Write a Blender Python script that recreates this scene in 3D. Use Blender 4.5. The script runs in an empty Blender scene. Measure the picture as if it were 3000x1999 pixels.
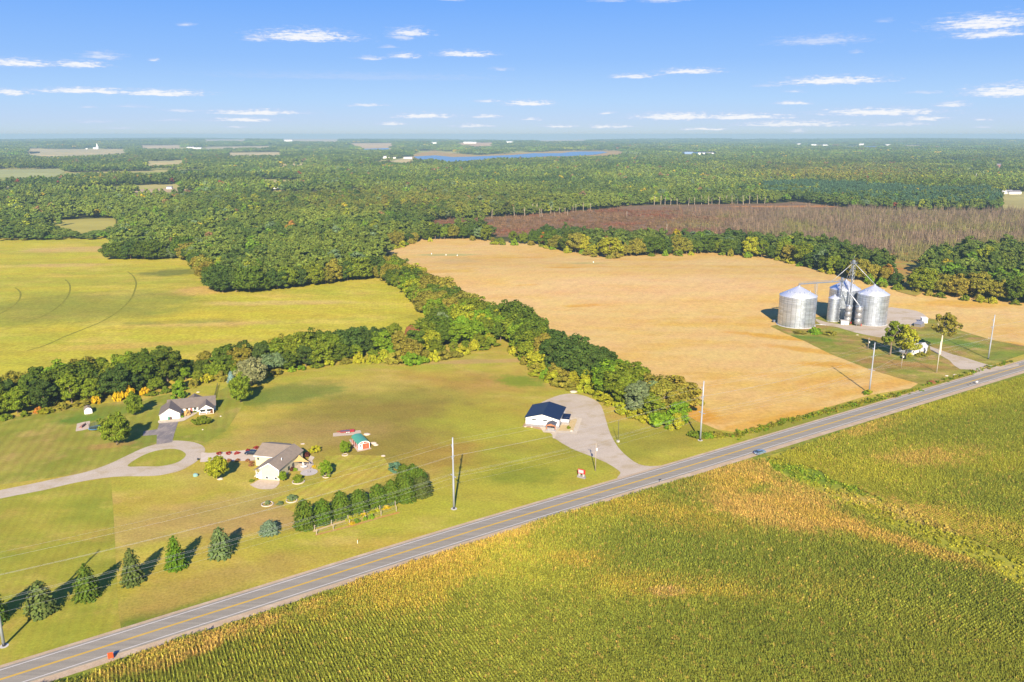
import bpy, bmesh, math, random
import numpy as np
from mathutils import Vector, Matrix
random.seed(7)
RS = np.random.RandomState(11)
R = math.radians
S = bpy.context.scene
COL = S.collection

# ------------------------------------------------------------------ camera
CAM_H, F_PX, CX, CY, Y_HOR = 112.0, 28.0 / 36.0 * 3000.0, 1500.0, 999.5, 395.0
PITCH = math.atan((CY - Y_HOR) / F_PX)
cam_d = bpy.data.cameras.new('camera')
cam_d.sensor_width = 36.0
cam_d.sensor_fit = 'HORIZONTAL'
cam_d.lens = 28.0
cam_d.clip_start = 1.0
cam_d.clip_end = 60000.0
cam = bpy.data.objects.new('camera', cam_d)
cam.location = (0, 0, CAM_H)
cam.rotation_euler = (math.pi / 2 - PITCH, 0, 0)
COL.objects.link(cam)
S.camera = cam

# ------------------------------------------------------------------ sun, exposure
SUN_EL = R(28.5)
sun_d = bpy.data.lights.new('sun', 'SUN')
sun_d.energy = 5.0
sun_d.angle = R(0.55)
sun_d.color = (1.0, 0.87, 0.68)
sun = bpy.data.objects.new('sun', sun_d)
sun.rotation_euler = (math.pi / 2 - SUN_EL, 0, 0)      # shines from behind the camera towards +Y
sun.location = (0, -300, 400)
COL.objects.link(sun)
S.view_settings.view_transform = 'Standard'
S.view_settings.look = 'None'
S.view_settings.exposure = 1.1
S.view_settings.gamma = 1.0
S.render.engine = 'CYCLES'
S.cycles.max_bounces = 6
S.cycles.diffuse_bounces = 3
S.cycles.glossy_bounces = 2
S.cycles.transmission_bounces = 3
S.cycles.transparent_max_bounces = 12
S.cycles.volume_bounces = 0
S.cycles.use_denoising = True
S.cycles.caustics_reflective = False
S.cycles.caustics_refractive = False

def lin(r, g, b):
    def c(u):
        u /= 255.0
        return u / 12.92 if u <= .04045 else ((u + .055) / 1.055) ** 2.4
    return (c(r), c(g), c(b), 1.0)
K_LIT = 1.62
def alb(r, g, b, k=1.0):
    """base colour of a sunlit level surface that the photo shows as this sRGB value"""
    q = lin(r, g, b)
    return tuple(min(.82, max(.012, x * k / K_LIT)) for x in q[:3]) + (1.0,)

# ------------------------------------------------------------------ node helper
class NT:
    def __init__(s, tree):
        s.t = tree
    def node(s, typ, ins=None, **props):
        n = s.t.nodes.new(typ)
        for k, v in props.items():
            setattr(n, k, v)
        for k, v in (ins or {}).items():
            sock = n.inputs[k]
            if hasattr(v, 'node'):
                s.t.links.new(v, sock)
            else:
                sock.default_value = v
        return n
    def pos(s):
        return s.node('ShaderNodeNewGeometry').outputs['Position']
    def obj(s):
        return s.node('ShaderNodeTexCoord').outputs['Object']
    def mapping(s, v, loc=(0, 0, 0), rot=0.0, scale=(1, 1, 1)):
        return s.node('ShaderNodeMapping', {'Vector': v, 'Location': loc, 'Rotation': (0, 0, rot), 'Scale': scale}).outputs[0]
    def noise(s, v, scale, detail=3.0, rough=.55, dist=0.0):
        return s.node('ShaderNodeTexNoise', {'Vector': v, 'Scale': scale, 'Detail': detail, 'Roughness': rough, 'Distortion': dist}).outputs[0]
    def math(s, op, a, b=0.0, c=0.0, clamp=False):
        n = s.node('ShaderNodeMath', operation=op, use_clamp=clamp)
        for i, v in enumerate((a, b, c)):
            if hasattr(v, 'node'):
                s.t.links.new(v, n.inputs[i])
            else:
                n.inputs[i].default_value = v
        return n.outputs[0]
    def rng(s, v, a, b, c=0.0, d=1.0, smooth=True):
        n = s.node('ShaderNodeMapRange', {'Value': v, 'From Min': a, 'From Max': b, 'To Min': c, 'To Max': d}, interpolation_type='SMOOTHSTEP' if smooth else 'LINEAR')
        return n.outputs[0]
    def mix(s, f, a, b, blend='MIX'):
        n = s.node('ShaderNodeMix', data_type='RGBA', blend_type=blend)
        for k, v in ((0, f), (6, a), (7, b)):
            if hasattr(v, 'node'):
                s.t.links.new(v, n.inputs[k])
            else:
                n.inputs[k].default_value = v
        return n.outputs[2]
    def vmath(s, op, a, b=None, c=None):
        n = s.node('ShaderNodeVectorMath', operation=op)
        for i, v in enumerate((a, b, c)):
            if v is None:
                continue
            if hasattr(v, 'node'):
                s.t.links.new(v, n.inputs[i])
            else:
                n.inputs[i].default_value = v
        return n
    def blob(s, P, cx, cy, rx, ry, ang=0.0, soft=.45):
        q = s.mapping(s.vmath('SUBTRACT', P, (cx, cy, 0)).outputs[0], rot=-ang, scale=(1, 1, 0))
        q = s.vmath('DIVIDE', q, (rx, ry, 1)).outputs[0]
        d = s.vmath('LENGTH', q).outputs['Value']
        d = s.math('ADD', d, s.math('MULTIPLY', s.math('SUBTRACT', s.noise(P, 2.2 / max(rx, ry), 4.0, .65), .5), 1.7))
        return s.rng(d, 1.0 + soft, 1.0 - soft)

MATS = {}
def new_mat(name):
    m = bpy.data.materials.new(name)
    m.use_nodes = True
    nt = NT(m.node_tree)
    b = m.node_tree.nodes['Principled BSDF']
    return m, nt, b

def plain(name, col, rough=.7, metal=0.0, var=.12, scale=1.5, bump=0.0, spec=None):
    """painted / solid surface with a slight procedural mottling"""
    if name in MATS:
        return MATS[name]
    m, nt, b = new_mat(name)
    o = nt.obj()
    n = nt.noise(o, scale, 4.0, .6)
    k = nt.rng(n, .25, .75, 1 - var, 1 + var, False)
    c = nt.node('ShaderNodeHueSaturation', {'Color': col[:3] + (1.0,), 'Value': k}).outputs[0]
    nt.t.links.new(c, b.inputs['Base Color'])
    b.inputs['Roughness'].default_value = rough
    b.inputs['Metallic'].default_value = metal
    if spec is not None:
        b.inputs['Specular IOR Level'].default_value = spec
    if bump:
        bn = nt.node('ShaderNodeBump', {'Height': nt.noise(o, scale * 6, 3.0), 'Distance': bump, 'Strength': .6})
        nt.t.links.new(bn.outputs[0], b.inputs['Normal'])
    MATS[name] = m
    return m

def banded(name, col, period, axis='Z', rough=.6, metal=0.0, dark=.75, width=.15, bump=.02, var=.08):
    """siding, standing seams, corrugation: fine repeated lines along one axis of the object"""
    if name in MATS:
        return MATS[name]
    m, nt, b = new_mat(name)
    o = nt.obj()
    sx = nt.node('ShaderNodeSeparateXYZ', {0: o}).outputs[{'X': 0, 'Y': 1, 'Z': 2}[axis]]
    w = nt.math('FRACT', nt.math('DIVIDE', sx, period))
    line = nt.math('LESS_THAN', w, width)
    n = nt.rng(nt.noise(o, .7, 4.0, .6), .25, .75, 1 - var, 1 + var, False)
    c = nt.mix(line, col[:3] + (1.0,), tuple(x * dark for x in col[:3]) + (1.0,))
    c = nt.node('ShaderNodeHueSaturation', {'Color': c, 'Value': n}).outputs[0]
    nt.t.links.new(c, b.inputs['Base Color'])
    b.inputs['Roughness'].default_value = rough
    b.inputs['Metallic'].default_value = metal
    if bump:
        bn = nt.node('ShaderNodeBump', {'Height': nt.math('SINE', nt.math('MULTIPLY', sx, 2 * math.pi / period)), 'Distance': bump, 'Strength': .5})
        nt.t.links.new(bn.outputs[0], b.inputs['Normal'])
    MATS[name] = m
    return m

# ------------------------------------------------------------------ world: Nishita sky with fair-weather clouds
W = bpy.data.worlds.new('World')
S.world = W
W.use_nodes = True
W.cycles.sampling_method = 'NONE'
wt = NT(W.node_tree)
bg = W.node_tree.nodes['Background']
sky = wt.node('ShaderNodeTexSky', sky_type='NISHITA', sun_disc=False, sun_elevation=SUN_EL, sun_rotation=math.pi,
              altitude=300.0, air_density=1.0, dust_density=.15, ozone_density=1.0)
CLOUDS = [  # left, right, top, bottom (source pixels of the photo, turned into azimuth and elevation), thickness
    (745, 1042, 78, 125, 1.), (712, 790, 97, 123, .7), (-60, 165, 167, 198, 1.), (148, 312, 171, 200, .95), (232, 360, 146, 176, .6),
    (434, 468, 169, 182, .7), (-40, 84, 257, 281, 1.), (85, 420, 253, 276, 1.), (330, 604, 257, 283, 1.), (230, 288, 307, 317, .5),
    (318, 450, 305, 317, .45), (470, 594, 317, 329, .6), (598, 900, 317, 338, .95), (610, 820, 343, 358, .95), (185, 350, 349, 361, .4),
    (430, 580, 346, 355, .45), (280, 425, 371, 379, .4), (640, 1440, 208, 236, .26), (518, 572, 64, 79, .6), (1140, 1258, 75, 110, .9),
    (1136, 1224, 98, 118, .6), (1110, 1165, 131, 143, .5), (1042, 1130, 162, 176, .7), (1136, 1230, 152, 174, .85), (1275, 1445, 145, 168, .95),
    (1436, 1504, 196, 209, .5), (1012, 1140, 302, 313, .7), (1388, 1472, 290, 301, .7), (1473, 1626, 290, 312, 1.), (1145, 1335, 329, 348, 1.),
    (1378, 1475, 332, 347, .8), (1528, 1590, 344, 354, .8), (1100, 1195, 355, 368, .8), (1318, 1450, 361, 375, .8), (1586, 1690, 363, 375, .9),
    (1715, 1855, 362, 377, .9), (1752, 1810, 326, 336, .8), (1784, 1925, 213, 231, .85), (1926, 2115, 196, 219, .95), (1738, 1832, -10, 7, .5),
    (1878, 2012, -12, 9, .6), (1288, 1362, -9, 5, .5), (1842, 2120, 325, 353, 1.), (2000, 2335, 327, 353, 1.), (2266, 2545, 98, 134, .55),
    (2566, 2618, 52, 67, .35), (2488, 2534, 145, 158, .4), (2736, 3060, 33, 90, 1.), (2780, 3010, 80, 114, .95), (2286, 2605, 217, 250, 1.),
    (2206, 2290, 243, 256, .5), (2292, 2358, 263, 272, .6), (2268, 2374, 294, 308, .9), (2815, 3090, 238, 288, 1.), (2386, 2776, 311, 341, 1.),
    (2736, 2845, 295, 314, .8), (2650, 2765, 264, 277, .5), (2655, 2780, 338, 355, .9), (2146, 2520, 350, 372, .85), (2540, 2745, 355, 371, .65),
    (2845, 2910, 343, 355, .7), (1995, 2150, 372, 383, .9), (2305, 2370, 374, 390, .6), (2845, 2915, 366, 376, .5), (655, 725, 367, 376, .6)]
def px_dir(x, y):
    a, b = (x - CX) / F_PX, (CY - y) / F_PX
    c, s_ = math.cos(PITCH), math.sin(PITCH)
    v = Vector((a, c + b * s_, -s_ + b * c)).normalized()
    return math.atan2(v.x, v.y), math.asin(v.z)
gen = wt.node('ShaderNodeTexCoord').outputs['Generated']
sep = wt.node('ShaderNodeSeparateXYZ', {0: wt.vmath('NORMALIZE', gen).outputs[0]})
az = wt.math('ARCTAN2', sep.outputs[0], sep.outputs[1])
el = wt.math('ARCSINE', sep.outputs[2])
AE = wt.node('ShaderNodeCombineXYZ', {0: az, 1: el, 2: 0.0}).outputs[0]
big = wt.noise(wt.vmath('MULTIPLY', AE, (34., 150., 1.)).outputs[0], 1.0, 3.0, .6)
fine = wt.noise(wt.vmath('MULTIPLY', AE, (130., 420., 1.)).outputs[0], 1.0, 4.0, .65)
AEw = wt.vmath('ADD', AE, wt.node('ShaderNodeCombineXYZ', {0: wt.math('MULTIPLY', wt.math('SUBTRACT', fine, .5), .012), 1: wt.math('MULTIPLY', wt.math('SUBTRACT', big, .5), .0045), 2: 0.0}).outputs[0]).outputs[0]
dens = None
edge = wt.math('MULTIPLY', wt.math('ADD', wt.math('MULTIPLY', wt.math('SUBTRACT', fine, .5), 1.5), wt.math('MULTIPLY', wt.math('SUBTRACT', wt.noise(wt.vmath('MULTIPLY', AE, (60., 700., 1.)).outputs[0], 1.0, 3.0, .6), .5), 1.3)), 1.0)
for (x0, x1, y0, y1, op) in CLOUDS:
    a0, e0 = px_dir(x0, (y0 + y1) / 2)
    a1, e1 = px_dir(x1, (y0 + y1) / 2)
    et, eb = px_dir((x0 + x1) / 2, y0)[1], px_dir((x0 + x1) / 2, y1)[1]
    ca, ha, hh = (a0 + a1) / 2, (a1 - a0) / 2 * 1.22, (et - eb) * .72
    base = eb + .28 * (et - eb)
    q = wt.vmath('MULTIPLY_ADD', AEw, (1 / ha, 1 / hh, 0), (-ca / ha, -base / hh, 0)).outputs[0]
    q = wt.vmath('MAXIMUM', q, wt.vmath('MULTIPLY', q, (-1, -2.6, 0)).outputs[0]).outputs[0]
    d = wt.math('ADD', wt.vmath('LENGTH', q).outputs['Value'], edge)
    mk = wt.rng(d, 1.15, .05, 0.0, op * .96)
    dens = mk if dens is None else wt.math('MAXIMUM', dens, mk)
ramp = wt.node('ShaderNodeValToRGB', {0: wt.math('MULTIPLY', el, 2 / math.pi)})
SKY_EXP = 2 ** 1.1 * .05
def skyc(r, g, b):
    return tuple(q / SKY_EXP for q in lin(r, g, b)[:3]) + (1.0,)
els = ramp.color_ramp.elements
els[0].position, els[0].color = 0.0, skyc(194, 210, 222)
els[1].position, els[1].color = 1.0, skyc(30, 76, 165)
for e_el, c_ in ((.006, (190, 214, 236)), (.016, (186, 212, 246)), (.040, (172, 210, 254)), (.085, (142, 190, 254)), (.150, (112, 172, 254)), (.45, (62, 124, 226))):
    e_ = els.new(e_el * 2 / math.pi); e_.color = skyc(*c_)
sky_c = wt.mix(.92, sky.outputs[0], ramp.outputs[0])
cl_c = wt.mix(wt.rng(dens, .15, .8), skyc(206, 218, 250), skyc(252, 252, 254))
sky_all = wt.mix(dens, sky_c, cl_c)
W.node_tree.links.new(sky_all, bg.inputs[0])
bg.inputs[1].default_value = .05
SKY_MULT = sky_c

# ------------------------------------------------------------------ terrain and picture-to-ground
def sstep(a, b, x):
    t = np.clip((np.asarray(x, float) - a) / (b - a), 0, 1)
    return t * t * (3 - 2 * t)
def terrain(x, y):
    x, y = np.asarray(x, float), np.asarray(y, float)
    z = 4.0 * np.exp(-((x - 40) / 190) ** 2 - ((y - 640) / 85) ** 2)
    z = z + 2.5 * np.exp(-((x - 250) / 120) ** 2 - ((y - 600) / 70) ** 2)
    z = z + 3.0 * np.exp(-((x + 250) / 160) ** 2 - ((y - 560) / 90) ** 2)
    far = sstep(5600, 9500, y)
    z = z + far * (14 + 12 * np.sin(x / 1900 + y / 3100) + 8 * np.sin(x / 730 - y / 1500 + 1.3))
    z = z + 5 * sstep(1300, 1800, y) * (1 - sstep(2300, 2900, y)) * np.sin(x / 260 + 1) * np.sin(y / 330)
    return z
FR = dict(A=(0, 1000, 3.136), B=(600, 1050, 3.136), C=(1250, 1050, 3.136), D=(2200, 700, 3.92), E=(0, 1450, 3.136), F=(0, 350, 2.353),
          G=(1000, 350, 2.353), H=(2000, 350, 2.353), J=(2400, 850, 3.92), K=(700, 1270, 7.84), L=(1500, 1150, 7.84), M=(1200, 1300, 1.961),
          N=(1900, 1100, 2.139), Q=(440, 1130, 10.695), R=(960, 1240, 13.067), T=(200, 1170, 15.68), S=(2600, 920, 9.8), V=(840, 1460, 4.902),
          W=(0, 0, 2353 / 3000), X=(0, 0, 1.0), Y=(1280, 820, 2.768), Z=(1150, 560, 3.922), P=(2400, 650, 3.922), U=(0, 650, 2.353))
def src(fr, x, y):
    o = FR[fr]
    return o[0] + x / o[2], o[1] + y / o[2]
def ground(fr, x, y, z=None):
    """the point of the ground (or of the level z) seen at this place of the photo"""
    x, y = src(fr, x, y)
    a, b = (x - CX) / F_PX, (CY - y) / F_PX
    c, s_ = math.cos(PITCH), math.sin(PITCH)
    dx, dy, dz = a, c + b * s_, -s_ + b * c
    zz = 0.0 if z is None else z
    for _ in range(1 if z is not None else 14):
        t = (CAM_H - zz) / -dz
        if z is None:
            zz = .5 * zz + .5 * float(terrain(dx * t, dy * t))
    return np.array([dx * t, dy * t])
def project(x, y, z):
    """numpy arrays of world points -> coordinates of the 2353-wide frame"""
    c, s_ = math.cos(PITCH), math.sin(PITCH)
    vz = z - CAM_H
    fw, up = y * c - vz * s_, y * s_ + vz * c
    fw = np.maximum(fw, 1e-3)
    return (CX + F_PX * x / fw) * 2353 / 3000, (CY - F_PX * up / fw) * 2353 / 3000
def height(fr, base, top):
    b = ground(fr, *base)
    ty = src(fr, *top)[1] * 2353 / 3000
    lo, hi = 0.0, 80.0
    z0 = float(terrain(*b))
    for _ in range(40):
        m = (lo + hi) / 2
        if project(b[0], b[1], z0 + m)[1] > ty:
            lo = m
        else:
            hi = m
    return lo
def inside(px, py, poly):
    px, py = np.asarray(px), np.asarray(py)
    r = np.zeros(px.shape, bool)
    n = len(poly)
    for i in range(n):
        x0, y0 = poly[i]
        x1, y1 = poly[(i + 1) % n]
        if y0 == y1:
            continue
        r ^= ((y0 > py) != (y1 > py)) & (px < (x1 - x0) * (py - y0) / (y1 - y0) + x0)
    return r
def vnoise(x, y, seed=0):
    x, y = np.asarray(x, float), np.asarray(y, float)
    xi, yi = np.floor(x).astype(np.int64), np.floor(y).astype(np.int64)
    fx, fy = x - xi, y - yi
    fx, fy = fx * fx * (3 - 2 * fx), fy * fy * (3 - 2 * fy)
    def h(a, b):
        n = (a * 374761393 + b * 668265263 + seed * 974711) & 0x7fffffff
        n = ((n ^ (n >> 13)) * 1274126177) & 0x7fffffff
        return ((n ^ (n >> 16)) & 0xffff) / 65535.0
    return (h(xi, yi) * (1 - fx) + h(xi + 1, yi) * fx) * (1 - fy) + (h(xi, yi + 1) * (1 - fx) + h(xi + 1, yi + 1) * fx) * fy
def fbm(x, y, seed=0, o=4):
    s_, a, t = 0, .5, 0
    for i in range(o):
        s_ = s_ + a * vnoise(x * 2 ** i, y * 2 ** i, seed + i)
        t += a
        a *= .55
    return s_ / t

# ------------------------------------------------------------------ objects
def tag(o, label=None, cat=None, group=None, kind=None):
    if label: o['label'] = label
    if cat: o['category'] = cat
    if group: o['group'] = group
    if kind: o['kind'] = kind
    return o
def thing(name, label, cat, loc=(0, 0, 0), rz=0.0, group=None):
    o = bpy.data.objects.new(name, None)
    o.empty_display_size = .5
    COL.objects.link(o)
    o.location = loc
    o.rotation_euler = (0, 0, rz)
    return tag(o, label, cat, group)
def link_mesh(name, me, mat, parent=None):
    o = bpy.data.objects.new(name, me)
    if mat is not None and not me.materials:
        me.materials.append(mat)
    COL.objects.link(o)
    if parent is not None:
        o.parent = parent
    return o
def np_mesh(name, v, f, smooth=False):
    """mesh from numpy verts (n,3) and quads (m,4) or a list of faces"""
    me = bpy.data.meshes.new(name)
    if isinstance(f, np.ndarray):
        v = np.ascontiguousarray(v, np.float32)
        f = np.ascontiguousarray(f, np.int32)
        k = f.shape[1]
        me.vertices.add(len(v)); me.vertices.foreach_set('co', v.ravel())
        me.loops.add(f.size); me.loops.foreach_set('vertex_index', f.ravel())
        me.polygons.add(len(f)); me.polygons.foreach_set('loop_start', np.arange(0, f.size, k, dtype=np.int32))
        me.update(calc_edges=True)
    else:
        me.from_pydata([tuple(p) for p in v], [], f)
        me.update()
    if smooth:
        me.polygons.foreach_set('use_smooth', np.ones(len(me.polygons), bool))
    return me
class MB:
    """collects boxes, prisms, tubes and lathes; build() links them as ONE mesh object"""
    def __init__(s):
        s.v, s.f, s.sm = [], [], []
    def add(s, v, f, smooth=False):
        k = len(s.v)
        s.v += [tuple(p) for p in v]
        s.f += [tuple(i + k for i in q) for q in f]
        s.sm += [smooth] * len(f)
        return s
    def box(s, x0, x1, y0, y1, z0, z1):
        return s.add([(x0, y0, z0), (x1, y0, z0), (x1, y1, z0), (x0, y1, z0), (x0, y0, z1), (x1, y0, z1), (x1, y1, z1), (x0, y1, z1)],
                     [(3, 2, 1, 0), (4, 5, 6, 7), (0, 1, 5, 4), (1, 2, 6, 5), (2, 3, 7, 6), (3, 0, 4, 7)])
    def prism(s, poly, axis, a, b):
        """poly: outline in the plane across axis, swept from a to b. axis 'y': (x,z); 'x': (y,z); 'z': (x,y)"""
        n = len(poly)
        def P(p, t):
            return {'y': (p[0], t, p[1]), 'x': (t, p[0], p[1]), 'z': (p[0], p[1], t)}[axis]
        v = [P(p, a) for p in poly] + [P(p, b) for p in poly]
        f = [tuple(range(n))[::-1], tuple(range(n, 2 * n))] + [(i, (i + 1) % n, n + (i + 1) % n, n + i) for i in range(n)]
        return s.add(v, f)
    def slab(s, pts, t):
        p = [Vector(q) for q in pts]
        n = (p[1] - p[0]).cross(p[2] - p[0]).normalized()
        if n.z < 0:
            n = -n
        v = p + [q - n * t for q in p]
        k = len(p)
        return s.add(v, [tuple(range(k)), tuple(range(k, 2 * k))[::-1]] + [(i, (i + 1) % k, k + (i + 1) % k, k + i) for i in range(k)])
    def lathe(s, prof, n=32, cx=0, cy=0, cap=True, smooth=True):
        v, f = [], []
        for r, z in prof:
            v += [(cx + r * math.cos(2 * math.pi * i / n), cy + r * math.sin(2 * math.pi * i / n), z) for i in range(n)]
        for k in range(len(prof) - 1):
            f += [(k * n + i, k * n + (i + 1) % n, (k + 1) * n + (i + 1) % n, (k + 1) * n + i) for i in range(n)]
        s.add(v, f, smooth)
        if cap:
            m = len(prof) - 1
            k = len(s.v) - len(v)
            s.f.append(tuple(k + i for i in range(n))[::-1]); s.sm.append(False)
            s.f.append(tuple(k + m * n + i for i in range(n))); s.sm.append(False)
        return s
    def tube(s, pts, r, n=6, r1=None):
        p = [Vector(q) for q in pts]
        v, f = [], []
        for i, q in enumerate(p):
            d = (p[min(i + 1, len(p) - 1)] - p[max(i - 1, 0)]).normalized()
            u = d.cross(Vector((0, 0, 1)))
            if u.length < 1e-3:
                u = Vector((1, 0, 0))
            u.normalize()
            w = u.cross(d).normalized()
            rr = r if r1 is None else r + (r1 - r) * i / (len(p) - 1)
            v += [q + (u * math.cos(2 * math.pi * k / n) + w * math.sin(2 * math.pi * k / n)) * rr for k in range(n)]
        for i in range(len(p) - 1):
            f += [(i * n + k, i * n + (k + 1) % n, (i + 1) * n + (k + 1) % n, (i + 1) * n + k) for k in range(n)]
        f += [tuple(range(n))[::-1], tuple(range((len(p) - 1) * n, len(p) * n))]
        return s.add(v, f, n > 4)
    def build(s, name, mat, parent=None, loc=None, rz=None):
        me = bpy.data.meshes.new(name)
        me.from_pydata(s.v, [], s.f)
        bm = bmesh.new(); bm.from_mesh(me); bmesh.ops.recalc_face_normals(bm, faces=bm.faces); bm.to_mesh(me); bm.free()
        me.polygons.foreach_set('use_smooth', s.sm)
        o = link_mesh(name, me, mat, parent)
        if loc is not None: o.location = loc
        if rz is not None: o.rotation_euler = (0, 0, rz)
        return o
def copy_thing(root, loc, rz=0.0, label=None, scale=1.0, color=None):
    r = root.copy(); COL.objects.link(r)
    r.location = loc; r.rotation_euler = (0, 0, rz); r.scale = (scale, scale, scale) if not hasattr(scale, '__len__') else scale
    if label: r['label'] = label
    for ch in root.children:
        c = ch.copy(); COL.objects.link(c); c.parent = r
        if color is not None and c.name.split('.')[0] in ('crown', 'foliage'):
            c.color = color
        for g in ch.children:
            d = g.copy(); COL.objects.link(d); d.parent = c
    return r
# ================================================================== THE SETTING
def gp(fr, x, y, z=None):
    return tuple(float(q) for q in ground(fr, x, y, z))
def smooth_poly(p, n=4, closed=True):
    p = [np.array(q, float) for q in p]
    m = len(p)
    out = []
    for i in range(m if closed else m - 1):
        a, b, c, d = (p[(i - 1) % m], p[i], p[(i + 1) % m], p[(i + 2) % m]) if closed else (p[max(i - 1, 0)], p[i], p[i + 1], p[min(i + 2, m - 1)])
        for k in range(n):
            t = k / n
            out.append(.5 * (2 * b + (c - a) * t + (2 * a - 5 * b + 4 * c - d) * t * t + (3 * b - a - 3 * c + d) * t ** 3))
    if not closed:
        out.append(p[-1])
    return [tuple(q) for q in out]
def sheet(name, poly, mat, level, cell=12.5, kind='structure'):
    """a surface laid on the ground: outline in world x, y; level in layers of 3 cm above the ground sheet"""
    bm = bmesh.new()
    vs = [bm.verts.new((x, y, 0)) for x, y in poly]
    f = bm.faces.new(vs)
    if f.normal.z < 0:
        f.normal_flip()
    bmesh.ops.triangulate(bm, faces=[f])
    a = np.array(poly)
    if np.abs(terrain(a[:, 0], a[:, 1])).max() > .02 or np.abs(terrain(a[:, 0].mean(), a[:, 1].mean())) > .02:
        x0, y0 = np.floor(a.min(0) / cell) * cell
        x1, y1 = a.max(0)
        for ax, lo, hi in ((0, x0, x1), (1, y0, y1)):
            k = lo + cell
            while k < hi:
                co, no = ((k, 0, 0), (1, 0, 0)) if ax == 0 else ((0, k, 0), (0, 1, 0))
                bmesh.ops.bisect_plane(bm, geom=bm.verts[:] + bm.edges[:] + bm.faces[:], plane_co=co, plane_no=no)
                k += cell
    co = np.array([v.co[:] for v in bm.verts])
    z = terrain(co[:, 0], co[:, 1]) + level * .03
    for v, q in zip(bm.verts, z):
        v.co.z = q
    bmesh.ops.recalc_face_normals(bm, faces=bm.faces)
    if sum(q.normal.z for q in bm.faces) < 0:
        bmesh.ops.reverse_faces(bm, faces=bm.faces)
    me = bpy.data.meshes.new(name)
    bm.to_mesh(me); bm.free()
    o = link_mesh(name, me, mat)
    if kind: o['kind'] = kind
    return o
def strip(name, line, w0, w1, mat, z, kind='structure', parent=None, thick=0.0):
    """a band along a centre line between the side offsets w0 and w1 (left is positive)"""
    p = [np.array(q, float) for q in line]
    v, f = [], []
    for i, q in enumerate(p):
        d = p[min(i + 1, len(p) - 1)] - p[max(i - 1, 0)]
        d /= np.linalg.norm(d)
        n = np.array([-d[1], d[0]])
        for w in (w0, w1):
            u = q + n * w
            v.append((u[0], u[1], float(terrain(u[0], u[1])) + z))
    for i in range(len(p) - 1):
        f.append((2 * i, 2 * i + 2, 2 * i + 3, 2 * i + 1))
    if thick:
        k = len(v)
        v += [(a, b, c - thick) for a, b, c in v]
        for i in range(len(p) - 1):
            f += [(2 * i + 1, 2 * i + 3, k + 2 * i + 3, k + 2 * i + 1), (2 * i + 2, 2 * i, k + 2 * i, k + 2 * i + 2)]
    me = np_mesh(name, v, f)
    o = link_mesh(name, me, mat, parent)
    if kind: o['kind'] = kind
    return o
def WP(pts, fr='W'):
    return [gp(fr, *p) for p in pts]

# ---- ground: one sheet to the horizon
def field_mat(name, c0, c1, c2, ang=0.0, sx=.012, sy=.05, fine=.9, blobs=(), stripe=None, bump=.08, contrast=.22, th=(.35, .65), mott=0.0):
    m, nt, b = new_mat(name)
    P = nt.pos()
    q = nt.mapping(P, rot=-ang, scale=(sx, sy, 0))
    n1 = nt.noise(q, 1.0, 4.0, .6)
    n2 = nt.noise(nt.mapping(P, loc=(37, 11, 0), rot=-ang, scale=(sx * 2.3, sy * 1.6, 0)), 1.0, 5.0, .62)
    c = nt.mix(nt.rng(n1, *th), c0, c1)
    c = nt.mix(nt.rng(n2, .47, .68), c, c2)
    for col, args in blobs:
        f = nt.blob(P, *args[:5])
        c = nt.mix(nt.math('MULTIPLY', f, args[5] if len(args) > 5 else .9), c, col)
    if stripe:
        ang2, per, amt = stripe
        sx_ = nt.node('ShaderNodeSeparateXYZ', {0: nt.mapping(P, rot=-ang2)}).outputs[0]
        w = nt.math('SINE', nt.math('MULTIPLY', nt.math('ADD', sx_, nt.math('MULTIPLY', nt.noise(P, .05), per * .8)), 2 * math.pi / per))
        c = nt.node('ShaderNodeHueSaturation', {'Color': c, 'Hue': nt.math('MULTIPLY_ADD', w, .012 * amt / .1, .5), 'Value': nt.math('MULTIPLY_ADD', w, amt, 1.0)}).outputs[0]
    fn = nt.noise(P, fine, 5.0, .7)
    if mott:
        mq = nt.noise(nt.mapping(P, rot=-ang - .2, scale=(.08, .13, 0)), 1.0, 5.0, .68)
        mr = nt.noise(nt.mapping(P, loc=(91, 7, 0), rot=-ang + .5, scale=(.035, .05, 0)), 1.0, 4.0, .6)
        c = nt.node('ShaderNodeHueSaturation', {'Color': c, 'Hue': nt.rng(mr, .36, .64, .5 - .022 * mott, .5 + .022 * mott, False), 'Value': nt.rng(mq, .35, .65, 1 - .20 * mott, 1 + .20 * mott, False)}).outputs[0]
    c = nt.node('ShaderNodeHueSaturation', {'Color': c, 'Value': nt.rng(fn, .36, .64, 1 - contrast, 1 + contrast, False)}).outputs[0]
    nt.t.links.new(c, b.inputs['Base Color'])
    b.inputs['Roughness'].default_value = 1.0
    b.inputs['Specular IOR Level'].default_value = .1
    if bump:
        bn = nt.node('ShaderNodeBump', {'Height': fn, 'Distance': bump, 'Strength': .8})
        nt.t.links.new(bn.outputs[0], b.inputs['Normal'])
    MATS[name] = m
    return m
def B(fr, x, y, rx, ry, ang=0.0, amt=.9):
    return gp(fr, x, y) + (rx, ry, ang, amt)

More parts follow.
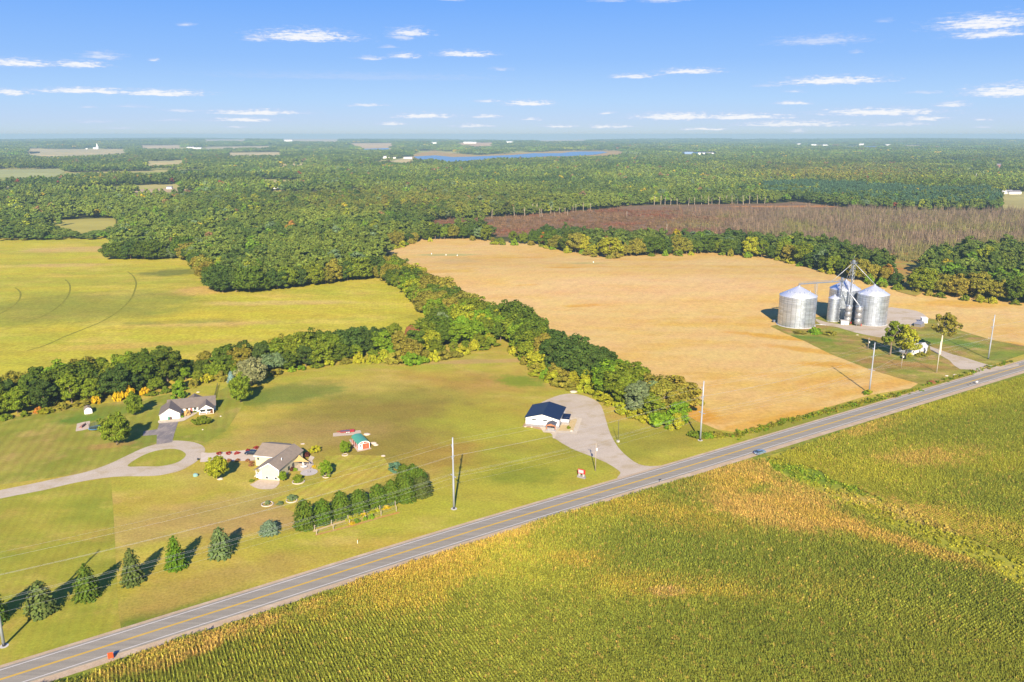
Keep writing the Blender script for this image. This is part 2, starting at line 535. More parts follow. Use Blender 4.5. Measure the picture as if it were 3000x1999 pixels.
xs = np.concatenate([-np.geomspace(1000, 15000, 34)[::-1], np.arange(-987.5, 1000, 12.5), np.geomspace(1000, 15000, 34)])
ys = np.concatenate([[-400, -100, 0], np.arange(50, 1400, 12.5), np.geomspace(1400, 16500, 70)])
gx, gy = np.meshgrid(xs, ys)
gz = terrain(gx, gy)
idx = np.arange(gx.size).reshape(gx.shape)
gme = np_mesh('ground', np.stack([gx.ravel(), gy.ravel(), gz.ravel()], 1),
              np.stack([idx[:-1, :-1].ravel(), idx[:-1, 1:].ravel(), idx[1:, 1:].ravel(), idx[1:, :-1].ravel()], 1))
green1, green2, olive = alb(150, 158, 46), alb(122, 148, 42), alb(204, 184, 76)
tanny, brown, limey = alb(210, 186, 92), alb(176, 138, 74), alb(188, 186, 62)
G_BLOBS = [
    (alb(182, 156, 66), B('W', 1000, 990, 48, 40, 0, .85)), (alb(150, 140, 60), B('W', 880, 960, 40, 45, 0, .7)),
    (alb(186, 122, 60), B('C', 400, 190, 30, 12, -.3, .18)), (alb(190, 150, 78), B('W', 1130, 880, 26, 18, 0, .4)), (limey, B('W', 1150, 980, 30, 22, -.6, .75)),
    (alb(170, 170, 55), B('W', 1280, 1060, 34, 20, .5, .8)), (limey, B('W', 1150, 1120, 40, 20, .6, .8)), (alb(140, 150, 45), B('W', 1200, 1090, 12, 8, 0, .7)),
    (alb(180, 146, 66), B('W', 1030, 1050, 16, 10, 0, .4)), (tanny, B('W', 780, 890, 30, 12, .2, .6)), (tanny, B('W', 600, 1090, 30, 12, .2, .5)),
    (alb(196, 164, 104), B('W', 560, 1180, 40, 14, .3, .6)), (alb(190, 160, 92), B('W', 700, 1000, 30, 16, .3, .6)), (green1, B('W', 540, 920, 16, 14, .3, .8)),
    (alb(120, 142, 52), B('W', 660, 905, 24, 14, .4, .8)), (green1, B('W', 440, 1000, 14, 12, .3, .7)), (alb(150, 150, 60), B('W', 830, 1100, 18, 14, .3, .5)),
    (alb(166, 162, 58), B('W', 1500, 1010, 34, 14, .5, .8)), (alb(140, 150, 50), B('W', 1880, 960, 40, 7, .56, .8)), (alb(150, 150, 52), B('W', 2150, 880, 30, 6, .56, .8)),
    (alb(120, 142, 44), B('E', 1500, 1150, 20, 5, .58, .8)), (alb(120, 142, 44), B('E', 700, 1400, 22, 5, .58, .8)), (alb(188, 160, 84), B('E', 1700, 900, 30, 7, .58, .6)),
    (alb(206, 168, 112), B('C', 470, 30, 40, 4, .1, .7)), (alb(210, 165, 110), B('A', 500, 670, 36, 4, .3, .7)), (alb(140, 160, 44), B('C', 860, 210, 12, 8, -.5, .9)),
]
gm = field_mat('lawn_grass', olive, alb(186, 180, 64), tanny, .35, .02, .05, 1.3, G_BLOBS, stripe=(.55, 3.2, .008), contrast=.20, bump=.08, mott=.5)
nt = NT(gm.node_tree)
bsdf = gm.node_tree.nodes['Principled BSDF']
old = bsdf.inputs['Base Color'].links[0].from_socket
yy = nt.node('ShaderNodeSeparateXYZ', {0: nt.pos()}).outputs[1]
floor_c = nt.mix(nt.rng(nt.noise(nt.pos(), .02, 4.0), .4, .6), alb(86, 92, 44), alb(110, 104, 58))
open_c = nt.mix(nt.rng(nt.noise(nt.pos(), .003, 2.0), .45, .55), alb(206, 194, 116), alb(170, 176, 88))
floor_c = nt.mix(nt.rng(yy, 1450, 1600), floor_c, open_c)
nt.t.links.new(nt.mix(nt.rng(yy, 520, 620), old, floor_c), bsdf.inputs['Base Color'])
tag(link_mesh('ground', gme, gm), kind='structure')

# ---- road
road_px = [('X', 137, 1950), ('X', 750, 1756), ('X', 1406, 1550), ('X', 2000, 1372), ('X', 2410.2, 1248), ('X', 3000, 1071.9)]
rp_ = [np.array(gp(*q)) for q in road_px]
rp_ = [rp_[0] + (rp_[0] - rp_[1]) * 3.0, rp_[0] + (rp_[0] - rp_[1]) * 1.0] + rp_ + [rp_[-1] + (rp_[-1] - rp_[-2]) * .6, rp_[-1] + (rp_[-1] - rp_[-2]) * 1.6]
ROAD = smooth_poly(rp_, 10, False)
RA = np.array(ROAD)
def road_dist(x, y):
    """signed distance from the road's centre line, positive on the corn side"""
    x, y = np.asarray(x, float), np.asarray(y, float)
    best = np.full(x.shape, 1e9); sg = np.zeros(x.shape)
    for a, b in zip(RA[:-1:3], RA[3::3]):
        d = b - a
        t = np.clip(((x - a[0]) * d[0] + (y - a[1]) * d[1]) / (d @ d), 0, 1)
        ex, ey = x - a[0] - t * d[0], y - a[1] - t * d[1]
        q = np.hypot(ex, ey)
        cr = np.where(d[0] * ey - d[1] * ex < 0, 1.0, -1.0)
        m = q < best
        best = np.where(m, q, best); sg = np.where(m, cr, sg)
    return best * sg
def road_mat(name, c, dark, bump=.01):
    m, nt, b = new_mat(name)
    P = nt.pos()
    along = nt.mapping(P, rot=-R(34), scale=(.02, .8, 0))
    n = nt.noise(along, 1.0, 4.0, .6)
    c1 = nt.mix(nt.rng(n, .35, .65), c, dark)
    f = nt.noise(P, 3.0, 4.0, .7)
    c1 = nt.node('ShaderNodeHueSaturation', {'Color': c1, 'Value': nt.rng(f, .25, .75, .88, 1.12, False)}).outputs[0]
    nt.t.links.new(c1, b.inputs['Base Color'])
    b.inputs['Roughness'].default_value = .9
    b.inputs['Specular IOR Level'].default_value = .2
    return m
m_asph = road_mat('asphalt', alb(178, 171, 156), alb(162, 156, 143))
m_shoulder = field_mat('gravel_shoulder', alb(218, 194, 164), alb(206, 182, 152), alb(226, 206, 180), .6, .1, .3, 2.5, contrast=.12, bump=.03)
m_white = plain('road_paint_white', alb(236, 232, 226), .8, var=.1, scale=.6)
m_yellow = plain('road_paint_yellow', alb(244, 196, 40), .8, var=.1, scale=.6)
strip('verge', ROAD, -9.0, -6.2, field_mat('verge_grass', alb(128, 148, 44), alb(150, 156, 56), alb(176, 166, 80), .6, .05, .2, 1.4), .05)
strip('road_shoulder', ROAD, -6.6, 5.6, m_shoulder, .08)
strip('road', ROAD, -4.45, 4.45, m_asph, .16, thick=.1)
strip('road_edge_line', ROAD, 3.48, 3.74, m_white, .166)
strip('road_edge_line', ROAD, -3.74, -3.48, m_white, .166)
strip('road_centre_line', ROAD, .04, .29, m_yellow, .166)
strip('road_centre_line', ROAD, -.29, -.04, m_yellow, .166)

# ---- drives, lots and paved patches
m_gravel = field_mat('drive_gravel', alb(216, 200, 178), alb(224, 210, 190), alb(206, 188, 156), .4, .05, .09, 2.2, contrast=.1, bump=.02)
m_conc = field_mat('concrete', alb(232, 216, 188), alb(238, 224, 200), alb(222, 204, 174), 0, .3, .3, 3.0, contrast=.07, bump=0)
m_pave = field_mat('paving', alb(228, 208, 184), alb(220, 200, 176), alb(232, 216, 196), 0, .5, .5, 3.0, contrast=.08, bump=0)
m_drive = field_mat('old_asphalt', alb(168, 158, 152), alb(140, 134, 134), alb(184, 172, 160), 0, .25, .12, 2.0, contrast=.14, bump=.01)
loop = [(-420, 1560), (0, 1448), (400, 1370), (700, 1300), (1050, 1247), (1400, 1240), (1560, 1215), (1680, 1180), (1800, 1110), (1860, 1050), (1885, 1000), (1862, 962), (1800, 935),
        (1720, 920), (1580, 915), (1440, 945), (1300, 990), (1150, 1060), (1000, 1130), (800, 1200), (600, 1245), (300, 1310), (0, 1370), (-420, 1462)]
sheet('gravel_drive', smooth_poly(WP(loop, 'A'), 3), m_gravel, 2)
island = [(1170, 1150), (1250, 1085), (1350, 1035), (1450, 1005), (1560, 990), (1650, 1000), (1705, 1035), (1695, 1070), (1640, 1110), (1560, 1135), (1450, 1152), (1300, 1152)]
m_lot = field_mat('striped_lawn', alb(174, 168, 68), alb(152, 158, 54), alb(194, 176, 90), 1.2, .03, .04, 1.6,
                  [(alb(114, 146, 46), B('A', 740, 720, 9, 5, .3, .9)), (alb(120, 148, 48), B('A', 1000, 640, 16, 6, .3, .7)), (alb(192, 152, 92), B('A', 200, 1000, 14, 18, .3, .2)),
                   (alb(124, 146, 48), B('A', 1330, 900, 10, 8, .3, .8)), (alb(190, 152, 90), B('A', 1000, 960, 9, 3, .3, .7))], stripe=(.28, 3.6, .05), contrast=.16, bump=.06, mott=.4)
m_lot2 = field_mat('green_lawn', alb(180, 174, 64), alb(164, 168, 56), alb(196, 180, 80), .5, .02, .05, 1.6, stripe=(.3, 2.6, .03), contrast=.16, bump=.06, mott=.5)
sheet('lawn', WP([(-60, 970), (80, 952), (200, 932), (330, 917), (392, 905), (410, 960), (380, 1010), (330, 1045), (250, 1080), (120, 1098), (-60, 1122)]), m_lot, 1)
sheet('lawn', WP([(400, 1005), (470, 995), (505, 930), (500, 900), (540, 880), (560, 930), (520, 990), (470, 1020)]), m_lot, 1)
sheet('lawn', WP([(-80, 1155), (0, 1140), (140, 1113), (255, 1100), (262, 1200), (272, 1400), (280, 1460), (-80, 1580)]), m_lot2, 1)
sheet('lawn', smooth_poly(WP(island, 'A'), 3), m_lot2, 3)
sheet('asphalt_drive', WP([(1470, 735), (1640, 735), (1602, 850), (1582, 930), (1438, 952), (1442, 862), (1308, 872), (1322, 828), (1447, 810)], 'A'), m_drive, 3)
sheet('concrete_apron', smooth_poly(WP([(300, 1192), (580, 1165), (870, 1140), (1050, 1112), (1140, 1062), (1300, 970), (1480, 862), (1420, 826), (1250, 880), (1090, 965), (940, 1005), (600, 1050), (310, 1085), (245, 1140)], 'Q'), 3), m_conc, 4)
sheet('gravel_drive', WP([(-32, 866), (40, 872), (180, 862), (330, 850), (470, 830), (475, 940), (330, 946), (180, 948), (-44, 956)], 'B'), field_mat('pale_gravel', alb(236, 220, 198), alb(230, 212, 188), alb(240, 228, 210), 0, .2, .2, 2.5, contrast=.07, bump=0), 3)
sheet('patio', smooth_poly(WP([(335, 1150), (515, 1052), (930, 1092), (870, 1230), (790, 1275), (700, 1288), (560, 1290), (430, 1272), (250, 1187)], 'K'), 2), m_pave, 3)
sheet('patio', smooth_poly(WP([(1150, 760), (1280, 740), (1440, 640), (1690, 640), (1705, 800), (1640, 850), (1440, 872), (1300, 850)], 'K'), 2), m_pave, 3)
sheet('patio', [tuple(np.array(gp('K', 1610, 900)) + np.array([2.9 * math.cos(t), 2.9 * math.sin(t)])) for t in np.linspace(0, 2 * math.pi, 28)[:-1]], field_mat('round_paving', alb(214, 206, 200), alb(222, 214, 206), alb(206, 196, 190), 0, .5, .5, 3, contrast=.08, bump=0), 4)
sheet('concrete_pad', WP([(1590, 615), (1640, 510), (1740, 555), (1680, 645)], 'K'), m_conc, 4)
sheet('concrete_pad', WP([(205, 388), (700, 325), (1250, 275), (1290, 372), (950, 462), (560, 492), (205, 522)], 'R'), m_pave, 2)
sheet('concrete_pad', WP([(810, 640), (960, 628), (1600, 940), (1672, 962), (1680, 990), (1150, 1105), (980, 880)], 'R'), m_pave, 2)
sheet('sand_patch', WP([(340, 1480), (400, 1130), (660, 1060), (1000, 1000), (985, 1350), (640, 1440)], 'T'), m_pave, 2)
lot = [(1130, 372), (1225, 338), (1330, 325), (1430, 340), (1540, 382), (1605, 440), (1650, 580), (1690, 700), (1760, 820), (1850, 910), (1950, 975), (2060, 992), (2180, 985),
       (2330, 975), (2330, 1010), (1786, 1118), (1780, 1060), (1760, 1030), (1650, 960), (1480, 890), (1330, 830), (1180, 740), (1150, 690), (1080, 640), (1000, 600), (1040, 430), (1080, 395)]
sheet('parking_lot', smooth_poly(WP(lot, 'C'), 2), m_gravel, 2)
sheet('walkway', WP([(640, 800), (1050, 810), (1110, 760), (1330, 590), (1440, 570), (1612, 600), (1478, 970), (1030, 925), (985, 1065), (940, 1060), (925, 980), (880, 935), (720, 920), (690, 870)], 'L'), m_conc, 3)
m_bed = field_mat('gravel_bed', alb(232, 206, 150), alb(226, 198, 140), alb(236, 214, 164), 0, .4, .4, 3, contrast=.1, bump=.02)
sheet('gravel_bed', WP([(1100, 830), (1100, 770), (1310, 755), (1340, 640), (1470, 610), (1500, 625), (1400, 895), (1060, 880)], 'L'), m_bed, 4)
sheet('dirt_edge', WP([(240, 790), (300, 690), (330, 775), (640, 800), (690, 870), (620, 855), (440, 810), (300, 805)], 'L'), field_mat('bare_dirt', alb(200, 166, 132), alb(210, 176, 140), alb(184, 150, 116), 0, .3, .3, 2.5, contrast=.12), 3)

# ---- crop fields
m_soy = field_mat('ripening_crop', alb(214, 200, 62), alb(192, 188, 62), alb(224, 202, 88), .06, .006, .022, .55,
                  [(alb(150, 154, 60), B('U', 700, 560, 70, 40, .1, .7)), (alb(158, 160, 60), B('U', 300, 640, 70, 30, .1, .6)), (alb(222, 190, 110), B('U', 600, 190, 60, 20, .05, .9)), (alb(224, 192, 108), B('U', 450, 300, 40, 10, .05, .8)),
                   (alb(226, 190, 100), B('U', 1400, 470, 22, 16, .3, .9)), (alb(128, 136, 58), B('U', 1190, 350, 24, 20, 0, .85)), (alb(222, 188, 104), B('U', 1450, 700, 40, 9, .12, .8)), (alb(226, 196, 116), B('U', 1900, 560, 50, 7, .1, .7)),
                   (alb(150, 154, 58), B('U', 1250, 690, 40, 5, .15, .7)), (alb(216, 196, 60), B('U', 1800, 650, 60, 14, .1, .6)), (alb(222, 190, 90), B('U', 1000, 850, 50, 6, .2, .7))],
                  contrast=.2, bump=.25, stripe=(.15, 1.9, .012), mott=.45)
soy = [(-700, 556), (-100, 548), (0, 546), (100, 544), (180, 542), (275, 540), (276, 588), (340, 592), (442, 584), (480, 618), (500, 648), (530, 664), (620, 658), (760, 640), (820, 630), (880, 626), (930, 650),
       (1000, 690), (960, 790), (700, 850), (470, 880), (300, 890), (0, 935), (-300, 960), (-700, 900)]
sheet('crop_field', WP(soy), m_soy, 2)
m_track = field_mat('wheel_track', alb(140, 142, 50), alb(158, 154, 54), alb(170, 160, 58), 0, .1, .1, 1.0)
for arc in ([(105, 455), (135, 480), (142, 510), (125, 550), (80, 590), (20, 625), (-60, 655)], [(450, 400), (475, 425), (484, 460), (470, 510), (430, 560), (370, 610), (290, 655), (190, 692)],
            [(880, 345), (915, 372), (934, 405), (938, 440), (915, 510), (870, 570), (800, 630), (700, 690), (610, 728), (450, 792), (320, 850), (190, 890)]):
    strip('wheel_track', smooth_poly(WP(arc, 'U'), 6, False), -.55, .55, m_track, .13)
tan0, tan1, tan2 = alb(238, 197, 116), alb(242, 206, 132), alb(236, 192, 98)
gold = alb(230, 172, 58)
m_tan = field_mat('stubble_field', tan0, tan1, tan2, .25, .005, .016, .5,
                  [(gold, B('J', 130, 860, 16, 5, -.2, .75)), (gold, B('J', -60, 700, 26, 5, -.5, .7)), (gold, B('J', 20, 1040, 20, 5, .3, .45)), (gold, B('Y', 1180, 210, 14, 4, .2, .6)), (gold, B('Y', 740, 42, 9, 3, .2, .6)),
                   (gold, B('Y', 2080, 1080, 8, 14, .4, .85)), (gold, B('N', 700, 300, 40, 3.5, .5, .6)), (gold, B('N', 1500, 60, 50, 4, .5, .5)), (gold, B('D', 300, 1130, 26, 5, -.45, .8)), (gold, B('J', 1700, 580, 30, 6, -.3, .75)),
                   (gold, B('P', 1650, 950, 26, 10, -.2, .6)), (gold, B('Z', 1980, 880, 16, 5, 0, .6)), (gold, B('Z', 1450, 770, 26, 4, 0, .45)), (alb(190, 190, 120), B('Z', 620, 735, 26, 7, 0, .8)), (alb(214, 184, 124), B('Z', 760, 800, 20, 20, 0, .5)), (alb(190, 182, 110), B('Z', 2200, 830, 16, 6, 0, .6)),
                   (alb(238, 198, 146), B('W', 1500, 660, 120, 40, .1, .45))], stripe=(-.5, 9.0, .012), contrast=.12, bump=.08, mott=.3)
tan = [(890, 568), (930, 556), (960, 549), (1010, 545), (1060, 544), (1110, 549), (1140, 557), (1180, 555), (1225, 557), (1280, 568), (1335, 578), (1400, 588), (1500, 581), (1560, 577), (1640, 577), (1740, 585), (1800, 592),
       (1870, 611), (1950, 634), (2020, 648), (2100, 665), (2200, 680), (2280, 689), (2353, 696), (2700, 750), (2700, 850), (2353, 806), (2290, 790), (2220, 766), (2180, 745), (2110, 882), (2092, 893), (2000, 908), (1900, 937), (1800, 968), (1720, 987), (1685, 993), (1650, 988), (1600, 968),
       (1560, 940), (1450, 890), (1380, 850), (1260, 800), (1180, 752), (1080, 702), (985, 652), (920, 615)]
sheet('stubble_field', WP(tan), m_tan, 2)
m_yard = field_mat('rough_grass', alb(178, 164, 76), alb(148, 152, 56), alb(196, 164, 100), -.45, .04, .07, 1.2,
                   [(alb(116, 146, 46), B('D', 700, 1150, 14, 6, -.4, .8)), (alb(122, 152, 50), B('J', 1500, 600, 16, 8, -.5, .8)), (alb(190, 150, 88), B('J', 1000, 850, 20, 5, -.4, .7)), (alb(130, 150, 50), B('J', 2200, 740, 20, 6, .5, .8))], contrast=.2, bump=.15, mott=1.1)
yard = [(1770, 750), (1800, 765), (1850, 785), (1910, 815), (2000, 850), (2060, 868), (2116, 884), (2160, 878), (2250, 850), (2360, 812), (2353, 795), (2280, 782), (2180, 752), (2150, 735), (2060, 715), (1950, 730), (1900, 725)]
sheet('yard_grass', WP(yard), m_yard, 4)
sheet('farm_lane', smooth_poly(WP([(740, 920), (860, 960), (1080, 990), (1250, 1000), (1420, 990), (1520, 960), (1545, 800), (1700, 800), (1900, 830), (2010, 890), (1960, 930), (1840, 1000), (1800, 1080), (1850, 1130), (2010, 1220), (2200, 1290), (2420, 1370), (2600, 1450),
                             (2720, 1500), (2400, 1500), (2280, 1400), (2100, 1300), (1900, 1180), (1640, 1150), (1450, 1130), (1200, 1080), (1000, 1020), (800, 985)], 'D'), 2), m_gravel, 6)
sheet('farm_lane', smooth_poly(WP([(1230, 640), (1420, 715), (1640, 770), (1860, 840), (2010, 875), (2150, 885), (2250, 850), (2300, 870), (2180, 900), (1770, 985), (1790, 940), (1740, 890), (1600, 815), (1400, 745), (1280, 690)], 'J'), 2), m_gravel, 6.4)

# mown pattern round the cream house and the trodden line along the meadow
m_lot3 = field_mat('diagonal_mown_lawn', olive, alb(186, 180, 64), tanny, .35, .02, .05, 1.3, [], stripe=(-.35, 3.4, .055), contrast=.20, bump=.08, mott=.5)
sheet('lawn', WP([(690, 1185), (620, 1150), (725, 1110), (770, 1085), (745, 1050), (790, 1045), (880, 1048), (908, 1090), (890, 1105), (760, 1150)]), m_lot3, 1)
field_mat('path_grass', alb(198, 184, 76), alb(184, 178, 62), alb(208, 186, 92), .35, .05, .1, 1.3, contrast=.16, mott=.62)
# ================================================================== VEGETATION
def fol(r, g, b):
    return alb(r, g, b, 1.12)
TINT = {
    'dark green': fol(98, 118, 40), 'deep green': fol(84, 106, 46), 'mid green': fol(126, 142, 42), 'olive green': fol(152, 146, 56), 'fresh green': fol(128, 160, 42),
    'yellow green': fol(172, 174, 48), 'golden yellow': fol(220, 186, 40), 'orange': fol(196, 134, 56), 'russet': fol(166, 116, 78), 'grey green': fol(128, 146, 98),
    'blue green': fol(104, 140, 112), 'silvery': fol(162, 164, 112), 'red': fol(176, 66, 62), 'maroon': fol(120, 70, 60), 'pale blue': fol(150, 184, 182)}
def foliage_mat(name, inst, lo=.7, hi=1.28, trans=.14, dist=True):
    m = bpy.data.materials.new(name)
    m.use_nodes = True
    nt = NT(m.node_tree)
    m.node_tree.nodes.remove(m.node_tree.nodes['Principled BSDF'])
    out = m.node_tree.nodes['Material Output']
    if inst:
        a = nt.node('ShaderNodeAttribute', attribute_type='INSTANCER', attribute_name='tint')
        tint = a.outputs['Color']
    else:
        tint = nt.node('ShaderNodeObjectInfo').outputs['Color']
    rnd = nt.node('ShaderNodeNewGeometry').outputs['Random Per Island']
    r2 = nt.math('FRACT', nt.math('MULTIPLY', rnd, 17.31))
    c = nt.node('ShaderNodeHueSaturation', {'Color': tint, 'Hue': nt.math('MULTIPLY_ADD', r2, .035, .4825), 'Saturation': 1.0, 'Value': nt.rng(rnd, 0, 1, lo, hi, False)}).outputs[0]
    d = nt.node('ShaderNodeBsdfDiffuse', {'Color': c})
    t = nt.node('ShaderNodeBsdfTranslucent', {'Color': c})
    mx = nt.node('ShaderNodeMixShader', {0: trans, 1: d.outputs[0], 2: t.outputs[0]})
    nt.t.links.new(mx.outputs[0], out.inputs[0])
    return m
m_leaf = foliage_mat('leaf_foliage', False)
m_leaf_i = foliage_mat('leaf_foliage_mass', True)
m_bark = plain('bark', lin(120, 104, 86), .95, var=.25, scale=3.0)
m_bark_pale = plain('pale_bark', lin(214, 200, 178), .9, var=.2, scale=2.0)

def unit(v):
    return v / np.maximum(np.linalg.norm(v, axis=1, keepdims=True), 1e-6)
def quads(c, n, size, rs, aspect=(.6, 1.0)):
    k = len(c)
    t = unit(np.cross(n, rs.normal(size=(k, 3))))
    b = np.cross(n, t)
    s = size * rs.uniform(.65, 1.3, (k, 1)) * .5
    a = rs.uniform(*aspect, (k, 1))
    t, b = t * s, b * s * a
    v = np.stack([c - t - b, c + t - b * .7, c + t * .8 + b, c - t * .9 + b], 1).reshape(-1, 3)
    return v, np.arange(4 * k).reshape(-1, 4)
def crown_mesh(name, seed, rx, rz, z0, clumps, leaves, size, low=-.55, ragged=.25, taper=0.0, lean=(0, 0)):
    """crown of leaf clumps in an ellipsoid rx wide, 2 rz tall, its lowest leaves at z0"""
    rs = np.random.RandomState(seed)
    d = unit(rs.normal(size=(clumps * 3, 3)))
    d = d[d[:, 2] > low][:clumps]
    k = len(d)
    rad = rs.uniform(.55, .82, (k, 1)) * (1 + ragged * rs.normal(size=(k, 1)) * .35)
    cz = z0 + rz * (-low if low < 0 else 0) * .95
    sc = np.array([rx, rx, rz])
    c = d * rad * sc
    if taper:
        c[:, :2] *= (1 - taper * np.clip(c[:, 2:] / rz, -1, 1) * .5)
    c += np.array([lean[0], lean[1], cz])
    rc = rs.uniform(.17, .33, k) * rx * (1.0 if rz < 1.5 * rx else 1.12)
    V, F, o = [], [], 0
    for i in range(k):
        q = unit(rs.normal(size=(leaves, 3)) + d[i] * .75)
        p = c[i] + q * rc[i] * rs.uniform(.55, 1.08, (leaves, 1)) * np.array([1, 1, .82])
        n = unit(q + .55 * rs.normal(size=(leaves, 3)) + np.array([0, 0, .25]))
        p[:, 2] = np.maximum(p[:, 2], z0 * .55 + .1)
        v, f = quads(p, n, size, rs)
        V.append(v); F.append(f + o); o += len(v)
    return np_mesh(name, np.concatenate(V), np.concatenate(F))
def trunk_mesh(name, seed, h, r, limbs=4, spread=.5, fork=.45):
    rs = random.Random(seed)
    mb = MB()
    top = Vector((rs.uniform(-.3, .3), rs.uniform(-.3, .3), h))
    mb.tube([(0, 0, -.3), (0, 0, .4), tuple(top * fork), tuple(top)], r, 7, r * .35)
    for i in range(limbs):
        a = 2 * math.pi * (i + rs.random() * .6) / limbs
        b = top * rs.uniform(fork * .8, .8)
        l = h * rs.uniform(.3, .5)
        e = b + Vector((math.cos(a) * l * spread, math.sin(a) * l * spread, l * .8))
        mb.tube([tuple(b), tuple((b + e) / 2 + Vector((0, 0, -.15))), tuple(e)], r * .5, 5, r * .15)
    me = bpy.data.meshes.new(name)
    me.from_pydata(mb.v, [], mb.f); me.update()
    me.materials.append(m_bark)
    return me
# kinds of crown: name, rx, rz, lowest leaf, height of the whole tree
KIND = []
for i, (rx, rz, z0, low, tp) in enumerate([(4.9, 5.6, 2.2, -.75, .1), (4.3, 6.4, 1.6, -.8, .25), (5.6, 5.0, 2.4, -.65, 0.), (4.0, 6.9, 2.6, -.8, .2), (5.2, 6.0, 1.2, -.85, .15), (4.6, 5.2, 1.8, -.8, -.1), (3.6, 6.2, 1.4, -.85, .3)]):
    me = crown_mesh('crown', 100 + i, rx, rz, z0, 74, 84, .52, low, .35, tp)
    me.materials.append(m_leaf)
    KIND.append((me, trunk_mesh('trunk', 50 + i, z0 + rz * 1.1, .28), rx, z0 + rz * (1 - low) * .97))
BUSHES = []
for i, (rx, rz) in enumerate([(1.5, 1.3), (1.8, 1.2), (1.3, 1.6)]):
    me = crown_mesh('foliage', 200 + i, rx, rz, .15, 22, 40, .42, -.35, .25)
    me.materials.append(m_leaf)
    BUSHES.append((me, rx, .15 + rz * 1.3))
def jitter_tint(t, rs, a=.12):
    k = 1 + rs.uniform(-a, a)
    return tuple(x * k * (1 + rs.uniform(-.05, .05)) for x in t[:3]) + (1.0,)
N_TREES = [0]
def tree(x, y, h, tint, label, kind=None, group=None, width=1.0, name='broadleaf_tree', cat='tree', pale=False):
    k = RS.randint(len(KIND)) if kind is None else kind
    cm, tm, rx, H = KIND[k]
    s = h / H
    z = float(terrain(x, y))
    root = thing(name, label, cat, (x, y, z), RS.uniform(0, 6.28), group)
    root.scale = (s * width, s * width, s)
    c = link_mesh('crown', cm, None, root)
    c.color = jitter_tint(TINT[tint], RS)
    t = link_mesh('trunk', tm, None, root)
    N_TREES[0] += 1
    return root
def bush(x, y, r, h, tint, label, cat='bush', name='bush', group=None, kind=None, color=None):
    k = RS.randint(len(BUSHES)) if kind is None else kind
    me, rx, H = BUSHES[k]
    o = link_mesh(name, me, None)
    o.location = (x, y, float(terrain(x, y)))
    o.rotation_euler = (0, 0, RS.uniform(0, 6.28))
    o.scale = (r / rx, r / rx, h / H)
    o.color = color or jitter_tint(TINT[tint], RS)
    return tag(o, label, cat, group)

ORD = ['zeroth', 'first', 'second', 'third', 'fourth', 'fifth', 'sixth', 'seventh', 'eighth', 'ninth', 'tenth', 'eleventh', 'twelfth', 'thirteenth', 'fourteenth', 'fifteenth', 'sixteenth', 'seventeenth', 'eighteenth', 'nineteenth', 'twentieth']
TENS = ['', '', 'twenty', 'thirty', 'forty', 'fifty', 'sixty', 'seventy']
def ordinal(n):
    if n <= 20:
        return ORD[n]
    a, b = divmod(n, 10)
    return (TENS[a][:-1] + 'ieth') if b == 0 else TENS[a] + '-' + ORD[b]
def resample(line, step):
    p = np.array(line, float)
    d = np.r_[0, np.cumsum(np.hypot(*np.diff(p, axis=0).T))]
    n = max(2, int(d[-1] / step))
    t = np.linspace(0, d[-1], n)
    return np.stack([np.interp(t, d, p[:, 0]), np.interp(t, d, p[:, 1])], 1)
def pick(weights, rs):
    ks = list(weights)
    w = np.array([weights[k] for k in ks], float)
    return ks[rs.choice(len(ks), p=w / w.sum())]

TREE_XY = []
def belt(front, back, rows, step, hgt, where, end, group, tints, special=None, wide=1.0):
    """rows of single trees between the front and the back edge of a tree belt; labels count along the row from one end"""
    fr_, bk = resample(front, 2.0), resample(back, 2.0)
    names = {1: [''], 2: ['front', 'rear'], 3: ['front', 'middle', 'rear'], 4: ['front', 'second', 'third', 'rear']}[rows]
    for r in range(rows):
        t = (r + .35) / rows
        n = max(len(fr_), len(bk))
        u = np.linspace(0, 1, n)
        def at(a, q):
            w = np.linspace(0, 1, len(a))
            return np.stack([np.interp(q, w, a[:, 0]), np.interp(q, w, a[:, 1])], 1)
        line = at(fr_, u) * (1 - t) + at(bk, u) * t
        pts = resample(line, step)
        for i, p in enumerate(pts):
            if r % 2:
                p = p + (pts[min(i + 1, len(pts) - 1)] - pts[max(i - 1, 0)]) * .25
            p = p + RS.uniform(-.18, .18, 2) * step
            px, py = project(p[0], p[1], float(terrain(*p)))
            h = RS.uniform(*hgt) * (.72 if (r == 0 and RS.rand() < .45) else 1.0)
            tn = pick(tints, RS)
            if special:
                q = special(float(px), float(py), r)
                if q:
                    tn = q[0] or tn
                    h = h * q[1]
            size = 'tall' if h > hgt[0] + .6 * (hgt[1] - hgt[0]) else ('low' if h < hgt[0] else 'middling')
            row = (' in ' + names[r] + ' row') if names[r] else ''
            lab = f'{size} {tn} tree, {ordinal(i + 1)} from {end}{row}, {where}'
            tree(p[0], p[1], h, tn, lab, group=group, width=wide * RS.uniform(.9, 1.18))
            TREE_XY.append(p)

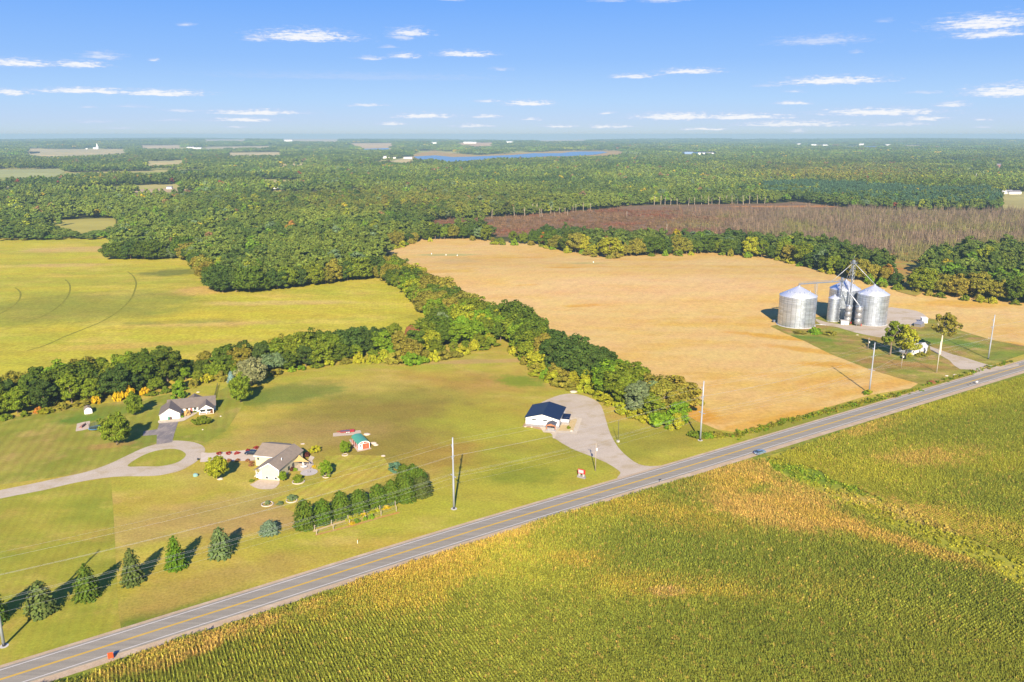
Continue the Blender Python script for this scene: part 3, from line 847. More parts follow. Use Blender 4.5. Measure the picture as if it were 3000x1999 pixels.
GREENS = {'dark green': 5, 'deep green': 3, 'mid green': 5, 'olive green': 3, 'fresh green': 1.2, 'yellow green': .5, 'grey green': .6}
A_front = WP([(-70, 975), (0, 962), (80, 950), (200, 926), (330, 908), (400, 898), (480, 874), (540, 866), (600, 866), (640, 856), (720, 842), (800, 832), (870, 829), (960, 834), (1050, 815), (1150, 788)])
A_back = WP([(-70, 920), (0, 908), (130, 892), (310, 862), (480, 850), (620, 826), (740, 812), (860, 792), (960, 785), (1060, 770), (1150, 752)])
def spA(px, py, r):
    if r == 0 and 820 < px < 1150: return (pick({'yellow green': 2, 'fresh green': 3, 'mid green': 3, 'olive green': 2}, RS), RS.uniform(.5, .8))
    if r == 0 and 340 < px < 560: return ('mid green', .6)
    if px < 60 and r == 2: return ('olive green', .9)
    if 300 < px < 420 and r >= 1: return ('dark green', 1.1)
    if px > 1030 and r >= 1: return (pick({'fresh green': 3, 'yellow green': 2, 'mid green': 1}, RS), 1.0)
    if 425 < px < 475 and r >= 1: return (None, .55)
    if 770 < px < 800 and r == 2: return ('olive green', .9)
    if 940 < px < 960 and r == 2: return ('russet', .9)
    return None
belt(A_front, A_back, 3, 8.4, (11.5, 15.0), 'house tree belt', 'left end', 'trees of the belt behind the houses', GREENS, spA, 1.2)
B_front = WP([(868, 640), (925, 672), (975, 712), (1000, 775), (1060, 792), (1165, 775), (1180, 806), (1235, 856), (1290, 884), (1345, 890), (1405, 925), (1470, 960), (1515, 976), (1548, 982)])
B_back = WP([(915, 628), (985, 668), (1060, 705), (1130, 740), (1190, 768), (1265, 815), (1330, 848), (1400, 874), (1455, 905), (1505, 928), (1550, 948)])
B_TINT = {'dark green': 3, 'deep green': 1.5, 'mid green': 4, 'olive green': 4, 'fresh green': 2, 'yellow green': 1.4, 'grey green': .8}
def spB(px, py, r):
    if px > 1515: return ('olive green' if r else 'fresh green', 1.08 if r else .8)
    if 1400 < px < 1520: return (pick({'mid green': 4, 'fresh green': 1.5, 'grey green': 1, 'dark green': 1}, RS), .95)
    if 1255 < px < 1400 and r: return ('deep green', 1.1)
    if r == 0 and 1170 < px < 1460: return (pick({'yellow green': 3, 'fresh green': 2, 'mid green': 2, 'olive green': 2}, RS), RS.uniform(.5, .8))
    if 1120 < px < 1260 and r == 2: return ('dark green', 1.15)
    if 1040 < px < 1150 and r <= 1: return (pick({'fresh green': 3, 'yellow green': 2}, RS), .95)
    return None
belt(B_front, B_back, 3, 8.2, (12.5, 17.0), 'tree belt beside stubble field', 'wood end', 'trees of the belt between meadow and stubble field', B_TINT, spB, 1.2)
W_front = WP([(262, 598), (340, 600), (432, 595), (462, 632), (484, 662), (512, 678), (620, 670), (760, 654), (862, 638)])
W_back = WP([(262, 590), (340, 592), (436, 588), (478, 626), (498, 652), (522, 668), (620, 662), (760, 646), (862, 630)])
belt(W_front, W_back, 1, 9.0, (14.5, 20.0), 'wood edge along yellow field', 'left', 'edge trees of the big woodland', {'dark green': 5, 'deep green': 4, 'mid green': 4, 'olive green': 1.5, 'grey green': .6, 'yellow green': .4}, None, 1.3)
T_front = WP([(905, 570), (960, 555), (1060, 550), (1112, 553), (1145, 562), (1225, 563), (1285, 575), (1400, 594), (1500, 588), (1640, 584), (1800, 599), (1870, 618), (1950, 641), (2060, 662)])
T_back = WP([(905, 566), (960, 551), (1060, 546), (1112, 549), (1145, 558), (1225, 559), (1285, 571), (1400, 589), (1500, 583), (1640, 579), (1800, 594), (1870, 612), (1950, 634), (2060, 655)])
def spT(px, py, r):
    if 1118 < px < 1155: return (None, .4)
    if 1254 < px < 1265: return ('orange', .95)
    if 1340 < px < 1420: return ('yellow green', .95)
    return None
belt(T_front, T_back, 1, 10.5, (15.0, 21.0), 'tree line beyond stubble field', 'left', 'tree line on the far side of the stubble field', {'dark green': 5, 'deep green': 3, 'mid green': 4, 'olive green': 3, 'yellow green': 1.6, 'grey green': 1}, spT, 1.1)
R_front = WP([(2118, 672), (2200, 684), (2290, 694), (2380, 706)])
R_back = WP([(2118, 664), (2200, 676), (2290, 686), (2380, 698)])
belt(R_front, R_back, 1, 10.0, (15.0, 21.0), 'wood edge right of grain bins', 'left', 'edge trees of the wood right of the grain bins', {'dark green': 5, 'olive green': 4, 'mid green': 4, 'yellow green': 1}, None, 1.1)
k = 0
for p in resample(T_front, 13.0):
    if RS.rand() < .3: continue
    k += 1
    tn = pick({'yellow green': 3, 'fresh green': 2, 'mid green': 2, 'olive green': 2}, RS)
    bush(p[0] + RS.uniform(-3, 3), p[1] - 5 + RS.uniform(-2, 2), RS.uniform(2.8, 5.0), RS.uniform(3, 6.5), tn, f'{tn} bush at the foot of the far tree line, {ordinal(k)} from left', group='bushes along the far tree line')
BB = WP([(2000, 655), (2080, 668), (2160, 684), (2240, 694), (2330, 702)])
for i, p in enumerate(resample(BB, 9.0)):
    bush(p[0] + RS.uniform(-2, 2), p[1] + RS.uniform(-2, 2), RS.uniform(2.5, 4), RS.uniform(2.5, 4.5), pick({'mid green': 2, 'olive green': 2, 'yellow green': 1}, RS), f'scrubby green bush, {ordinal(i + 1)} from left along the stubble edge behind the bins', group='bushes along the far edge of the stubble field')
# undergrowth along the edges of the two belts
i = 0
for fr_, x0, x1, nm in ((A_front, 0, 1150, 'house belt'), (B_front, 1175, 1600, 'stubble belt')):
    k = 0
    for p in resample(fr_, 6.5):
        px, py = project(p[0], p[1], 0.0)
        if not (x0 < px < x1) or (RS.rand() < .2 and px < 800):
            continue
        k += 1
        tn = 'yellow green' if (px > 800 and RS.rand() < .28) else pick({'mid green': 3, 'olive green': 3, 'fresh green': 2, 'yellow green': 2}, RS)
        if 225 < px < 262: continue
        big = 1.45 if px > 800 else 1.0
        bush(p[0] + RS.uniform(-1, 1), p[1] - 2.6 + RS.uniform(-1.2, .8), RS.uniform(1.6, 3.6) * big, RS.uniform(1.6, 4.8) * big, tn, f'{tn} bush at the lawn edge of the {nm}, {ordinal(k)} from its left end', group='bushes under the tree belts')
for k, (x, y, r, h, tn, lab) in enumerate([(1180, 530, 2.6, 6.2, 'golden yellow', 'tall golden yellow shrub at the edge of the house belt'), (1085, 545, 2.2, 4.6, 'golden yellow', 'rounded golden yellow shrub left of the tall golden one'),
                                           (885, 575, 1.8, 3.6, 'golden yellow', 'small golden shrub just right of the white garden shed'), (1330, 495, 2.0, 3.6, 'golden yellow', 'golden shrub half hidden behind the young maple'),
                                           (355, 655, 2.2, 2.2, 'orange', 'low orange shrub at the left foot of the house belt'), (1640, 525, 3.2, 4.0, 'fresh green', 'wide fresh green bush behind the grey-roofed ranch house'),
                                           (1590, 260, 2.4, 8.0, 'orange', 'orange tinged shrub between the belt trees above the ranch house')]):
    p = gp('A', x, y)
    bush(p[0], p[1], r, h, tn, lab, kind=k % 3)

# ---- single garden trees
def place_tree(fr, base, top, tint, label, kind, width=1.0, name='broadleaf_tree', group=None):
    p = gp(fr, *base)
    return tree(p[0], p[1], height(fr, base, top), tint, label, kind, group, width, name)
place_tree('A', (1075, 955), (1060, 655), 'mid green', 'big round yellow-tinged tree on the striped lawn right of the trampoline', 0, 1.0)
place_tree('A', (1240, 680), (1215, 465), 'mid green', 'round green tree left of the ranch house garage', 4, .78)
place_tree('A', (2215, 560), (2225, 300), 'mid green', 'dense rounded green tree in front of the silvery one', 4, .86)
place_tree('B', (430, 250), (430, 10), 'silvery', 'large silvery grey tree at the belt above the lawn', 2, 1.05)
place_tree('B', (340, 270), (390, 110), 'yellow green', 'yellowish green tree squeezed between the silvery and the dense tree', 0, .7)
place_tree('B', (120, 1115), (110, 890), 'yellow green', 'pale yellow-green tree with pinkish tips beside the gravel drive', 5, .95)
place_tree('B', (1290, 880), (1290, 755), 'fresh green', 'small round green tree left of the red barn shed', 0, .9, 'garden_tree')
place_tree('B', (1115, 1090), (1125, 930), 'fresh green', 'oval green tree in a stone ring right of the round patio', 1, 1.0, 'garden_tree')
place_tree('B', (720, 1130), (735, 1035), 'fresh green', 'small green tree by the front right corner of the cream house', 0, .9, 'garden_tree')
b_ = gp('B', 1015, 860); bush(b_[0], b_[1], 2.0, 2.4, 'yellow green', 'loose yellow-green bush behind the cream house', kind=0)
b_ = gp('B', 860, 1125); bush(b_[0], b_[1], 2.2, 1.9, 'mid green', 'clipped dome bush in a stone ring beside the patio', kind=1)
b_ = gp('B', 1740, 1030); bush(b_[0], b_[1], 2.3, 2.9, 'blue green', 'blue-green round bush at the head of the evergreen row', kind=2)
b_ = gp('Q', 1620, 1190); bush(b_[0], b_[1], 3.6, 3.2, 'mid green', 'large loose green bush in front of the ranch porch', kind=0)
b_ = gp('Q', 1165, 930); bush(b_[0], b_[1], 1.5, 2.4, 'silvery', 'cream blossoming shrub beside the ranch garage', kind=1, color=fol(232, 196, 130))
b_ = gp('Q', 1960, 860); bush(b_[0], b_[1], .9, 1.4, 'russet', 'small reddish shrub at the right porch corner', kind=2)
b_ = gp('Q', 1400, 840); bush(b_[0], b_[1], .7, .9, 'mid green', 'small green shrub by the porch steps', kind=0)
b_ = gp('Q', 1000, 1000); bush(b_[0], b_[1], .8, .8, 'fresh green', 'low green shrub at the garage corner', kind=1)
b_ = gp('B', 790, 1032); bush(b_[0], b_[1], 1.1, 1.5, 'maroon', 'dark maroon bush against the cream house wall', kind=0)
b_ = gp('B', 830, 1032); bush(b_[0], b_[1], .9, 1.0, 'fresh green', 'bright green bush beside the maroon one', kind=1)
b_ = gp('B', 930, 905); bush(b_[0], b_[1], 1.3, 1.8, 'maroon', 'reddish bush beyond the shade sail', kind=2)
b_ = gp('B', 1005, 1000); bush(b_[0], b_[1], .9, .7, 'golden yellow', 'low yellow shrub at the edge of the round patio', kind=1)
b_ = gp('K', 300, 1110); bush(b_[0], b_[1], .9, .9, 'mid green', 'low green shrub at the left edge of the front patio', kind=1)
b_ = gp('K', 410, 1060); bush(b_[0], b_[1], .6, .6, 'yellow green', 'small yellow-green shrub beside the porch steps', kind=2)
for k, (x, y) in enumerate([(130, 882), (217, 880), (297, 878), (398, 855), (470, 830)]):
    b_ = gp('B', x, y); bush(b_[0], b_[1], 1.0, .9, 'red', f'clipped red barberry on the far side of the pale drive, {ordinal(k + 1)} from left', cat='shrub', name='barberry_shrub', group='red shrubs lining the drive')
for k, (x, y) in enumerate([(145, 940), (225, 944), (300, 944), (392, 946), (430, 966), (425, 990)]):
    b_ = gp('B', x, y); bush(b_[0], b_[1], .9, .8, 'russet', f'dull red shrub on the near side of the pale drive, {ordinal(k + 1)} from left', cat='shrub', name='barberry_shrub', group='shrubs on the near side of the drive')
for k, (x, y, r, h, lab) in enumerate([(800, 1300, 1.5, 1.9, 'loose dark shrub in a stone ring below the patio'), (575, 1340, .9, 1.2, 'small shrub in a round bed below the front patio'), (690, 1345, 1.0, 1.2, 'sparse low shrub between the two round beds')]):
    b_ = gp('B', x, y); bush(b_[0], b_[1], r, h, 'grey green', lab, kind=k)
b_ = gp('L', 1303, 835); bush(b_[0], b_[1], .75, 1.35, 'mid green', 'single clipped bush on the gravel bed beside the white building', kind=0)

# ---- conifers
def conifer_mesh(name, seed, h, r, rows=15, per=15, size=.5, bulge=.8, droop=.35, lean=.25):
    rs = np.random.RandomState(seed)
    C, Nn = [], []
    for k in range(rows):
        t = k / (rows - 1)
        z = .25 + t * (h - .35)
        rr = r * (1 - t) ** bulge * (1.0 if k else .9) + .08
        m = max(4, int(per * (1 - t * .7)))
        for i in range(m):
            a = 2 * math.pi * (i + rs.rand() * .7) / m + k * .9
            L = rr * rs.uniform(.78, 1.15)
            q = np.linspace(.25, 1.0, max(2, int(L / .42) + 1))
            x = np.cos(a) * L * q; y = np.sin(a) * L * q
            zz = z + q * L * lean - droop * L * q * q
            C.append(np.stack([x, y, zz], 1) + rs.normal(size=(len(q), 3)) * .07)
            nn = np.stack([np.cos(a) * np.ones_like(q), np.sin(a) * np.ones_like(q), np.full_like(q, .9)], 1)
            Nn.append(nn + rs.normal(size=(len(q), 3)) * .45)
    C, Nn = np.concatenate(C), unit(np.concatenate(Nn))
    C[:, 2] = np.maximum(C[:, 2], .1)
    v, f = quads(C, Nn, size, rs, (.55, .9))
    me = np_mesh(name, v, f)
    me.materials.append(m_leaf)
    return me
CONE = [conifer_mesh('crown', 300, 9.0, 2.9, 20, 24, .55, .50), conifer_mesh('crown', 301, 9.0, 2.8, 20, 24, .55, .46), conifer_mesh('crown', 302, 9.0, 3.0, 18, 26, .58, .42), conifer_mesh('crown', 303, 9.0, 2.9, 18, 30, .56, .30)]
CONE_T = trunk_mesh('trunk', 90, 8.0, .16, 0)
def conifer(fr, base, top, r, tint, label, kind=0, group=None, name='spruce_tree'):
    p = gp(fr, *base)
    h = height(fr, base, top)
    root = thing(name, label, 'conifer', (p[0], p[1], 0), RS.uniform(0, 6.28), group)
    root.scale = (r / 2.9, r / 2.9, h / 9.0)
    c = link_mesh('crown', CONE[kind], None, root)
    c.color = jitter_tint(tint, RS, .05)
    link_mesh('trunk', CONE_T, None, root)
    return root
SP, BLU, ARB = fol(98, 122, 44), fol(108, 128, 66), fol(98, 122, 40)
gsp = 'row of spruces along the road'
conifer('E', (-45, 1165), (-30, 850), 3.0, SP, 'spruce cut by the left picture edge, above the leaning pole foot', 0, gsp)
conifer('E', (385, 1085), (385, 790), 3.4, BLU, 'broad grey-green spruce nearest the left steel pole', 2, gsp)
conifer('E', (805, 940), (795, 635), 3.2, SP, 'tall green spruce, second whole one from the left', 0, gsp)
conifer('E', (1225, 805), (1205, 495), 2.95, fol(100, 116, 58), 'slightly brownish spruce in the middle of the road row', 1, gsp)
conifer('E', (1620, 668), (1600, 382), 2.9, fol(100, 132, 36), 'slender bright green spruce right of the brownish one', 1, gsp)
conifer('E', (2030, 560), (2015, 300), 3.2, fol(112, 136, 80), 'plump bluish spruce at the right end of the road row', 2, gsp)
conifer('B', (595, 1600), (575, 1490), 2.9, fol(124, 148, 110), 'squat pale blue-green spruce below the round beds', 2)
conifer('A', (2125, 380), (2130, 275), 1.9, TINT['pale blue'], 'small silvery blue spruce at the belt edge', 1)
gar = 'evergreen screen above the vineyard'
ev = [(920, 1550, 1270, 2.5, 'leftmost dark conifer of the evergreen screen'), (1085, 1500, 1265, 2.5, 'second conifer of the evergreen screen from its left end'), (1250, 1448, 1195, 2.6, 'third conifer of the evergreen screen from its left end'),
      (1420, 1398, 1180, 2.6, 'fourth conifer of the evergreen screen from its left end'), (1590, 1345, 1128, 2.5, 'fifth conifer of the evergreen screen from its left end'), (1715, 1318, 1092, 2.4, 'sixth conifer of the evergreen screen from its left end'),
      (1852, 1305, 1050, 2.4, 'large dark conifer where the evergreen screen turns uphill'), (1990, 1255, 1060, 2.7, 'brown-flecked conifer at the right end of the evergreen screen'), (1830, 1150, 945, 2.2, 'rear left conifer of the evergreen screen, beside the blue-green bush'),
      (1915, 1165, 945, 2.2, 'rear middle conifer of the evergreen screen'), (1985, 1190, 990, 2.0, 'rear right conifer of the evergreen screen')]
for k, (x, y, yt, r, lab) in enumerate(ev):
    conifer('B', (x, y), (x + 8, yt + 26), r * 1.3, fol(96, 110, 54) if 'brown' in lab else ARB, lab, 3, gar, 'evergreen_tree')

# ---- farmstead trees on the right
def big_tree(base, top, tint, label, seed, rx, rz, z0, limbs, low, clumps, lean=(0, 0), bark=None):
    p = gp('J', *base)
    h = height('J', base, top)
    me = crown_mesh('crown', seed, rx, rz, z0, clumps, 62, .8, low, .7, 0, lean)
    me.materials.append(m_leaf)
    zt = max(v.co.z for v in me.vertices)
    root = thing('yard_tree', label, 'tree', (p[0], p[1], 0), 0)
    c = link_mesh('crown', me, None, root)
    c.scale = (1, 1, h / zt)
    c.color = TINT[tint]
    tm = trunk_mesh('trunk', seed + 1, h * .8, .55, limbs, .55, .5)
    if bark:
        tm.materials.clear(); tm.materials.append(bark)
    link_mesh('trunk', tm, None, root)
    return root
big_tree((1385, 745), (1480, 262), 'olive green', 'tall white-trunked tree with a ragged leaning crown by the lane', 400, 6.4, 6.2, 10.5, 5, -.8, 40, (1.2, 0), m_bark_pale)
big_tree((815, 750), (870, 352), 'mid green', 'left one of the two big trees shading the small white house', 410, 5.4, 7.2, 4.2, 5, -.8, 44, (1.0, 0))
big_tree((985, 792), (1010, 385), 'yellow green', 'yellowing big tree right in front of the small white house', 420, 5.8, 7.4, 4.0, 5, -.85, 46, (.5, 0))
b_ = gp('S', 960, 1225); bush(b_[0], b_[1], 3.2, 2.2, 'olive green', 'wide rounded bush in front of the small white house', kind=1)
b_ = gp('D', 740, 1090); bush(b_[0], b_[1], 4.6, 3.4, 'fresh green', 'big bright green bush beside the left grain bin', kind=1)
b_ = gp('D', 900, 1100); bush(b_[0], b_[1], 4.0, 2.2, 'olive green', 'straggling green bush right of the bright one by the bins', kind=0)
b_ = gp('D', 560, 1090); bush(b_[0], b_[1], 3.4, 1.6, 'olive green', 'low weedy bush below the left grain bin', kind=2)
p_ = gp('S', 1160, 1200)
o_ = thing('cypress_shrub', 'narrow pointed evergreen beside the white house gable', 'conifer', (p_[0], p_[1], 0))
o_.scale = (.42, .42, .62)
c_ = link_mesh('crown', CONE[1], None, o_); c_.color = TINT['olive green']
link_mesh('trunk', CONE_T, None, o_)
for k, (fr, x, y, r, h, tn, lab) in enumerate([('N', 300, 385, 3.2, 2.4, 'mid green', 'green thicket left of the steel pole at the belt foot'), ('N', 370, 390, 2.4, 1.8, 'fresh green', 'green thicket right of the steel pole at the belt foot'), ('N', 440, 375, 2.2, 1.6, 'olive green', 'olive thicket between the belt foot and the stubble'),
                                              ('J', 560, 1190, 1.7, 1.9, 'yellow green', 'yellow-green shrub at the foot of the pole by the stubble'), ('J', 1290, 1070, 2.0, 1.3, 'russet', 'tawny shrub at the stubble corner beside the road'), ('N', 1365, 120, 1.5, 1.3, 'fresh green', 'small green shrub on the road bank near the stubble')]):
    b_ = gp(fr, x, y); bush(b_[0], b_[1], r, h, tn, lab, kind=k % 3)
# ================================================================== BUILDINGS
def frame(fr, bl, br):
    a, b = ground(fr, *bl), ground(fr, *br)
    d = b - a
    return a, float(np.linalg.norm(d)), math.atan2(d[1], d[0])
WHITE = plain('white_paint', (.8, .8, .79, 1), .6, var=.04, scale=.6)
m_siding = banded('white_siding', (.80, .80, .78, 1), .22, 'Z', .6, dark=.86, width=.12)
m_cream = banded('cream_siding', (.64, .57, .36, 1), .22, 'Z', .6, dark=.88, width=.12)
m_ribbed = banded('white_ribbed_metal', (.80, .80, .80, 1), .6, 'X', .45, dark=.88, width=.1)
m_navy = banded('navy_metal_roof', alb(44, 58, 88), .55, 'Y', .35, .35, .8, .1)
m_navy_x = banded('navy_metal_roof_cross', alb(40, 54, 84), .55, 'X', .35, .35, .8, .1)
m_shingle = banded('brown_shingle', alb(166, 150, 132), .32, 'Y', .95, dark=.9, width=.15, bump=.01, var=.14)
m_shingle_g = banded('grey_shingle', alb(138, 126, 116), .32, 'Y', .95, dark=.88, width=.15, bump=.01, var=.14)
m_green = banded('green_metal_roof', alb(104, 196, 160), .5, 'Y', .35, .15, .85, .1)
m_glass = plain('window_glass', (.03, .045, .06, 1), .12, 0, .3, 2.0, spec=.8)
m_stone = plain('grey_stone', alb(166, 162, 164), .9, var=.35, scale=3.5, bump=.02)
m_wood = plain('orange_timber', alb(206, 132, 84), .75, var=.2, scale=3)
m_dark = plain('dark_metal', (.035, .04, .05, 1), .5, .3)
m_red = banded('red_siding', alb(226, 92, 58), .3, 'X', .65, dark=.85, width=.1)
m_galv = plain('galvanised_steel', (.38, .42, .47, 1), .5, .75, .12, .7)
m_steel_pole = plain('pole_steel', (.36, .39, .44, 1), .55, .25, .08, .5)
m_wood_pole = plain('pole_wood', alb(200, 186, 166), .9, var=.2, scale=2)
def window(mbw, root, x0, x1, z0, z1, y, mat=None):
    """a glazed window proud of the wall plane y (facing -y): frame part with a pane below it"""
    f = MB()
    t = .08
    f.box(x0 - t, x1 + t, y - .05, y, z0 - t, z0).box(x0 - t, x1 + t, y - .05, y, z1, z1 + t).box(x0 - t, x0, y - .05, y, z0, z1).box(x1, x1 + t, y - .05, y, z0, z1)
    fo = f.build('window', mat or WHITE, root)
    MB().box(x0, x1, y - .03, y - .003, z0, z1).build('pane', m_glass, fo)
    return fo
def gable_walls(mb, x0, x1, y0, y1, h, hr):
    xm = (x0 + x1) / 2
    mb.prism([(x0, 0), (x1, 0), (x1, h), (xm, hr), (x0, h)], 'y', y0, y1)
def gable_roof(x0, x1, y0, y1, h, hr, ov, t, mb=None):
    """two slabs with ridge along y over walls x0..x1"""
    mb = mb or MB()
    xm = (x0 + x1) / 2
    k = (hr - h) / (xm - x0)
    e = ov
    mb.slab([(x0 - e, y0 - e, h - k * e + t), (xm, y0 - e, hr + t), (xm, y1 + e, hr + t), (x0 - e, y1 + e, h - k * e + t)], t * .8)
    mb.slab([(xm, y0 - e, hr + t), (x1 + e, y0 - e, h - k * e + t), (x1 + e, y1 + e, h - k * e + t), (xm, y1 + e, hr + t)], t * .8)
    return mb

# ---- white metal building with the navy roof
a, w, ang = frame('L', (315, 770), (1075, 832))
t = thing('metal_building', 'white metal building with navy roof and timber entrance porch on the gravel lot', 'building', (a[0], a[1], 0), ang)
mb = MB(); gable_walls(mb, 0, w, 0, 15, 3.7, 5.45); mb.build('wall', m_ribbed, t)
MB().box(-.08, w + .08, -.08, 15.08, 0, 1.0).build('stone_skirt', m_stone, t)
gable_roof(0, w, 0, 15, 3.7, 5.45, .45, .16).build('roof', m_navy, t)
for x0 in (2.6, 7.0):
    window(None, t, x0, x0 + 1.55, 2.75, 3.1, -.003, m_dark)
mb = MB(); mb.box(0, .12, -.02, 0, 1.0, 3.6).box(w - .12, w, -.02, 0, 1.0, 3.6); mb.build('corner_trim', WHITE, t)
p = MB(); gable_roof(9.1, 12.5, -3.7, -.1, 2.55, 3.25, .25, .12, p); p.build('porch_roof', plain('charcoal_roof', alb(96, 100, 112), .8, var=.15), t)
p = MB().box(9.0, 12.6, -3.75, -3.55, 2.2, 2.5)
p.prism([(9.0, 2.5), (12.6, 2.5), (10.8, 3.2)], 'y', -3.72, -3.6); p.build('porch_beam', m_wood, t)
for x in (9.1, 12.5):
    MB().box(x - .13, x + .13, -3.8, -3.54, .9, 2.2).build('porch_post', m_wood, t)
    MB().box(x - .3, x + .3, -3.97, -3.37, 0, .9).build('post_base', m_stone, t)
MB().box(9.0, 12.6, -4.0, -.1, .09, .14).build('porch_floor', plain('pale_concrete', alb(226, 222, 216), .9), t)
d = MB().box(10.2, 11.5, -.11, -.085, .14, 2.1).build('door', m_dark, t)
MB().box(11.3, 11.36, -.15, -.11, .9, 1.1).build('handle', m_galv, d)
mb = MB(); mb.prism([(5.9, 0), (9.6, 0), (9.6, 2.75), (5.9, 2.1)], 'x', w + .09, 16.3); an = mb.build('annex', m_ribbed, t)
MB().box(w + .1, 16.36, 5.84, 9.66, 0, .75).build('stone_skirt', m_stone, t)
MB().slab([(w + .09, 5.5, 2.14), (16.6, 5.5, 2.14), (16.6, 9.8, 2.93), (w + .09, 9.8, 2.93)], .12).build('annex_roof', m_navy_x, t)
for y0 in (2.5, 11.5):
    MB().box(w + .003, w + .05, y0, y0 + 1.0, .1 if y0 < 5 else 1.4, 2.2).build('side_door' if y0 < 5 else 'side_window', m_dark if y0 < 5 else m_glass, t)

# ---- cream walk-out house
a, w, ang = frame('K', (515, 1050), (930, 1090))
t = thing('cream_house', 'cream house with a brown hip-and-gable roof and tall blank gable above the semicircular patio', 'house', (a[0], a[1], 0), ang)
H, HR, D = 4.0, 6.05, 17.3
mb = MB(); gable_walls(mb, 0, w, 0, D, H, HR)
mb.prism([(10.0, 0), (22.0, 0), (22.0, 3.9), (16.0, 6.0), (10.0, 3.9)], 'x', -7.6, -.002)
mb.build('wall', m_cream, t)
rf = gable_roof(0, w, 0, D, H, HR, .4, .15)
k = (HR - H) / (w / 2)
rf.slab([(-2.6, -.3, 3.05), (-.41, -.3, H - k * .4 + .13), (-.41, 7.4, H - k * .4 + .13), (-2.6, 7.4, 3.05)], .12)
rf.slab([(-8.0, 9.55, 3.9), (-.3, 9.55, 3.9), (w / 2, 16.0, 6.17), (-8.0, 16.0, 6.17)], .12)
rf.slab([(-8.0, 16.0, 6.17), (w / 2, 16.0, 6.17), (-.3, 22.45, 3.9), (-8.0, 22.45, 3.9)], .12)
rf.slab([(-2.4, 7.42, 3.15), (-.42, 7.42, 3.9), (-.42, 9.5, 3.95), (-2.4, 9.5, 3.2)], .1)
rfo = rf.build('roof', m_shingle, t)
MB().lathe([(.14, 5.0), (.14, 5.95)], 8, 5.1, 5.2).build('roof_vent', WHITE, rfo)
MB().lathe([(.07, 4.4), (.07, 5.35)], 8, 4.9, 12.5).build('vent_pipe', m_dark, rfo)
f = MB()
for s_ in (-1, 1):
    xm = w / 2
    f.slab([(xm, -.46, HR + .17), (xm + s_ * (xm + .42), -.46, H - k * .42 + .17), (xm + s_ * (xm + .42), -.4, H - k * .42 + .17), (xm, -.4, HR + .17)], .3)
f.box(0, .14, -.03, 0, 0, H).box(w - .14, w, -.03, 0, 0, H).box(-8.0, -7.6, 9.45, 9.55, 3.62, 3.86).box(-7.6, -.1, 9.5, 9.56, 3.62, 3.86)
f.build('white_trim', WHITE, t)
for x0 in (1.75, 5.0):
    window(None, t, x0, x0 + .8, .35, 1.15, -.003)
po = MB().box(-1.9, -.05, .1, 7.2, 0, 1.35).build('porch_base', WHITE, t)
pr = MB()
for y in (.2, 2.5, 4.8, 7.0):
    pr.box(-1.9, -1.76, y - .07, y + .07, 1.35, 3.1)
pr.box(-1.86, -1.8, .2, 7.0, 2.15, 2.25).box(-1.9, -.05, .14, .2, 2.15, 2.25)
pr.build('porch_railing', WHITE, t)
st = MB()
for i in range(4):
    st.box(-3.2 + i * .32, -1.92, 1.0, 2.4, 0, .33 * (i + 1))
st.build('porch_steps', m_conc, t)
MB().box(-6.9, -6.2, 9.93, 9.997, 2.2, 3.1).build('garage_window', m_glass, t)
sd = MB().box(w + .003, w + .06, 9.2, 10.6, .1, 2.2).build('patio_door', m_glass, t)
MB().box(w + .003, w + .05, 1.2, 2.4, 1.0, 2.4).build('side_window', m_glass, t)
MB().box(w + .003, w + .05, 6.2, 7.4, 1.0, 2.4).build('side_window', m_glass, t)
# shade sail on poles
q = thing('shade_sail', 'pale orange shade sail stretched over the patio of the cream house', 'sail', (a[0], a[1], 0), ang)
c0 = [Vector((w + .3, 14.0, 3.6)), Vector((w + .2, 10.0, 2.7)), Vector((12.4, 10.9, 2.6))]
v, fc, n = [], [], 8
ix = {}
for i in range(n + 1):
    for j in range(n + 1 - i):
        b0, b1 = i / n, j / n
        b2 = 1 - b0 - b1
        p = c0[0] * b0 + c0[1] * b1 + c0[2] * b2
        m = (c0[0] + c0[1] + c0[2]) / 3
        e = b0 * b1 + b1 * b2 + b2 * b0
        p = p + (m - p) * .45 * e - Vector((0, 0, .9 * b0 * b1 * b2))
        ix[i, j] = len(v); v.append(p)
for i in range(n):
    for j in range(n - i):
        fc.append((ix[i, j], ix[i + 1, j], ix[i, j + 1]))
        if i + j < n - 1:
            fc.append((ix[i + 1, j], ix[i + 1, j + 1], ix[i, j + 1]))
sl = MB().add(v, fc).build('sail_cloth', plain('sail_cloth', alb(250, 212, 132), .9, var=.05), q)
so = sl.modifiers.new('thickness', 'SOLIDIFY'); so.thickness = .03
for p in (c0[2],):
    MB().tube([(p.x, p.y, 0), (p.x, p.y, p.z + .1)], .06).build('post', m_galv, q)
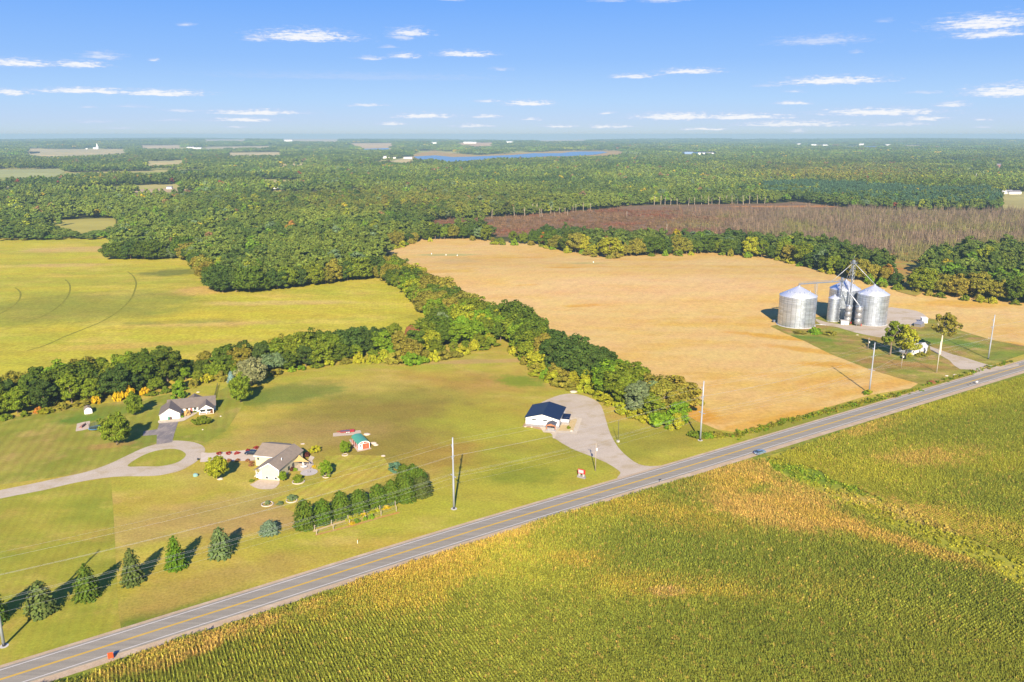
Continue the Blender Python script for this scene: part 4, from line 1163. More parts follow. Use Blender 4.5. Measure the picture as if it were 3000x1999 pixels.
# patio furniture
p_ = gp('K', 1480, 800)
u = thing('closed_parasol', 'closed white garden parasol standing on its table on the patio', 'parasol', (p_[0], p_[1], 0))
MB().lathe([(.05, .0), (.05, 1.1), (.16, 1.2), (.22, 1.7), (.10, 2.5), (.03, 2.65)], 10).build('canopy', WHITE, u)
MB().lathe([(.45, 0), (.45, .08)], 14).build('base', m_stone, u)
p_ = gp('K', 1500, 805)
u = thing('patio_table', 'round white patio table below the closed parasol', 'table', (p_[0], p_[1], 0))
MB().lathe([(.9, .70), (.9, .75)], 20).build('tabletop', WHITE, u)
MB().lathe([(.35, .09), (.06, .12), (.06, .7)], 10).build('pedestal', m_galv, u)
for i, (x, y, lab) in enumerate([(1440, 790, 'white patio chair left of the round table'), (1540, 790, 'white patio chair right of the round table'), (1400, 690, 'dark wicker chair under the shade sail')]):
    p_ = gp('K', x, y)
    u = thing('patio_chair', lab, 'chair', (p_[0], p_[1], 0), [1.6, -1.6, 2.6][i])
    mt = WHITE if i < 2 else m_dark
    MB().box(-.25, .25, -.25, .25, .4, .46).build('seat', mt, u)
    MB().box(-.25, .25, .22, .27, .46, .95).build('backrest', mt, u)
    for sx in (-.22, .22):
        for sy in (-.22, .22):
            MB().box(sx - .025, sx + .025, sy - .025, sy + .025, 0, .4).build('leg', mt, u)
p_ = gp('K', 1550, 530)
u = thing('barbecue_grill', 'black barbecue grill beside the reddish bush behind the sail', 'grill', (p_[0], p_[1], 0), .3)
MB().box(-.6, .6, -.3, .3, .5, .9).build('body', m_dark, u)
MB().prism([(-.3, .9), (.3, .9), (.25, 1.15), (-.2, 1.2)], 'x', -.5, .5).build('lid', m_dark, u)
for sx in (-.5, .5):
    MB().box(sx - .04, sx + .04, -.25, .25, 0, .5).build('leg', m_galv, u)
p_ = gp('K', 1610, 895)
u = thing('fire_pit', 'small round fire pit in the middle of the round patio', 'fire pit', (p_[0], p_[1], .12))
MB().lathe([(.5, 0), (.5, .3), (.38, .3), (.38, .1)], 16).build('stone_ring', m_stone, u)

# ---- grey roofed ranch house
a = ground('Q', 310, 1090); ang = R(18.5)
t = thing('ranch_house', 'low white ranch house with grey gables, double garage and asphalt drive', 'house', (a[0], a[1], 0), ang)
HW = 2.35
mb = MB(); gable_walls(mb, 0, 7.6, 0, 10.5, HW, 4.75)
mb.prism([(6.3, 0), (15.3, 0), (15.3, 2.4), (10.8, 4.9), (6.3, 2.4)], 'x', 2.6, 21.0)
gable_walls(mb, 14.8, 20.4, 3.6, 6.4, 2.3, 4.15)
mb.prism([(12.0, 0), (18.0, 0), (18.0, 2.4), (12.0, 2.4)], 'x', 9.6, 15.8)
mb.build('wall', m_siding, t)
rf = gable_roof(0, 7.6, 0, 10.6, HW, 4.75, .4, .14)
rf.slab([(2.2, 5.7, 2.25), (21.4, 5.7, 2.25), (21.4, 10.8, 5.05), (2.2, 10.8, 5.05)], .12)
rf.slab([(2.2, 10.8, 5.05), (21.4, 10.8, 5.05), (21.4, 15.9, 2.25), (2.2, 15.9, 2.25)], .12)
gable_roof(14.8, 20.4, 1.7, 9.2, 2.3, 4.15, .35, .14, rf)
xm, zt = 12.7, 5.0
rf.slab([(9.2, 18.4, 2.45), (9.2, 12.4, 2.45), (xm, 12.4, zt), (xm, 16.6, zt)], .12)
rf.slab([(xm, 16.6, zt), (xm, 12.4, zt), (16.2, 12.4, 2.45), (16.2, 18.4, 2.45)], .12)
rf.slab([(9.2, 18.4, 2.45), (xm, 16.6, zt), (16.2, 18.4, 2.45)], .12)
rf.build('roof', m_shingle_g, t)
g2 = MB(); g2.prism([(.15, HW - .1), (4.1, HW - .1), (2.1, HW + .95)], 'y', -.55, -.02)
g2.slab([(-.15, -.8, HW - .12), (2.1, -.8, HW + 1.05), (2.1, 0, HW + 1.05), (-.15, 0, HW - .12)], .1)
g2.slab([(2.1, -.8, HW + 1.05), (4.35, -.8, HW - .12), (4.35, 0, HW - .12), (2.1, 0, HW + 1.05)], .1)
g2.build('small_gable', m_siding, t)
m_gdoor = banded('garage_door', (.79, .79, .77, 1), .5, 'Z', .6, dark=.9, width=.06)
for x0 in (.5, 4.3):
    gd = MB().box(x0, x0 + 2.9, -.05, -.003, .05, 2.05).build('garage_door', m_gdoor, t)
    for i in range(4):
        MB().box(x0 + .2 + i * .68, x0 + .65 + i * .68, -.07, -.052, 1.5, 1.75).build('pane', m_glass, gd)
MB().box(3.75, 3.95, -.12, -.003, .1, 2.3).build('downpipe', m_dark, t)
for x in (14.9, 17.6, 20.3):
    MB().box(x - .11, x + .11, 1.7, 1.92, .2, 2.2).build('porch_post', WHITE, t)
MB().box(14.7, 20.5, 1.6, 3.58, 0, .2).build('porch_floor', m_conc, t)
MB().prism([(14.8, 2.2), (20.4, 2.2), (17.6, 4.05)], 'y', 1.7, 1.9).build('porch_gable', m_siding, t)
for x0, x1 in ((15.3, 17.2), (17.8, 19.9)):
    window(None, t, x0, x1, .6, 2.0, 3.597)
for x0 in (9.4, 12.6):
    window(None, t, x0, x0 + 1.1, .9, 2.0, 6.297)
d = MB().box(11.2, 12.1, 6.23, 6.297, .1, 2.1).build('front_door', plain('door_paint', (.30, .10, .08, 1), .5), t)
MB().box(11.95, 12.02, 6.18, 6.228, 1.0, 1.1).build('handle', m_galv, d)
for i, (x, mt, lab) in enumerate([(3.35, plain('green_plastic', alb(44, 150, 120), .5), 'green wheeled bin between the two garage doors'), (4.05, plain('brown_plastic', alb(120, 92, 80), .5), 'brown wheeled bin beside the green one')]):
    lp = Matrix.Rotation(ang, 3, 'Z') @ Vector((x, -.6, 0))
    u = thing('wheeled_bin', lab, 'bin', (a[0] + lp.x, a[1] + lp.y, .12), ang)
    MB().prism([(-.28, .06), (.28, .06), (.34, 1.0), (-.3, 1.0)], 'x', -.28, .28).build('body', mt, u)
    MB().prism([(-.33, 1.0), (.38, 1.0), (.36, 1.08), (-.3, 1.1)], 'x', -.32, .32).build('lid', mt, u)
    for sx in (-.26, .26):
        MB().tube([(sx - .03, .3, .1), (sx + .03, .3, .1)], .1, 10).build('wheel', m_dark, u)

# ---- red barn shed, trailer beside it
a, w, ang = frame('R', (1180, 1030), (1610, 950))
t = thing('barn_shed', 'red and white barn shed with a rounded green metal roof on a stone pad', 'shed', (a[0], a[1], .1), ang)
DS = 8.2
prof = [(-.15, 2.0), (.35, 2.65), (1.2, 3.0), (w / 2, 3.12), (w - 1.2, 3.0), (w - .35, 2.65), (w + .15, 2.0)]
MB().prism([(0, 0), (w, 0), (w, 2.15), (w - .4, 2.55), (w - 1.2, 2.9), (w / 2, 3.0), (1.2, 2.9), (.4, 2.55), (0, 2.15)], 'y', 0, DS).build('wall', m_red, t)
r = MB()
for p, q in zip(prof[:-1], prof[1:]):
    r.slab([(p[0], -.25, p[1]), (q[0], -.25, q[1]), (q[0], DS + .2, q[1]), (p[0], DS + .2, p[1])], .08)
r.build('roof', m_green, t)
tr = MB()
inn = [(x, z - .1) for x, z in prof]
for p, q in zip(prof[:-1], prof[1:]):
    tr.slab([(p[0], -.29, p[1] - .02), (q[0], -.29, q[1] - .02), (q[0], -.252, q[1] - .02), (p[0], -.252, p[1] - .02)], .22)
tr.box(-.04, .16, -.05, .0, 0, 2.1).box(w - .16, w + .04, -.05, 0, 0, 2.1).box(.16, w - .16, -.05, -.004, 2.0, 2.15).box(1.75, 2.1, -.06, -.004, 2.15, 2.9)
tr.box(-.05, 0, .6, .8, 0, 2.0).box(-.05, 0, 2.2, 2.4, 0, 2.0).box(-.05, 0, 4.2, 4.4, 0, 2.0).box(-.05, 0, 6.6, 6.8, 0, 2.0)
tr.build('white_trim', WHITE, t)
MB().box(.18, 1.55, -.045, -.004, 0, 1.98).build('porch_panel', WHITE, t)
window(None, t, .45, 1.0, 1.05, 1.7, -.05)
dd = MB().box(1.75, w - .2, -.05, -.004, .1, 1.95).build('sliding_door', plain('red_door', alb(236, 108, 70), .6, var=.06), t)
MB().box(2.9, 2.96, -.09, -.051, .9, 1.15).build('handle', WHITE, dd)
for y0 in (1.2, 3.0, 5.2):
    MB().box(-.06, -.004, y0, y0 + .7, .9, 1.8).build('side_window', m_glass, t)
p0, p1 = ground('R', 420, 415), ground('R', 1030, 365)
dv = p1 - p0; L = float(np.linalg.norm(dv)); ang = math.atan2(dv[1], dv[0])
t = thing('flatbed_trailer', 'red tandem-axle flatbed trailer with grey deck parked behind the barn shed', 'trailer', (p0[0], p0[1], .1), ang)
rp2 = plain('trailer_red', alb(222, 60, 56), .45, var=.1)
MB().box(.6, L, -.1, .08, .42, .62).box(.6, L, 1.92, 2.1, .42, .62).box(.6, .75, -.1, 2.1, .42, .62).box(L - .15, L, -.1, 2.1, .42, .72).build('frame', rp2, t)
MB().box(.76, L * .72, .09, 1.91, .5, .6).build('deck', plain('deck_grey', alb(112, 112, 124), .8, var=.2), t)
MB().prism([(L * .72, .52), (L - .16, .62), (L - .16, .7), (L * .72, .6)], 'y', .09, 1.91).build('ramp', rp2, t)
MB().tube([(.6, .3, .5), (-.7, 1.0, .5)], .06).tube([(.6, 1.7, .5), (-.7, 1.0, .5)], .06).build('drawbar', rp2, t)
for xx in (L * .52, L * .65):
    for yy, s_ in ((-.14, -1), (2.14, 1)):
        wl = MB().tube([(xx, yy, .34), (xx, yy + s_ * .2, .34)], .34, 14).build('wheel', m_dark, t)
        MB().tube([(xx, yy + s_ * .201, .34), (xx, yy + s_ * .22, .34)], .24, 12).build('rim', WHITE, wl)
MB().box(L * .45, L * .72, -.36, -.11, .66, .7).build('fender', rp2, t)

# ---- small white garden shed, trampoline
a, w, ang = frame('T', (750, 700), (1125, 625)); ang = R(30)
t = thing('garden_shed', 'small white barn-roofed garden shed at the edge of the tree belt', 'shed', (a[0], a[1], 0), ang)
w = 2.9
MB().prism([(0, 0), (w, 0), (w, 1.6), (w - .45, 2.35), (w / 2, 2.75), (.45, 2.35), (0, 1.6)], 'y', 0, 3.4).build('wall', m_siding, t)
r = MB()
prof = [(-.12, 1.5), (.42, 2.42), (w / 2, 2.84), (w - .42, 2.42), (w + .12, 1.5)]
for p, q in zip(prof[:-1], prof[1:]):
    r.slab([(p[0], -.15, p[1]), (q[0], -.15, q[1]), (q[0], 3.5, q[1]), (p[0], 3.5, p[1])], .07)
r.build('roof', m_shingle, t)
d = MB().box(.7, 2.2, -.05, -.004, .1, 1.9).build('door', WHITE, t)
MB().box(1.42, 1.48, -.08, -.051, .9, 1.1).build('handle', m_dark, d)
MB().prism([(-.9, 0), (0, 0), (0, .18)], 'x', .7, 2.2).build('ramp', m_wood_pole, t)
p_ = gp('T', 1240, 1400)
t = thing('trampoline', 'round trampoline with blue rim pad and dark safety net beside the sand patch', 'trampoline', (p_[0], p_[1], 0))
MB().lathe([(2.0, .78), (2.0, .8)], 28).build('jump_mat', m_dark, t)
MB().lathe([(2.02, .76), (2.35, .76), (2.35, .84), (2.02, .84), (2.02, .76)], 28, cap=False).build('rim_pad', plain('blue_pad', alb(110, 186, 236), .6), t)
m_net, nn_, bb_ = new_mat('safety_net')
bb_.inputs['Base Color'].default_value = (.05, .08, .06, 1); bb_.inputs['Alpha'].default_value = .45
MB().lathe([(2.1, .85), (2.1, 2.5)], 28, cap=False).build('safety_net', m_net, t)
for i in range(6):
    an_ = i * math.pi / 3
    MB().tube([(2.25 * math.cos(an_), 2.25 * math.sin(an_), 0), (2.25 * math.cos(an_), 2.25 * math.sin(an_), 2.5)], .04, 6).build('pole', m_dark, t)
p_ = gp('T', 690, 1260)
t = thing('swing_bench', 'brownish wooden play bench lying across the sand patch', 'bench', (p_[0] - .2, p_[1] - 1.9, .06), R(6))
pk = plain('faded_timber', alb(190, 140, 128), .85, var=.2)
MB().box(-.5, .5, 0, 4.0, .3, .38).build('seat', pk, t)
MB().box(.5, .62, 0, 4.0, .38, .9).build('backrest', pk, t)
for y0 in (.2, 3.7):
    MB().box(-.45, .55, y0, y0 + .12, 0, .3).build('leg', pk, t)

# ---- small things on the lawns
def rail_fence(p0, p1, n, h, label, name='lattice_fence', mat=None):
    p0, p1 = np.array(p0), np.array(p1)
    d = p1 - p0; L = float(np.linalg.norm(d))
    t = thing(name, label, 'fence', (p0[0], p0[1], 0), math.atan2(d[1], d[0]))
    for i in range(n + 1):
        MB().box(L * i / n - .05, L * i / n + .05, -.05, .05, 0, h).build('post', mat or m_dark, t)
    MB().box(0, L, -.02, .02, h * .45, h * .55).box(0, L, -.02, .02, h * .85, h * .95).box(0, L, -.02, .02, h * .1, h * .2).build('rail', mat or m_dark, t)
rail_fence(gp('Q', 2010, 430), gp('Q', 2120, 10), 6, 1.7, 'dark garden fence running from the ranch house corner to the tree belt')
for i, (fr, x, y, r, h, lab) in enumerate([('A', 1798, 1240, .9, 1.0, 'pale turquoise propane tank dome on the lawn below the loop'), ('A', 2020, 1268, 1.0, .5, 'pale boulder at the foot of the yellow-green tree'), ('A', 1820, 470, .8, .35, 'flat pale stone on the lawn behind the ranch house'),
                                     ('C', 1348, 312, 1.6, .7, 'pale boulder at the far end of the gravel lot'), ('B', 900, 788, .8, .25, 'white well cover on the lawn behind the cream house'), ('A', 2028, 692, .4, .35, 'little white marker stone right of the ranch house'), ('A', 1862, 815, .35, .3, 'little white marker stone below the loose green bush'),
                                     ('L', 305, 795, .5, .35, 'pale rock at the left corner of the white building'), ('L', 452, 805, .45, .3, 'pale rock along the front wall of the white building'), ('L', 1365, 895, .6, .5, 'white rock on the gravel bed'), ('D', 1222, 1107, .7, .4, 'white stone on the grass by the farm lane'),
                                     ('R', 1500, 440, 1.3, .5, 'pale gravel mound behind the barn shed'), ('R', 1745, 790, 1.2, .6, 'tan rock heap right of the barn shed'), ('R', 1840, 850, .9, .5, 'grey rock lying right of the tan heap'), ('B', 1640, 900, .8, .4, 'pale rock on the lawn edge below the barn shed'), ('J', 1465, 990, .8, .5, 'yellowish stone on the road bank below the farmhouse'), ('J', 1558, 978, .8, .5, 'white stone on the road bank below the farmhouse')]):
    p_ = gp(fr, x, y)
    mb = MB()
    rs = np.random.RandomState(60 + i)
    n = 9
    prof = [(1.0, 0), (1.06, .35), (.8, .8), (.35, 1.0)] if 'tank' not in lab else [(.9, 0), (1.0, .4), (.85, .75), (.5, .95), (.1, 1.0)]
    v, f = [], []
    for (q, z) in prof:
        v += [(r * q * math.cos(2 * math.pi * k / n) * rs.uniform(.85, 1.15), r * q * .75 * math.sin(2 * math.pi * k / n) * rs.uniform(.85, 1.15), h * z - .02) for k in range(n)]
    for k in range(len(prof) - 1):
        f += [(k * n + j, k * n + (j + 1) % n, (k + 1) * n + (j + 1) % n, (k + 1) * n + j) for j in range(n)]
    f.append(tuple((len(prof) - 1) * n + j for j in range(n)))
    mb.add(v, f)
    mt = plain('pale_rock', alb(232, 216, 196), .9, var=.2, scale=2) if 'tank' not in lab else plain('turquoise_paint', alb(150, 196, 190), .6)
    tag(mb.build('tank_cover' if 'tank' in lab else ('well_cover' if 'well' in lab else 'rock'), mt, None, (p_[0], p_[1], .03)), lab, 'tank' if 'tank' in lab else ('cover' if 'well' in lab else 'rock'))
for i, (fr, x, y, r, lab) in enumerate([('B', 1288, 890, 1.15, 'pale stone ring around the small tree by the barn shed'), ('B', 1115, 1090, 1.2, 'pale stone ring around the oval tree by the patio'), ('B', 860, 1136, 2.1, 'pale stone ring in front of the dome bush'), ('B', 575, 1342, 1.9, 'round bed edging below the front patio'), ('B', 798, 1308, 1.8, 'pale stone ring around the loose dark shrub')]):
    p_ = gp(fr, x, y)
    tag(MB().lathe([(r, 0), (r, .22), (r - .3, .24), (r - .3, .05)], 20, cap=False).build('stone_ring', plain('pale_rock', alb(232, 216, 196)), None, (p_[0], p_[1], .03)), lab, 'stone edging')
# vineyard posts
i = 0
for row, (pa, pb, n) in enumerate(((('V', 402, 460), ('V', 1560, 110), 6), (('V', 430, 520), ('V', 1575, 185), 6))):
    p0, p1 = np.array(gp(*pa)), np.array(gp(*pb))
    nm = ('upper', 'lower')[row]
    for k in range(n):
        p_ = p0 + (p1 - p0) * k / (n - 1)
        tag(MB().box(-.09, .09, -.09, .09, 0, 1.7).build('vineyard_post', m_wood_pole, None, (p_[0], p_[1], 0)), f'weathered vineyard post, {ordinal(k + 1)} from left in the {nm} row', 'post', 'vineyard posts below the evergreens')
    d = p1 - p0
    wv = MB()
    for z in (.8, 1.4):
        wv.tube([(p0[0], p0[1], z), (p1[0], p1[1], z)], .02, 4)
    tag(wv.build('trellis_wire', m_galv), f'thin trellis wires strung along the {nm} vineyard row', 'wire')
    k = 0
    for tq in np.linspace(.42, .97, 7):
        if RS.rand() < .2: continue
        k += 1
        p_ = p0 + d * (tq + RS.uniform(-.03, .03))
        bush(p_[0], p_[1], RS.uniform(.6, 1.3), RS.uniform(.8, 1.5), pick({'yellow green': 3, 'fresh green': 2, 'golden yellow': 1}, RS), f'grape vine on the {nm} trellis, {ordinal(k)} from left', 'vine', 'grape_vine', 'vines on the trellis')
strip('mulch_strip', WP([(380, 480), (900, 300), (1400, 120), (1780, 10)], 'V'), -.5, .5, MATS['gravel_bed'], .06)
strip('mulch_strip', WP([(410, 530), (930, 400), (1330, 280), (1620, 205)], 'V'), -.5, .5, field_mat('orange_mulch', alb(214, 166, 92), alb(206, 176, 112), alb(222, 160, 80), 0, .2, .2, 2), .06)
p_ = gp('V', 1018, 650)
t = thing('marker_post', 'thin marker post with an orange top on the lawn below the vineyard', 'post', (p_[0], p_[1], 0))
MB().box(-.05, .05, -.05, .05, 0, 1.1).build('stake', WHITE, t)
MB().box(-.06, .06, -.06, .06, 1.1, 1.4).build('cap', plain('orange_paint', alb(236, 120, 40), .5), t)

# ================================================================== VEHICLES
def car(name, label, x, y, z, rz, paint, cat='car', suv=False):
    t = thing(name, label, cat, (x, y, z), rz)
    L, Wd, hr, hb = (4.6, 1.85, 1.68 if suv else 1.48, .98)
    v, f = [], []
    side = [(0, .32), (0, .72), (.12, .86), (1.15, .98), (1.2, .98), (3.9 if suv else 3.6, 1.0), (4.5, .95), (4.6, .7), (4.58, .34)]
    mb = MB()
    n = len(side)
    for y_, kx in ((-Wd / 2, 0), (-Wd / 2 + .06, .0), (Wd / 2 - .06, .0), (Wd / 2, 0)):
        v += [(L - px_ - L / 2, y_, pz + (.03 if abs(y_) < Wd / 2 else -.02)) for px_, pz in side]
    for k in range(3):
        f += [(k * n + i, k * n + i + 1, (k + 1) * n + i + 1, (k + 1) * n + i) for i in range(n - 1)] + [(k * n + n - 1, k * n, (k + 1) * n, (k + 1) * n + n - 1)]
    f += [tuple(range(n)), tuple(range(3 * n, 4 * n))]
    mb.add(v, f); mb.build('body', paint, t)
    cab = [(1.25, .97), (2.0, hr - .06), (2.2, hr), (3.4, hr), (4.15 if suv else 3.95, hr - .1), (4.4, .97)]
    cabp = [(L / 2 - px_, pz) for px_, pz in cab]
    ins = .1
    mb = MB(); v, f = [], []
    m = len(cabp)
    for s_ in (-1, 1):
        v += [(px_, s_ * (Wd / 2 - .08 - (pz - .97) * .22), pz) for px_, pz in cabp]
    f = [(i, i + 1, m + i + 1, m + i) for i in range(m - 1)] + [tuple(range(m)), tuple(range(m, 2 * m))]
    mb.add(v, f); mb.build('glasshouse', m_glass, t)
    mb = MB(); y_ = Wd / 2 - .08 - (hr - .97) * .22 + .01
    mb.slab([(L / 2 - 2.05, -y_, hr + .02), (L / 2 - 3.55, -y_, hr + .02), (L / 2 - 3.55, y_, hr + .02), (L / 2 - 2.05, y_, hr + .02)], .05)
    for px_ in (1.35, 2.7, 4.05):
        for s_ in (-1, 1):
            q0, q1 = (L / 2 - px_, s_ * (Wd / 2 - .07), .98), (L / 2 - (2.1 if px_ < 2 else px_ - .12), s_ * (y_ + .01), hr)
            mb.tube([q0, q1], .05, 4)
    mb.build('roof', paint, t)
    for px_ in (.85, 3.75):
        for s_ in (-1, 1):
            wl = MB().tube([(L / 2 - px_, s_ * (Wd / 2 - .2), .33), (L / 2 - px_, s_ * (Wd / 2 + .01), .33)], .33, 16).build('wheel', m_dark, t)
            MB().tube([(L / 2 - px_, s_ * (Wd / 2 + .011), .33), (L / 2 - px_, s_ * (Wd / 2 + .03), .33)], .2, 12).build('rim', m_galv, wl)
    for s_ in (-1, 1):
        MB().box(L / 2 - .04, L / 2 + .01, s_ * .72 - .16, s_ * .72 + .16, .62, .74).build('headlight', WHITE, t)
        MB().box(-L / 2 - .012, -L / 2 + .03, s_ * .74 - .14, s_ * .74 + .14, .66, .82).build('taillight', plain('lamp_red', (.35, .02, .02, 1), .3), t)
    MB().box(-L / 2 - .014, -L / 2 - .002, -.25, .25, .5, .62).build('number_plate', WHITE, t)
    return t
p_ = np.array(gp('N', 697, 492))
rd = RA[np.argmin(np.hypot(RA[:, 0] - p_[0], RA[:, 1] - p_[1]))]
i_ = int(np.argmin(np.hypot(RA[:, 0] - p_[0], RA[:, 1] - p_[1])))
dd_ = RA[i_ + 1] - RA[i_ - 1]
car('parked_car', 'light blue car stopped on the gravel shoulder of the road', p_[0], p_[1], .09, math.atan2(dd_[1], dd_[0]), plain('car_paint_blue', alb(150, 184, 214), .25, .35, .05))
p_ = gp('B', 430, 885)
car('black_car', 'black car in front of the garage of the cream house', p_[0], p_[1], .1, R(170), plain('car_paint_black', (.02, .03, .05, 1), .2, .2, .05), suv=True)

# ---- signs
p_ = gp('E', 1020, 1515)
t = thing('work_sign', 'plain orange roadwork panel on a small stand at the shoulder', 'sign', (p_[0], p_[1], .09), R(20))
MB().box(-.55, .55, -.02, .02, .3, 1.7).build('panel', plain('sign_orange', alb(255, 96, 24), .5, var=.04), t)
for sx in (-.4, .4):
    MB().box(sx - .03, sx + .03, .02, .4, 0, .06).build('foot', m_dark, t)
    MB().box(sx - .03, sx + .03, .02, .05, .06, 1.0).build('leg', m_dark, t)
p0, p1 = ground('C', 1392, 1090), ground('C', 1430, 1098)
t = thing('business_sign', 'red framed sign on two pale stone pillars on the lawn by the road', 'sign', (p0[0], p0[1], 0), R(-32))
Wd = 2.5
MB().box(-.2, Wd + .2, -.45, .45, 0, .6).build('plinth', m_stone, t)
for x in (.2, Wd - .75):
    MB().box(x, x + .55, -.28, .28, .6, 1.5).build('pillar', plain('pale_stone', alb(206, 204, 206), .9, var=.2, scale=3), t)
MB().box(-.05, Wd + .05, -.2, .2, 1.5, 3.0).build('board', plain('sign_red', alb(240, 56, 44), .5, var=.05), t)
MB().box(.15, Wd - .45, -.225, -.201, 1.75, 2.85).build('sign_face', plain('sign_pink_white', alb(250, 214, 220), .5, var=.05), t)
for fr, x, y, lab in (('M', 1440, 225, 'dark roadside mailbox on a post opposite the gravel lot'), ('J', 1730, 1105, 'dark mailbox on a post at the far shoulder, beside a white one')):
    p_ = gp(fr, x, y)
    t = thing('mailbox', lab, 'mailbox', (p_[0], p_[1], .05), R(33))
    MB().box(-.06, .06, -.06, .06, 0, 1.0).build('post', m_wood_pole, t)
    MB().prism([(-.16, 1.0), (.16, 1.0), (.16, 1.2), (.08, 1.3), (-.08, 1.3), (-.16, 1.2)], 'x', -.3, .3).build('box', m_dark, t)
p_ = gp('J', 1807, 1085)
t = thing('mailbox', 'white mailbox on a post at the far shoulder of the road', 'mailbox', (p_[0], p_[1], .05), R(33))
MB().box(-.06, .06, -.06, .06, 0, 1.0).build('post', m_wood_pole, t)
MB().prism([(-.3, 1.0), (.3, 1.0), (.3, 1.4), (.15, 1.55), (-.15, 1.55), (-.3, 1.4)], 'x', -.45, .45).build('box', WHITE, t)
p_ = gp('A', 1820, 1095)
t = thing('lawn_ornament', 'dark dog-sized ornament where the pale drive leaves the loop', 'ornament', (p_[0], p_[1], 0))
MB().lathe([(.35, .35), (.4, .6), (.2, .85)], 10).build('body', m_dark, t)
MB().box(-.05, .05, -.05, .05, 0, .36).build('stake', m_dark, t)

# ================================================================== POLES AND WIRES
POLES = [gp('X', 12, 1893), gp('X', 1330, 1491), gp('W', 1609, 1012), gp('X', 2546, 1153), gp('J', 1940, 795)]
P = [np.array(p) for p in POLES]
dirn = (P[4] - P[0]) / np.linalg.norm(P[4] - P[0])
nrm = np.array([-dirn[1], dirn[0]])           # away from the road
first = P[0] - (P[1] - P[0]); last = P[4] + (P[4] - P[3])
HP = 23.5
aP = math.atan2(dirn[1], dirn[0])
labs = ['steel power pole leaning into the left picture edge beside the spruces', 'steel power pole with a long shadow on the lawn right of the evergreens', 'steel power pole at the foot of the tree belt by the stubble corner', 'steel power pole on the roadside in front of the stubble field', 'steel power pole beside the farm lane at the far right']
arms = [(22.8, 0, 0), (20.6, 1.0, .5), (17.6, -1.0, .5), (16.8, 1.0, .4)]
for q, lab in zip(P, labs):
    t = thing('power_pole', lab, 'power pole', (q[0], q[1], 0), aP, 'steel poles of the power line along the road')
    MB().lathe([(.34, .8), (.31, 8), (.25, 16), (.19, HP)], 14).build('shaft', m_steel_pole, t)
    MB().lathe([(.36, 0), (.36, .8)], 14).build('dark_foot', m_dark, t)
    MB().lathe([(.95, 0), (.95, .06)], 16).build('base_slab', plain('pale_concrete', alb(226, 222, 216)), t)
    for z, s_, up in arms[1:]:
        ins = MB().tube([(0, s_ * .2, z - .1), (0, s_ * 1.0, z + .35)], .1, 6)
        ins.tube([(0, s_ * .2, z - .9), (0, s_ * 1.0, z + .3)], .06, 6)
        ins.build('insulator', m_galv, t)
    MB().box(-.12, .12, -1.5, 1.5, 10.9, 11.08).build('crossarm', m_steel_pole, t)
WIRES = [(22.9, .0, 'topmost thin shield wire of the steel pole line'), (20.95, 1.0, 'upper conductor on the far side of the steel poles'), (17.95, -1.0, 'middle conductor on the road side of the steel poles'), (17.15, 1.0, 'lower conductor on the far side of the steel poles'),
         (11.2, 1.4, 'crossarm wire farthest from the road'), (11.2, .6, 'inner wire on the crossarm'), (11.2, -1.4, 'crossarm wire nearest the road'), (8.6, -.3, 'lowest thin cable below the crossarms')]
stops = [first] + P + [last]
for k, (z, s_, lab) in enumerate(WIRES):
    pts = []
    for i in range(len(stops) - 1):
        n = 16
        for j in range(n + (i == len(stops) - 2)):
            u = j / n
            q = stops[i] * (1 - u) + stops[i + 1] * u + nrm * s_
            pts.append((q[0], q[1], z - 4 * 1.5 * u * (1 - u)))
    tag(MB().tube(pts, .011 if z > 22 or z < 9 else .016, 4).build('power_line_wire', plain('wire_aluminium', (.46, .47, .48, 1), .5, .4, .05)), lab, 'wire', 'wires of the power line along the road')
def small_pole(fr, base, top, label, arm, mat, name='utility_pole', can=False, slab=False, r=.16, rz=None):
    p_ = gp(fr, *base); h = height(fr, base, top)
    t = thing(name, label, 'pole', (p_[0], p_[1], float(terrain(*p_))), aP if rz is None else rz)
    MB().lathe([(r, 0), (r * .7, h)], 10).build('shaft', mat, t)
    if arm:
        MB().box(-.06, .06, -arm, arm, h - .5, h - .36).build('crossarm', mat, t)
    if can:
        MB().lathe([(.28, h - 2.9), (.28, h - 2.0)], 10, 0, -.45).build('transformer', WHITE, t)
    if slab:
        MB().box(-.4, .4, -.4, .4, 0, .7).build('base', plain('pale_concrete', alb(226, 222, 216)), t)
    return t, p_, h
small_pole('C', (1550, 1035), (1556, 775), 'pale wooden utility pole with transformer between the red sign and the lot', 1.2, m_wood_pole, can=True)
small_pole('C', (1758, 770), (1765, 570), 'thin dark lamp post on a concrete block right of the gravel lot', 0, m_dark, 'lamp_post', slab=True, r=.1)
small_pole('J', (1348, 950), (1395, 590), 'bare white pole below the tall white-trunked tree', 0, plain('white_pole', alb(236, 226, 208)), r=.2)
t1, w1, h1 = small_pole('J', (940, 900), (972, 712), 'utility pole with crossarm in front of the big yellowing tree', 1.3, m_wood_pole, can=True)
t2, w2, h2 = small_pole('J', (558, 682), (578, 548), 'short utility pole with a lamp beside the farm lane', .5, m_wood_pole, can=True)
small_pole('J', (1085, 790), (1090, 640), 'thin pale pole in front of the small white house', 0, m_galv, r=.07)
small_pole('P', (1998, 880), (2025, 728), 'utility pole at the wood edge right of the grain bins', 1.2, m_wood_pole, can=True)
for fr, b_, t_, lab in (('Z', (2127, 345), (2130, 260), 'left utility pole standing in the reddish marsh'), ('Z', (2350, 345), (2352, 270), 'middle utility pole standing in the reddish marsh')):
    pass
